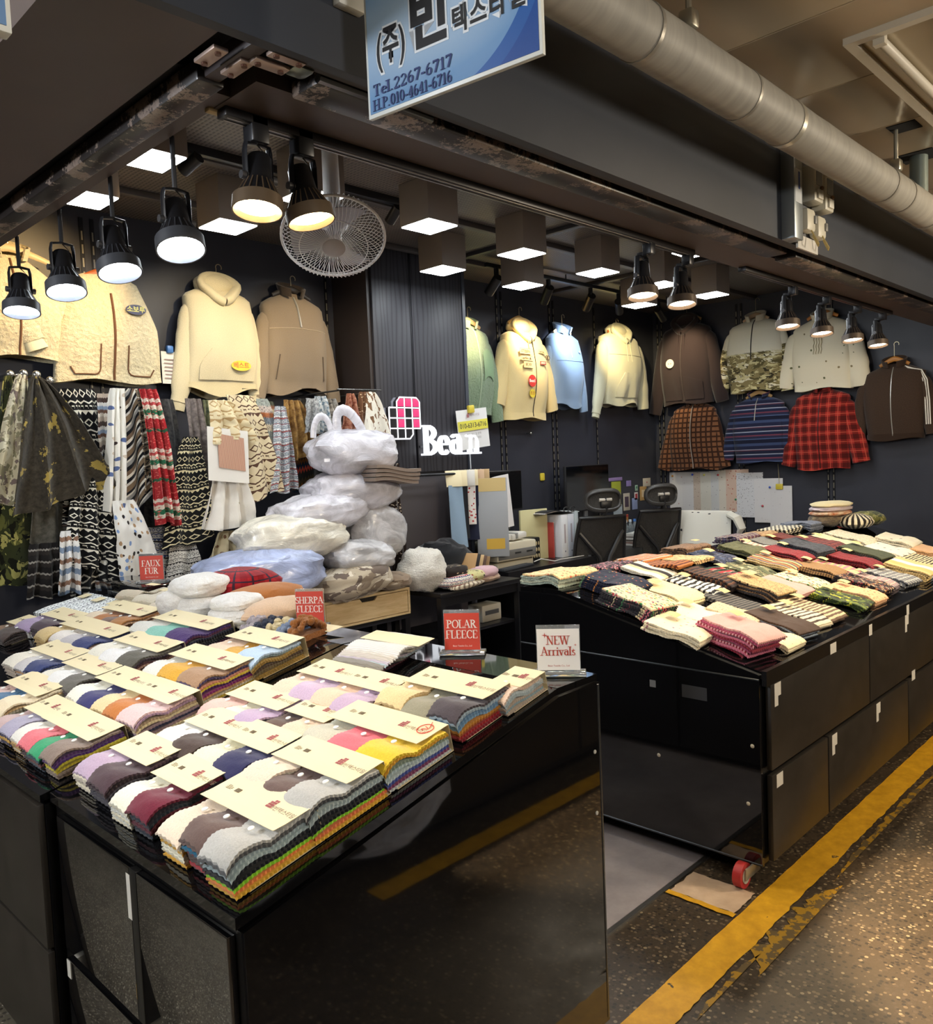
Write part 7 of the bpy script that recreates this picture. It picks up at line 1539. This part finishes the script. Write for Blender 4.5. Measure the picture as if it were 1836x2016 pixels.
hgt = 0.205; x = -0.245
for chh, sz in (('B', 1.0), ('e', 1.0), ('a', 1.0), ('n', 1.0)):
    mb = serif(chh, hgt if chh == 'B' else hgt*1.06, wt=0.155, thin=0.06, depth=0.03, slab=0.065, space=0.0); xs = [v[0] for v in mb.v]; w = max(xs)-min(xs)
    mb.v = [(v[0]-min(xs), v[1], v[2]) for v in mb.v]
    o = mb.build('letter', ML2, t, smooth=False); o.location = (x, -0.012, 0.0); o.rotation_euler = (PI/2, 0, 0); x += w + 0.008
MB().box((-0.25, -0.012, 0.05), (0.25, -0.004, 0.065)).build('rail', plain('2a2c30', 0.4), t); MB().tube([(-0.25, -0.03, 0.2), (-0.29, -0.035, 0.235)], 0.005, 6).build('cable', plain('8a8e96', 0.4), t)
MB().tube([(0.255, -0.02, 0.05), (0.26, -0.02, -0.12)], 0.004, 6).build('cable', plain('c4c8cc', 0.4), t)
# phone number sheet on the column's edge
t = thing('notice_sheet', 'white notice with yellow phone number strip on the column', 'notice', (4.60, 4.36, 1.83), rot=(0, -0.10, 0)); f = MB().grid(lambda u, v: (-0.17+0.34*u, 0.006*math.sin(u*3), 0.30*v-0.14), 6, 6, 0.0012).build('sheet', plain('d6d4d2', 0.6), t)
MB().box((-0.165, -0.004, 0.0), (0.165, -0.0015, 0.075)).build('yellow_strip', plain('d2c84a', 0.6), f); text('010-6313-6716', 0.052, plain('3a3a34', 0.6), f, (0, -0.005, 0.037), (PI/2, 0, 0), 0.0004, space=0.93)
for k, (s_, z) in enumerate((('원단 재단 및 판매', -0.03), ('문의 전화 주세요', -0.06))): text(s_, 0.022, plain('7a7470', 0.7), f, (0, -0.004, z), (PI/2, 0, 0))
inst('logo', ME_LOGO, M_LOGO, f, (-0.06, -0.004, 0.10), (PI/2, 0, 0), (2, 2, 1)); text('더빈텍스타일', 0.022, plain('8a6a64', 0.7), f, (0.02, -0.004, 0.115), (PI/2, 0, 0)); MB().bbox((-0.04, -0.02, 0.13), (0.02, 0.01, 0.19), 0.008).build('clip', plain('c8b23c', 0.4), t)
# ---------------- sheets pinned to the end wall
def pin_sheet(label, y1, w, zt, h, mat, dx, pin=None, py=0.3, pz=0.9):
    t = thing('fabric_sheet', label, 'pattern sheet', (XE-0.004-dx, y1, zt-h), rotz=-PI/2, group='printed pattern sheets pinned to the end wall'); s_ = MB().grid(lambda u, v: (w*u, -0.003*math.sin(u*4), h*v), 4, 4, 0.0012, (w, h)).build('sheet', mat, t)
    if pin: MB().sphere((w*py, -0.012, h*pz), 0.011, 10, 6).build('pin', plain(pin, 0.4), t)
PS = lambda b_, c, s_=26, z=0.12: floral(b_, c, s_, z)
pin_sheet('leftmost white pattern sheet on the end wall, with a yellow pin', 4.64, 0.28, 1.38, 0.40, PS('d2d0ce', ['a8a4a8', 'b8908a'], 18), 0.0, 'c88a2a', 0.15); pin_sheet('pattern sheet with a blue pin, second from the left', 4.50, 0.28, 1.38, 0.41, PS('cfcdcc', ['b0aeb0'], 20), 0.002, '2a48c0', 0.5, 0.93)
pin_sheet('beige dotted pattern sheet, third from the left', 4.37, 0.26, 1.375, 0.41, PS('c4b4a4', ['8a7a72'], 40, 0.18), 0.004); pin_sheet('ivory pattern sheet with a pale yellow pin', 4.29, 0.27, 1.38, 0.42, PS('d0ccc0', ['a8a498'], 30), 0.006, 'd8d060', 0.25, 0.92)
pin_sheet('grey white pattern sheet with a red pin', 4.17, 0.26, 1.385, 0.42, PS('c8c8c6', ['8a8c90'], 36, 0.14), 0.008, 'b83a40', 0.4, 0.9); pin_sheet('cream spotted pattern sheet in the middle of the row', 4.08, 0.26, 1.39, 0.43, PS('d2cabc', ['6a625c'], 26, 0.12), 0.010)
pin_sheet('peach sprigged pattern sheet in the row', 4.00, 0.26, 1.395, 0.43, PS('cfb4a2', ['a8483c', 'b8705c'], 34, 0.2), 0.012); pin_sheet('white sheet with a dense dotted print', 3.98-0.09, 0.30, 1.36, 0.45, PS('d0d0d2', ['4a4a52'], 60, 0.2), 0.014, '2c7a50', 0.05, 0.4)
pin_sheet('plain white sheet with a red pin, second from the right', 3.68, 0.29, 1.30, 0.44, PS('d4d2d2', ['c4c0c0'], 26), 0.016, 'b83a48', 0.3, 0.38); pin_sheet('rightmost and lowest white sheet on the end wall, with a yellow clip', 3.52, 0.22, 1.225, 0.42, PS('d2d0d0', ['c0bcbc'], 26), 0.018, '3a5ab8', 0.02, 0.97)
t = thing('sheet_clip', 'yellow clip holding the rightmost sheet by a string', 'clip', (XE-0.03, 3.42, 1.19), rotz=-PI/2); MB().bbox((-0.035, -0.01, 0), (0.035, 0.01, 0.055), 0.006).build('clip', plain('cdb83e', 0.4), t); MB().tube([(0, 0, 0.05), (-0.01, 0.0, 0.25)], 0.002, 5).build('string', plain('a89a70', 0.6), t)
# ---------------- notes on the back wall behind the chairs
def note(label, x, z, w, h, c, extra=None, name='wall_note'):
    t = thing(name, label, 'note', (x, YB-0.004, z), group='small notes on the back wall'); s_ = MB().bbox((-w/2, -0.004, -h/2), (w/2, 0, h/2), 0.001).build('card', plain(c, 0.6), t)
    if extra: MB().box((-w/2*extra[1], -0.0052, -h/2*extra[2]+extra[3]*h), (w/2*extra[1], -0.0038, h/2*extra[2]+extra[3]*h)).build('print', plain(extra[0], 0.6), s_)
note('lilac plastic strip above the yellow badge on the back wall', 7.14, 1.345, 0.25, 0.035, '9a84b8'); note('yellow green badge card with white lower half', 7.15, 1.19, 0.17, 0.26, 'a8b03c', ('d8dcd8', 0.9, 0.5, -0.2))
note('stamp-edged picture card with a dark figure', 7.335, 1.10, 0.12, 0.18, 'c0b8a8', ('4a3c4c', 0.6, 0.6, 0)); note('small lilac note high beside the badge', 7.385, 1.29, 0.09, 0.06, '8c7cb0'); note('tiny green and white sticker on the back wall', 7.53, 1.235, 0.05, 0.06, '9ab8a4', ('3a7a5a', 0.5, 0.4, 0.1)); note('red oval sticker on white below the green one', 7.52, 1.15, 0.065, 0.08, 'd0c8c4', ('a0303c', 0.6, 0.6, 0)); note('kraft card with a pale round print', 7.66, 1.17, 0.13, 0.15, 'b08c54', ('d0c0a0', 0.5, 0.5, 0)); note('cream card with a red pin left of the checked jacket', 7.735, 1.285, 0.15, 0.09, 'b8b0a0', ('a0484c', 0.12, 0.15, 0)); note('pale blue square note beside the picture card', 7.49, 1.07, 0.10, 0.12, '8e9cc4'); note('rainbow striped note low on the back wall', 7.31, 0.93, 0.09, 0.08, 'b8803c', ('a83c3c', 1.0, 0.3, 0.3)); note('pale sheet on the back wall behind the first chair', 7.17, 0.98, 0.16, 0.20, 'a8b4bc')
t = thing('wall_clip', 'yellow and white clip on the back wall between the monitors', 'clip', (5.95, YB-0.006, 1.42)); MB().bbox((-0.03, -0.012, -0.035), (0.03, 0.006, 0.035), 0.008).build('clip', plain('cdb83e', 0.4), t)
t = thing('coat_knob', 'small chrome knob on the back wall below the cream patch hoodie', 'knob', (5.76, YB, 1.82)); MB().tube([(0, 0, 0), (0, -0.04, 0)], 0.006, 8).build('stem', plain('9a9a98', 0.25, 0.9), t); MB().sphere((0, -0.045, 0), 0.016, 12, 8).build('head', plain('b8b8b6', 0.2, 0.9), t)
# ================================================================== LAMPS
M_BOXL = plain('7c6f63', 0.5)
M_PANEL = emis('f4fbff', 22.0)
def box_light(x, y, label, s=0.225):
    t = thing('box_light', label, 'ceiling light', (x, y, 2.873), group='square box lights under the stall ceiling')
    b = MB(); b.bbox((0, 0, 0.004), (s, s, ZC-2.873+0.002), 0.003); b.build('housing', M_BOXL, t)
    MB().box((0.006, 0.006, -0.001), (s-0.006, s-0.006, 0.0045)).build('panel', M_PANEL, t)
for x, y, l in (
  (1.50, 3.17, 'square box light half hidden by the left soffit, above the brightest rod lamp'), (1.50, 3.82, 'square box light furthest left, above the sherpa vest'),
  (2.30, 3.17, 'square box light behind the two warm spotlights'), (2.23, 3.82, 'square box light above the cream hoodie with yellow sticker'),
  (3.07, 3.17, 'square box light right of the wall fan'), (3.855, 3.87, 'square box light in front of the wood panelled column'),
  (3.95, 3.26, 'square box light above and in front of the one over the cream patch jacket'), (4.685, 3.87, 'square box light above the cream patch jacket'),
  (4.80, 3.28, 'square box light above the blue half-zip fleece'), (5.56, 3.24, 'square box light between the two spotlights of the middle track'),
  (6.16, 3.80, 'square box light above the cream hoodie with kangaroo pocket'), (6.29, 3.20, 'square box light above the dark zip hoodie'),
  (3.12, 2.53, 'square box light of which a sliver shows above the second-row boxes'), (3.99, 2.53, 'square box light of which a strip shows behind the front track'),
  (4.84, 2.55, 'square box light peeking out behind the second middle spotlight'), (6.33, 2.53, 'square box light peeking out above the camouflage pullover')):
    box_light(x, y, l)

M_LAMPB = plain('232326', 0.35, 0.3); M_LAMPG = plain('4a4d54', 0.4, 0.3)
def spot_head(t, mats, glow, aim, z0=0.0, s=1.0):
    """yoke, finned head, rim and lit face; local origin = yoke top, aim = unit vector the lamp points to"""
    body, rim, = mats; aim = Vector(aim).normalized()
    q = Vector((0, 0, -1)).rotation_difference(aim).to_matrix().to_4x4()
    piv = Vector((0, 0, z0 - 0.074*s)); M_ = Matrix.Translation(piv) @ q @ Matrix.Scale(s, 4)
    side = (q @ Vector((1, 0, 0))); side.z = 0; side.normalize(); w = 0.032*s
    b = MB()
    for k in (-1, 1):
        b.tube([Vector((0, 0, z0)), side*k*w*0.9 + Vector((0, 0, z0 - 0.004)), side*k*w + Vector((0, 0, z0 - 0.02)), side*k*w + piv - Vector((0, 0, 0.012))], [(0.003, 0.011)]*4, 8, up=(0, 0, 1) if False else None)
    o = b.build('yoke', body, t)
    for k in (-1, 1): MB().tube([piv + side*k*(w - 0.004), piv + side*k*(w + 0.012)], 0.009*s, 10).build('knob', plain('6d6d70', 0.3, 0.7), o)
    h = MB().lathe([(0.0, 0.055), (0.022, 0.052), (0.027, 0.045), (0.029, 0.0), (0.031, -0.010), (0.049, -0.045), (0.052, -0.05)], 24, M_).build('head', body, t)
    f = MB()
    for k in range(20):
        a = 2*PI*k/20; f.prism([(0.029, -0.010), (0.0325, -0.010), (0.0515, -0.047), (0.046, -0.047)], -0.0012, 0.0012, M_ @ rotm(rz=a) @ rotm(rx=PI/2))
    f.build('fins', rim, h)
    MB().lathe([(0.050, -0.046), (0.0555, -0.048), (0.0565, -0.078), (0.053, -0.078), (0.047, -0.062)], 28, M_, cap=False).build('rim', rim, h)
    MB().lathe([(0.0465, -0.060), (0.0465, -0.066), (0.030, -0.067), (0.001, -0.067)], 24, M_, cap=True).build('lens', glow, h)
    b = MB(); b.tube([(0, 0, z0), side*0.02 + Vector((0, 0, z0-0.02)), side*0.03*(-1) + Vector((0.01, 0.02, z0 - 0.035)), M_ @ Vector((0, 0, 0.055))], 0.0025, 6); b.build('cable', plain('111111', 0.5), o)
    return M_ @ Vector((0, 0, -0.085)), aim
COOL = emis('eef6ff', 22.0); WARM = emis('ffd9a0', 26.0); SOFTW = emis('ffe6c4', 12.0)
# pendants on rods from the left soffit
for i, (y, z, aim, l, lt, pw) in enumerate(((2.91, 2.285, (-0.10, -0.22, -1), 'furthest left', 'leftmost lamp on a thin rod, in front of the sherpa jacket', 3),
        (2.545, 2.285, (-0.05, -0.30, -1), '', 'second lamp on a rod from the left, between sherpa jacket and vest', 3),
        (2.19, 2.275, (0.0, -0.33, -1), '', 'third lamp on a rod from the left, covering the neck of the vest', 3),
        (1.845, 2.262, (-0.10, -0.35, -1), '', 'rod lamp with the brightest face, left of the cream hoodie', 3))):
    t = thing('pendant_spotlight', lt, 'spotlight', (0.965, y, z), group='spotlights on rods along the left counter')
    MB().tube([(0, 0, -0.002), (0, 0, ZS - z + 0.01)], 0.006, 8).build('rod', M_LAMPB, t)
    p, a = spot_head(t, (M_LAMPB, M_LAMPG), COOL, aim, 0.0)
    light('lamp', 'SPOT', p, p + a, pw, (0.86, 0.93, 1.0), 0.04, angle=110, blend=0.8, parent=t)
# two warm spotlights at the corner
for x, aim, lt in ((1.045, (-0.16, -0.10, -1), 'warm spotlight nearest the corner, left of its twin in front of the fan'), (1.165, (0.10, -0.18, -1), 'warm spotlight overlapping the left edge of the wall fan')):
    t = thing('track_spotlight', lt, 'spotlight', (x, 1.615, 2.318), group='spotlights on the front track')
    MB().bbox((-0.022, -0.02, -0.002), (0.022, 0.02, 0.062), 0.004).build('stem', M_LAMPB, t)
    p, a = spot_head(t, (M_LAMPB, plain('6a5a48', 0.4, 0.3)), WARM, aim)
    light('lamp', 'SPOT', p, p + a, 4.2, (1.0, 0.80, 0.55), 0.04, angle=125, blend=0.9, parent=t)
for x0, x1, lt in ((0.96, 2.97, 'black light track along the front bulkhead up to the middle spotlights'), (3.40, 5.32, 'black light track with four spotlights above the right counter')):
    t = MB().bbox((x0, 1.595, ZS-0.02), (x1, 1.632, ZS+0.001), 0.003).build('light_track', plain('201c1c', 0.35, 0.3)); tag(t, lt, 'light track')
    MB().box((x0+0.01, 1.604, ZS-0.0215), (x1-0.01, 1.608, ZS-0.0195)).box((x0+0.01, 1.619, ZS-0.0215), (x1-0.01, 1.623, ZS-0.0195)).build('rails', plain('8a8178', 0.3, 0.8), t)
for x, aim, lt, pw in ((2.67, (-0.12, -0.10, -1), 'left of the two spotlights on the middle of the front track', 26), (2.95, (-0.12, -0.10, -1), 'right of the two spotlights on the middle of the front track', 26),
        (3.94, (-0.12, -0.10, -1), 'track spotlight between the camouflage pullover and the cream embroidered one', 30), (4.36, (-0.12, -0.10, -1), 'track spotlight in front of the cream embroidered pullover', 30),
        (4.80, (-0.12, -0.10, -1), 'third of the four spotlights above the right counter', 30), (5.21, (-0.12, -0.10, -1), 'last track spotlight, above the brown striped track top', 30)):
    t = thing('track_spotlight', lt, 'spotlight', (x, 1.65, 2.318), group='spotlights on the front track')
    MB().bbox((-0.018, -0.05, -0.002), (0.018, -0.014, 0.04), 0.004).bbox((-0.014, -0.03, -0.004), (0.014, 0.012, 0.012), 0.003).build('stem', M_LAMPB, t)
    p, a = spot_head(t, (M_LAMPB, plain('5a4e44', 0.4, 0.3)), SOFTW, aim)
    light('lamp', 'SPOT', p, p + a, pw*0.52, (1.0, 0.80, 0.52), 0.04, angle=120, blend=0.9, parent=t)
# cylinder spots washing the back wall
tr = MB().bbox((4.62, 4.17, 3.03), (7.3, 4.20, 3.06), 0.003).build('light_track', plain('1c1b1d', 0.4)); tag(tr, 'black light track hung before the back wall above the jackets', 'light track')
for k in range(4): MB().tube([(4.8+0.8*k, 4.185, 3.05), (4.8+0.8*k, 4.185, ZC+0.002)], 0.006, 6).build('hanger', plain('1c1b1d', 0.4), tr)
for x, tgt, lt, pw, c in ((4.736, (4.85, 4.8, 2.45), 'cylinder spotlight above the green fleece jacket', 26, (1, 0.78, 0.5)), (5.365, (5.62, 4.7, 2.45), 'cylinder spotlight above the cream patch jacket', 34, (1, 0.80, 0.5)),
        (5.944, (6.25, 4.7, 2.5), 'cylinder spotlight above the blue half-zip fleece', 30, (0.72, 0.85, 1.0)), (6.372, (7.15, 4.65, 2.45), 'cylinder spotlight above the cream kangaroo hoodie', 34, (1, 0.80, 0.42)), (7.05, (7.9, 4.3, 2.4), 'cylinder spotlight nearest the room corner, half hidden by a box light', 24, (1, 0.8, 0.5))):
    t = thing('cylinder_spotlight', lt, 'spotlight', (x, 4.185, 3.03), group='cylinder spotlights on the rear track')
    a = (Vector(tgt) - Vector((x, 4.185, 2.9))).normalized(); q = Vector((0, 0, -1)).rotation_difference(a).to_matrix().to_4x4()
    MB().bbox((-0.014, -0.014, -0.07), (0.014, 0.014, 0.001), 0.003).build('stem', M_LAMPB, t)
    M_ = Matrix.Translation((0, 0, -0.085)) @ q
    h = MB().lathe([(0.001, 0.03), (0.036, 0.03), (0.037, 0.025), (0.037, -0.13), (0.033, -0.13), (0.031, -0.11)], 24, M_, cap=False).build('barrel', plain('26221f', 0.35, 0.4), t)
    MB().lathe([(0.031, -0.11), (0.001, -0.111)], 20, M_, cap=False).build('lens', emis('ffe2b8', 9.0), h)
    p = M_ @ Vector((0, 0, -0.135)); light('lamp', 'SPOT', p, p + a, pw, c, 0.03, angle=62, blend=0.7, parent=t)
# added unseen track and spots that brighten the left wall garments, behind the left soffit
tr = MB().bbox((1.2, 3.55, 3.06), (3.6, 3.585, ZC+0.001), 0.003).build('light_track', plain('1c1b1d', 0.4)); tag(tr, 'added black light track on the stall ceiling before the left garments', 'light track')
for x, tgt, pw, c, lt in ((1.97, (1.60, 4.65, 2.5), 46, (1.0, 0.66, 0.28), 'added small ceiling spotlight aimed at the sherpa jacket'), (2.62, (2.6, 4.65, 2.3), 26, (1.0, 0.80, 0.48), 'added small ceiling spotlight aimed at the cream hoodie with yellow sticker'), (3.2, (3.3, 4.65, 2.3), 24, (1.0, 0.78, 0.48), 'added small ceiling spotlight aimed at the grey half-zip fleece')):
    t = thing('cylinder_spotlight', lt, 'spotlight', (x, 3.567, 3.06), group='added cylinder spotlights before the left garments')
    a = (Vector(tgt) - Vector((x, 3.567, 3.0))).normalized(); q = Vector((0, 0, -1)).rotation_difference(a).to_matrix().to_4x4(); M_ = Matrix.Translation((0, 0, -0.03)) @ q
    h = MB().lathe([(0.001, 0.03), (0.030, 0.03), (0.031, -0.08), (0.027, -0.08), (0.026, -0.07)], 20, M_, cap=False).build('barrel', plain('26221f', 0.35, 0.4), t)
    MB().lathe([(0.026, -0.07), (0.001, -0.071)], 16, M_, cap=False).build('lens', emis('ffe2b8', 9.0), h)
    p = M_ @ Vector((0, 0, -0.085)); light('lamp', 'SPOT', p, p + a, pw, c, 0.03, angle=60, blend=0.8, parent=t)
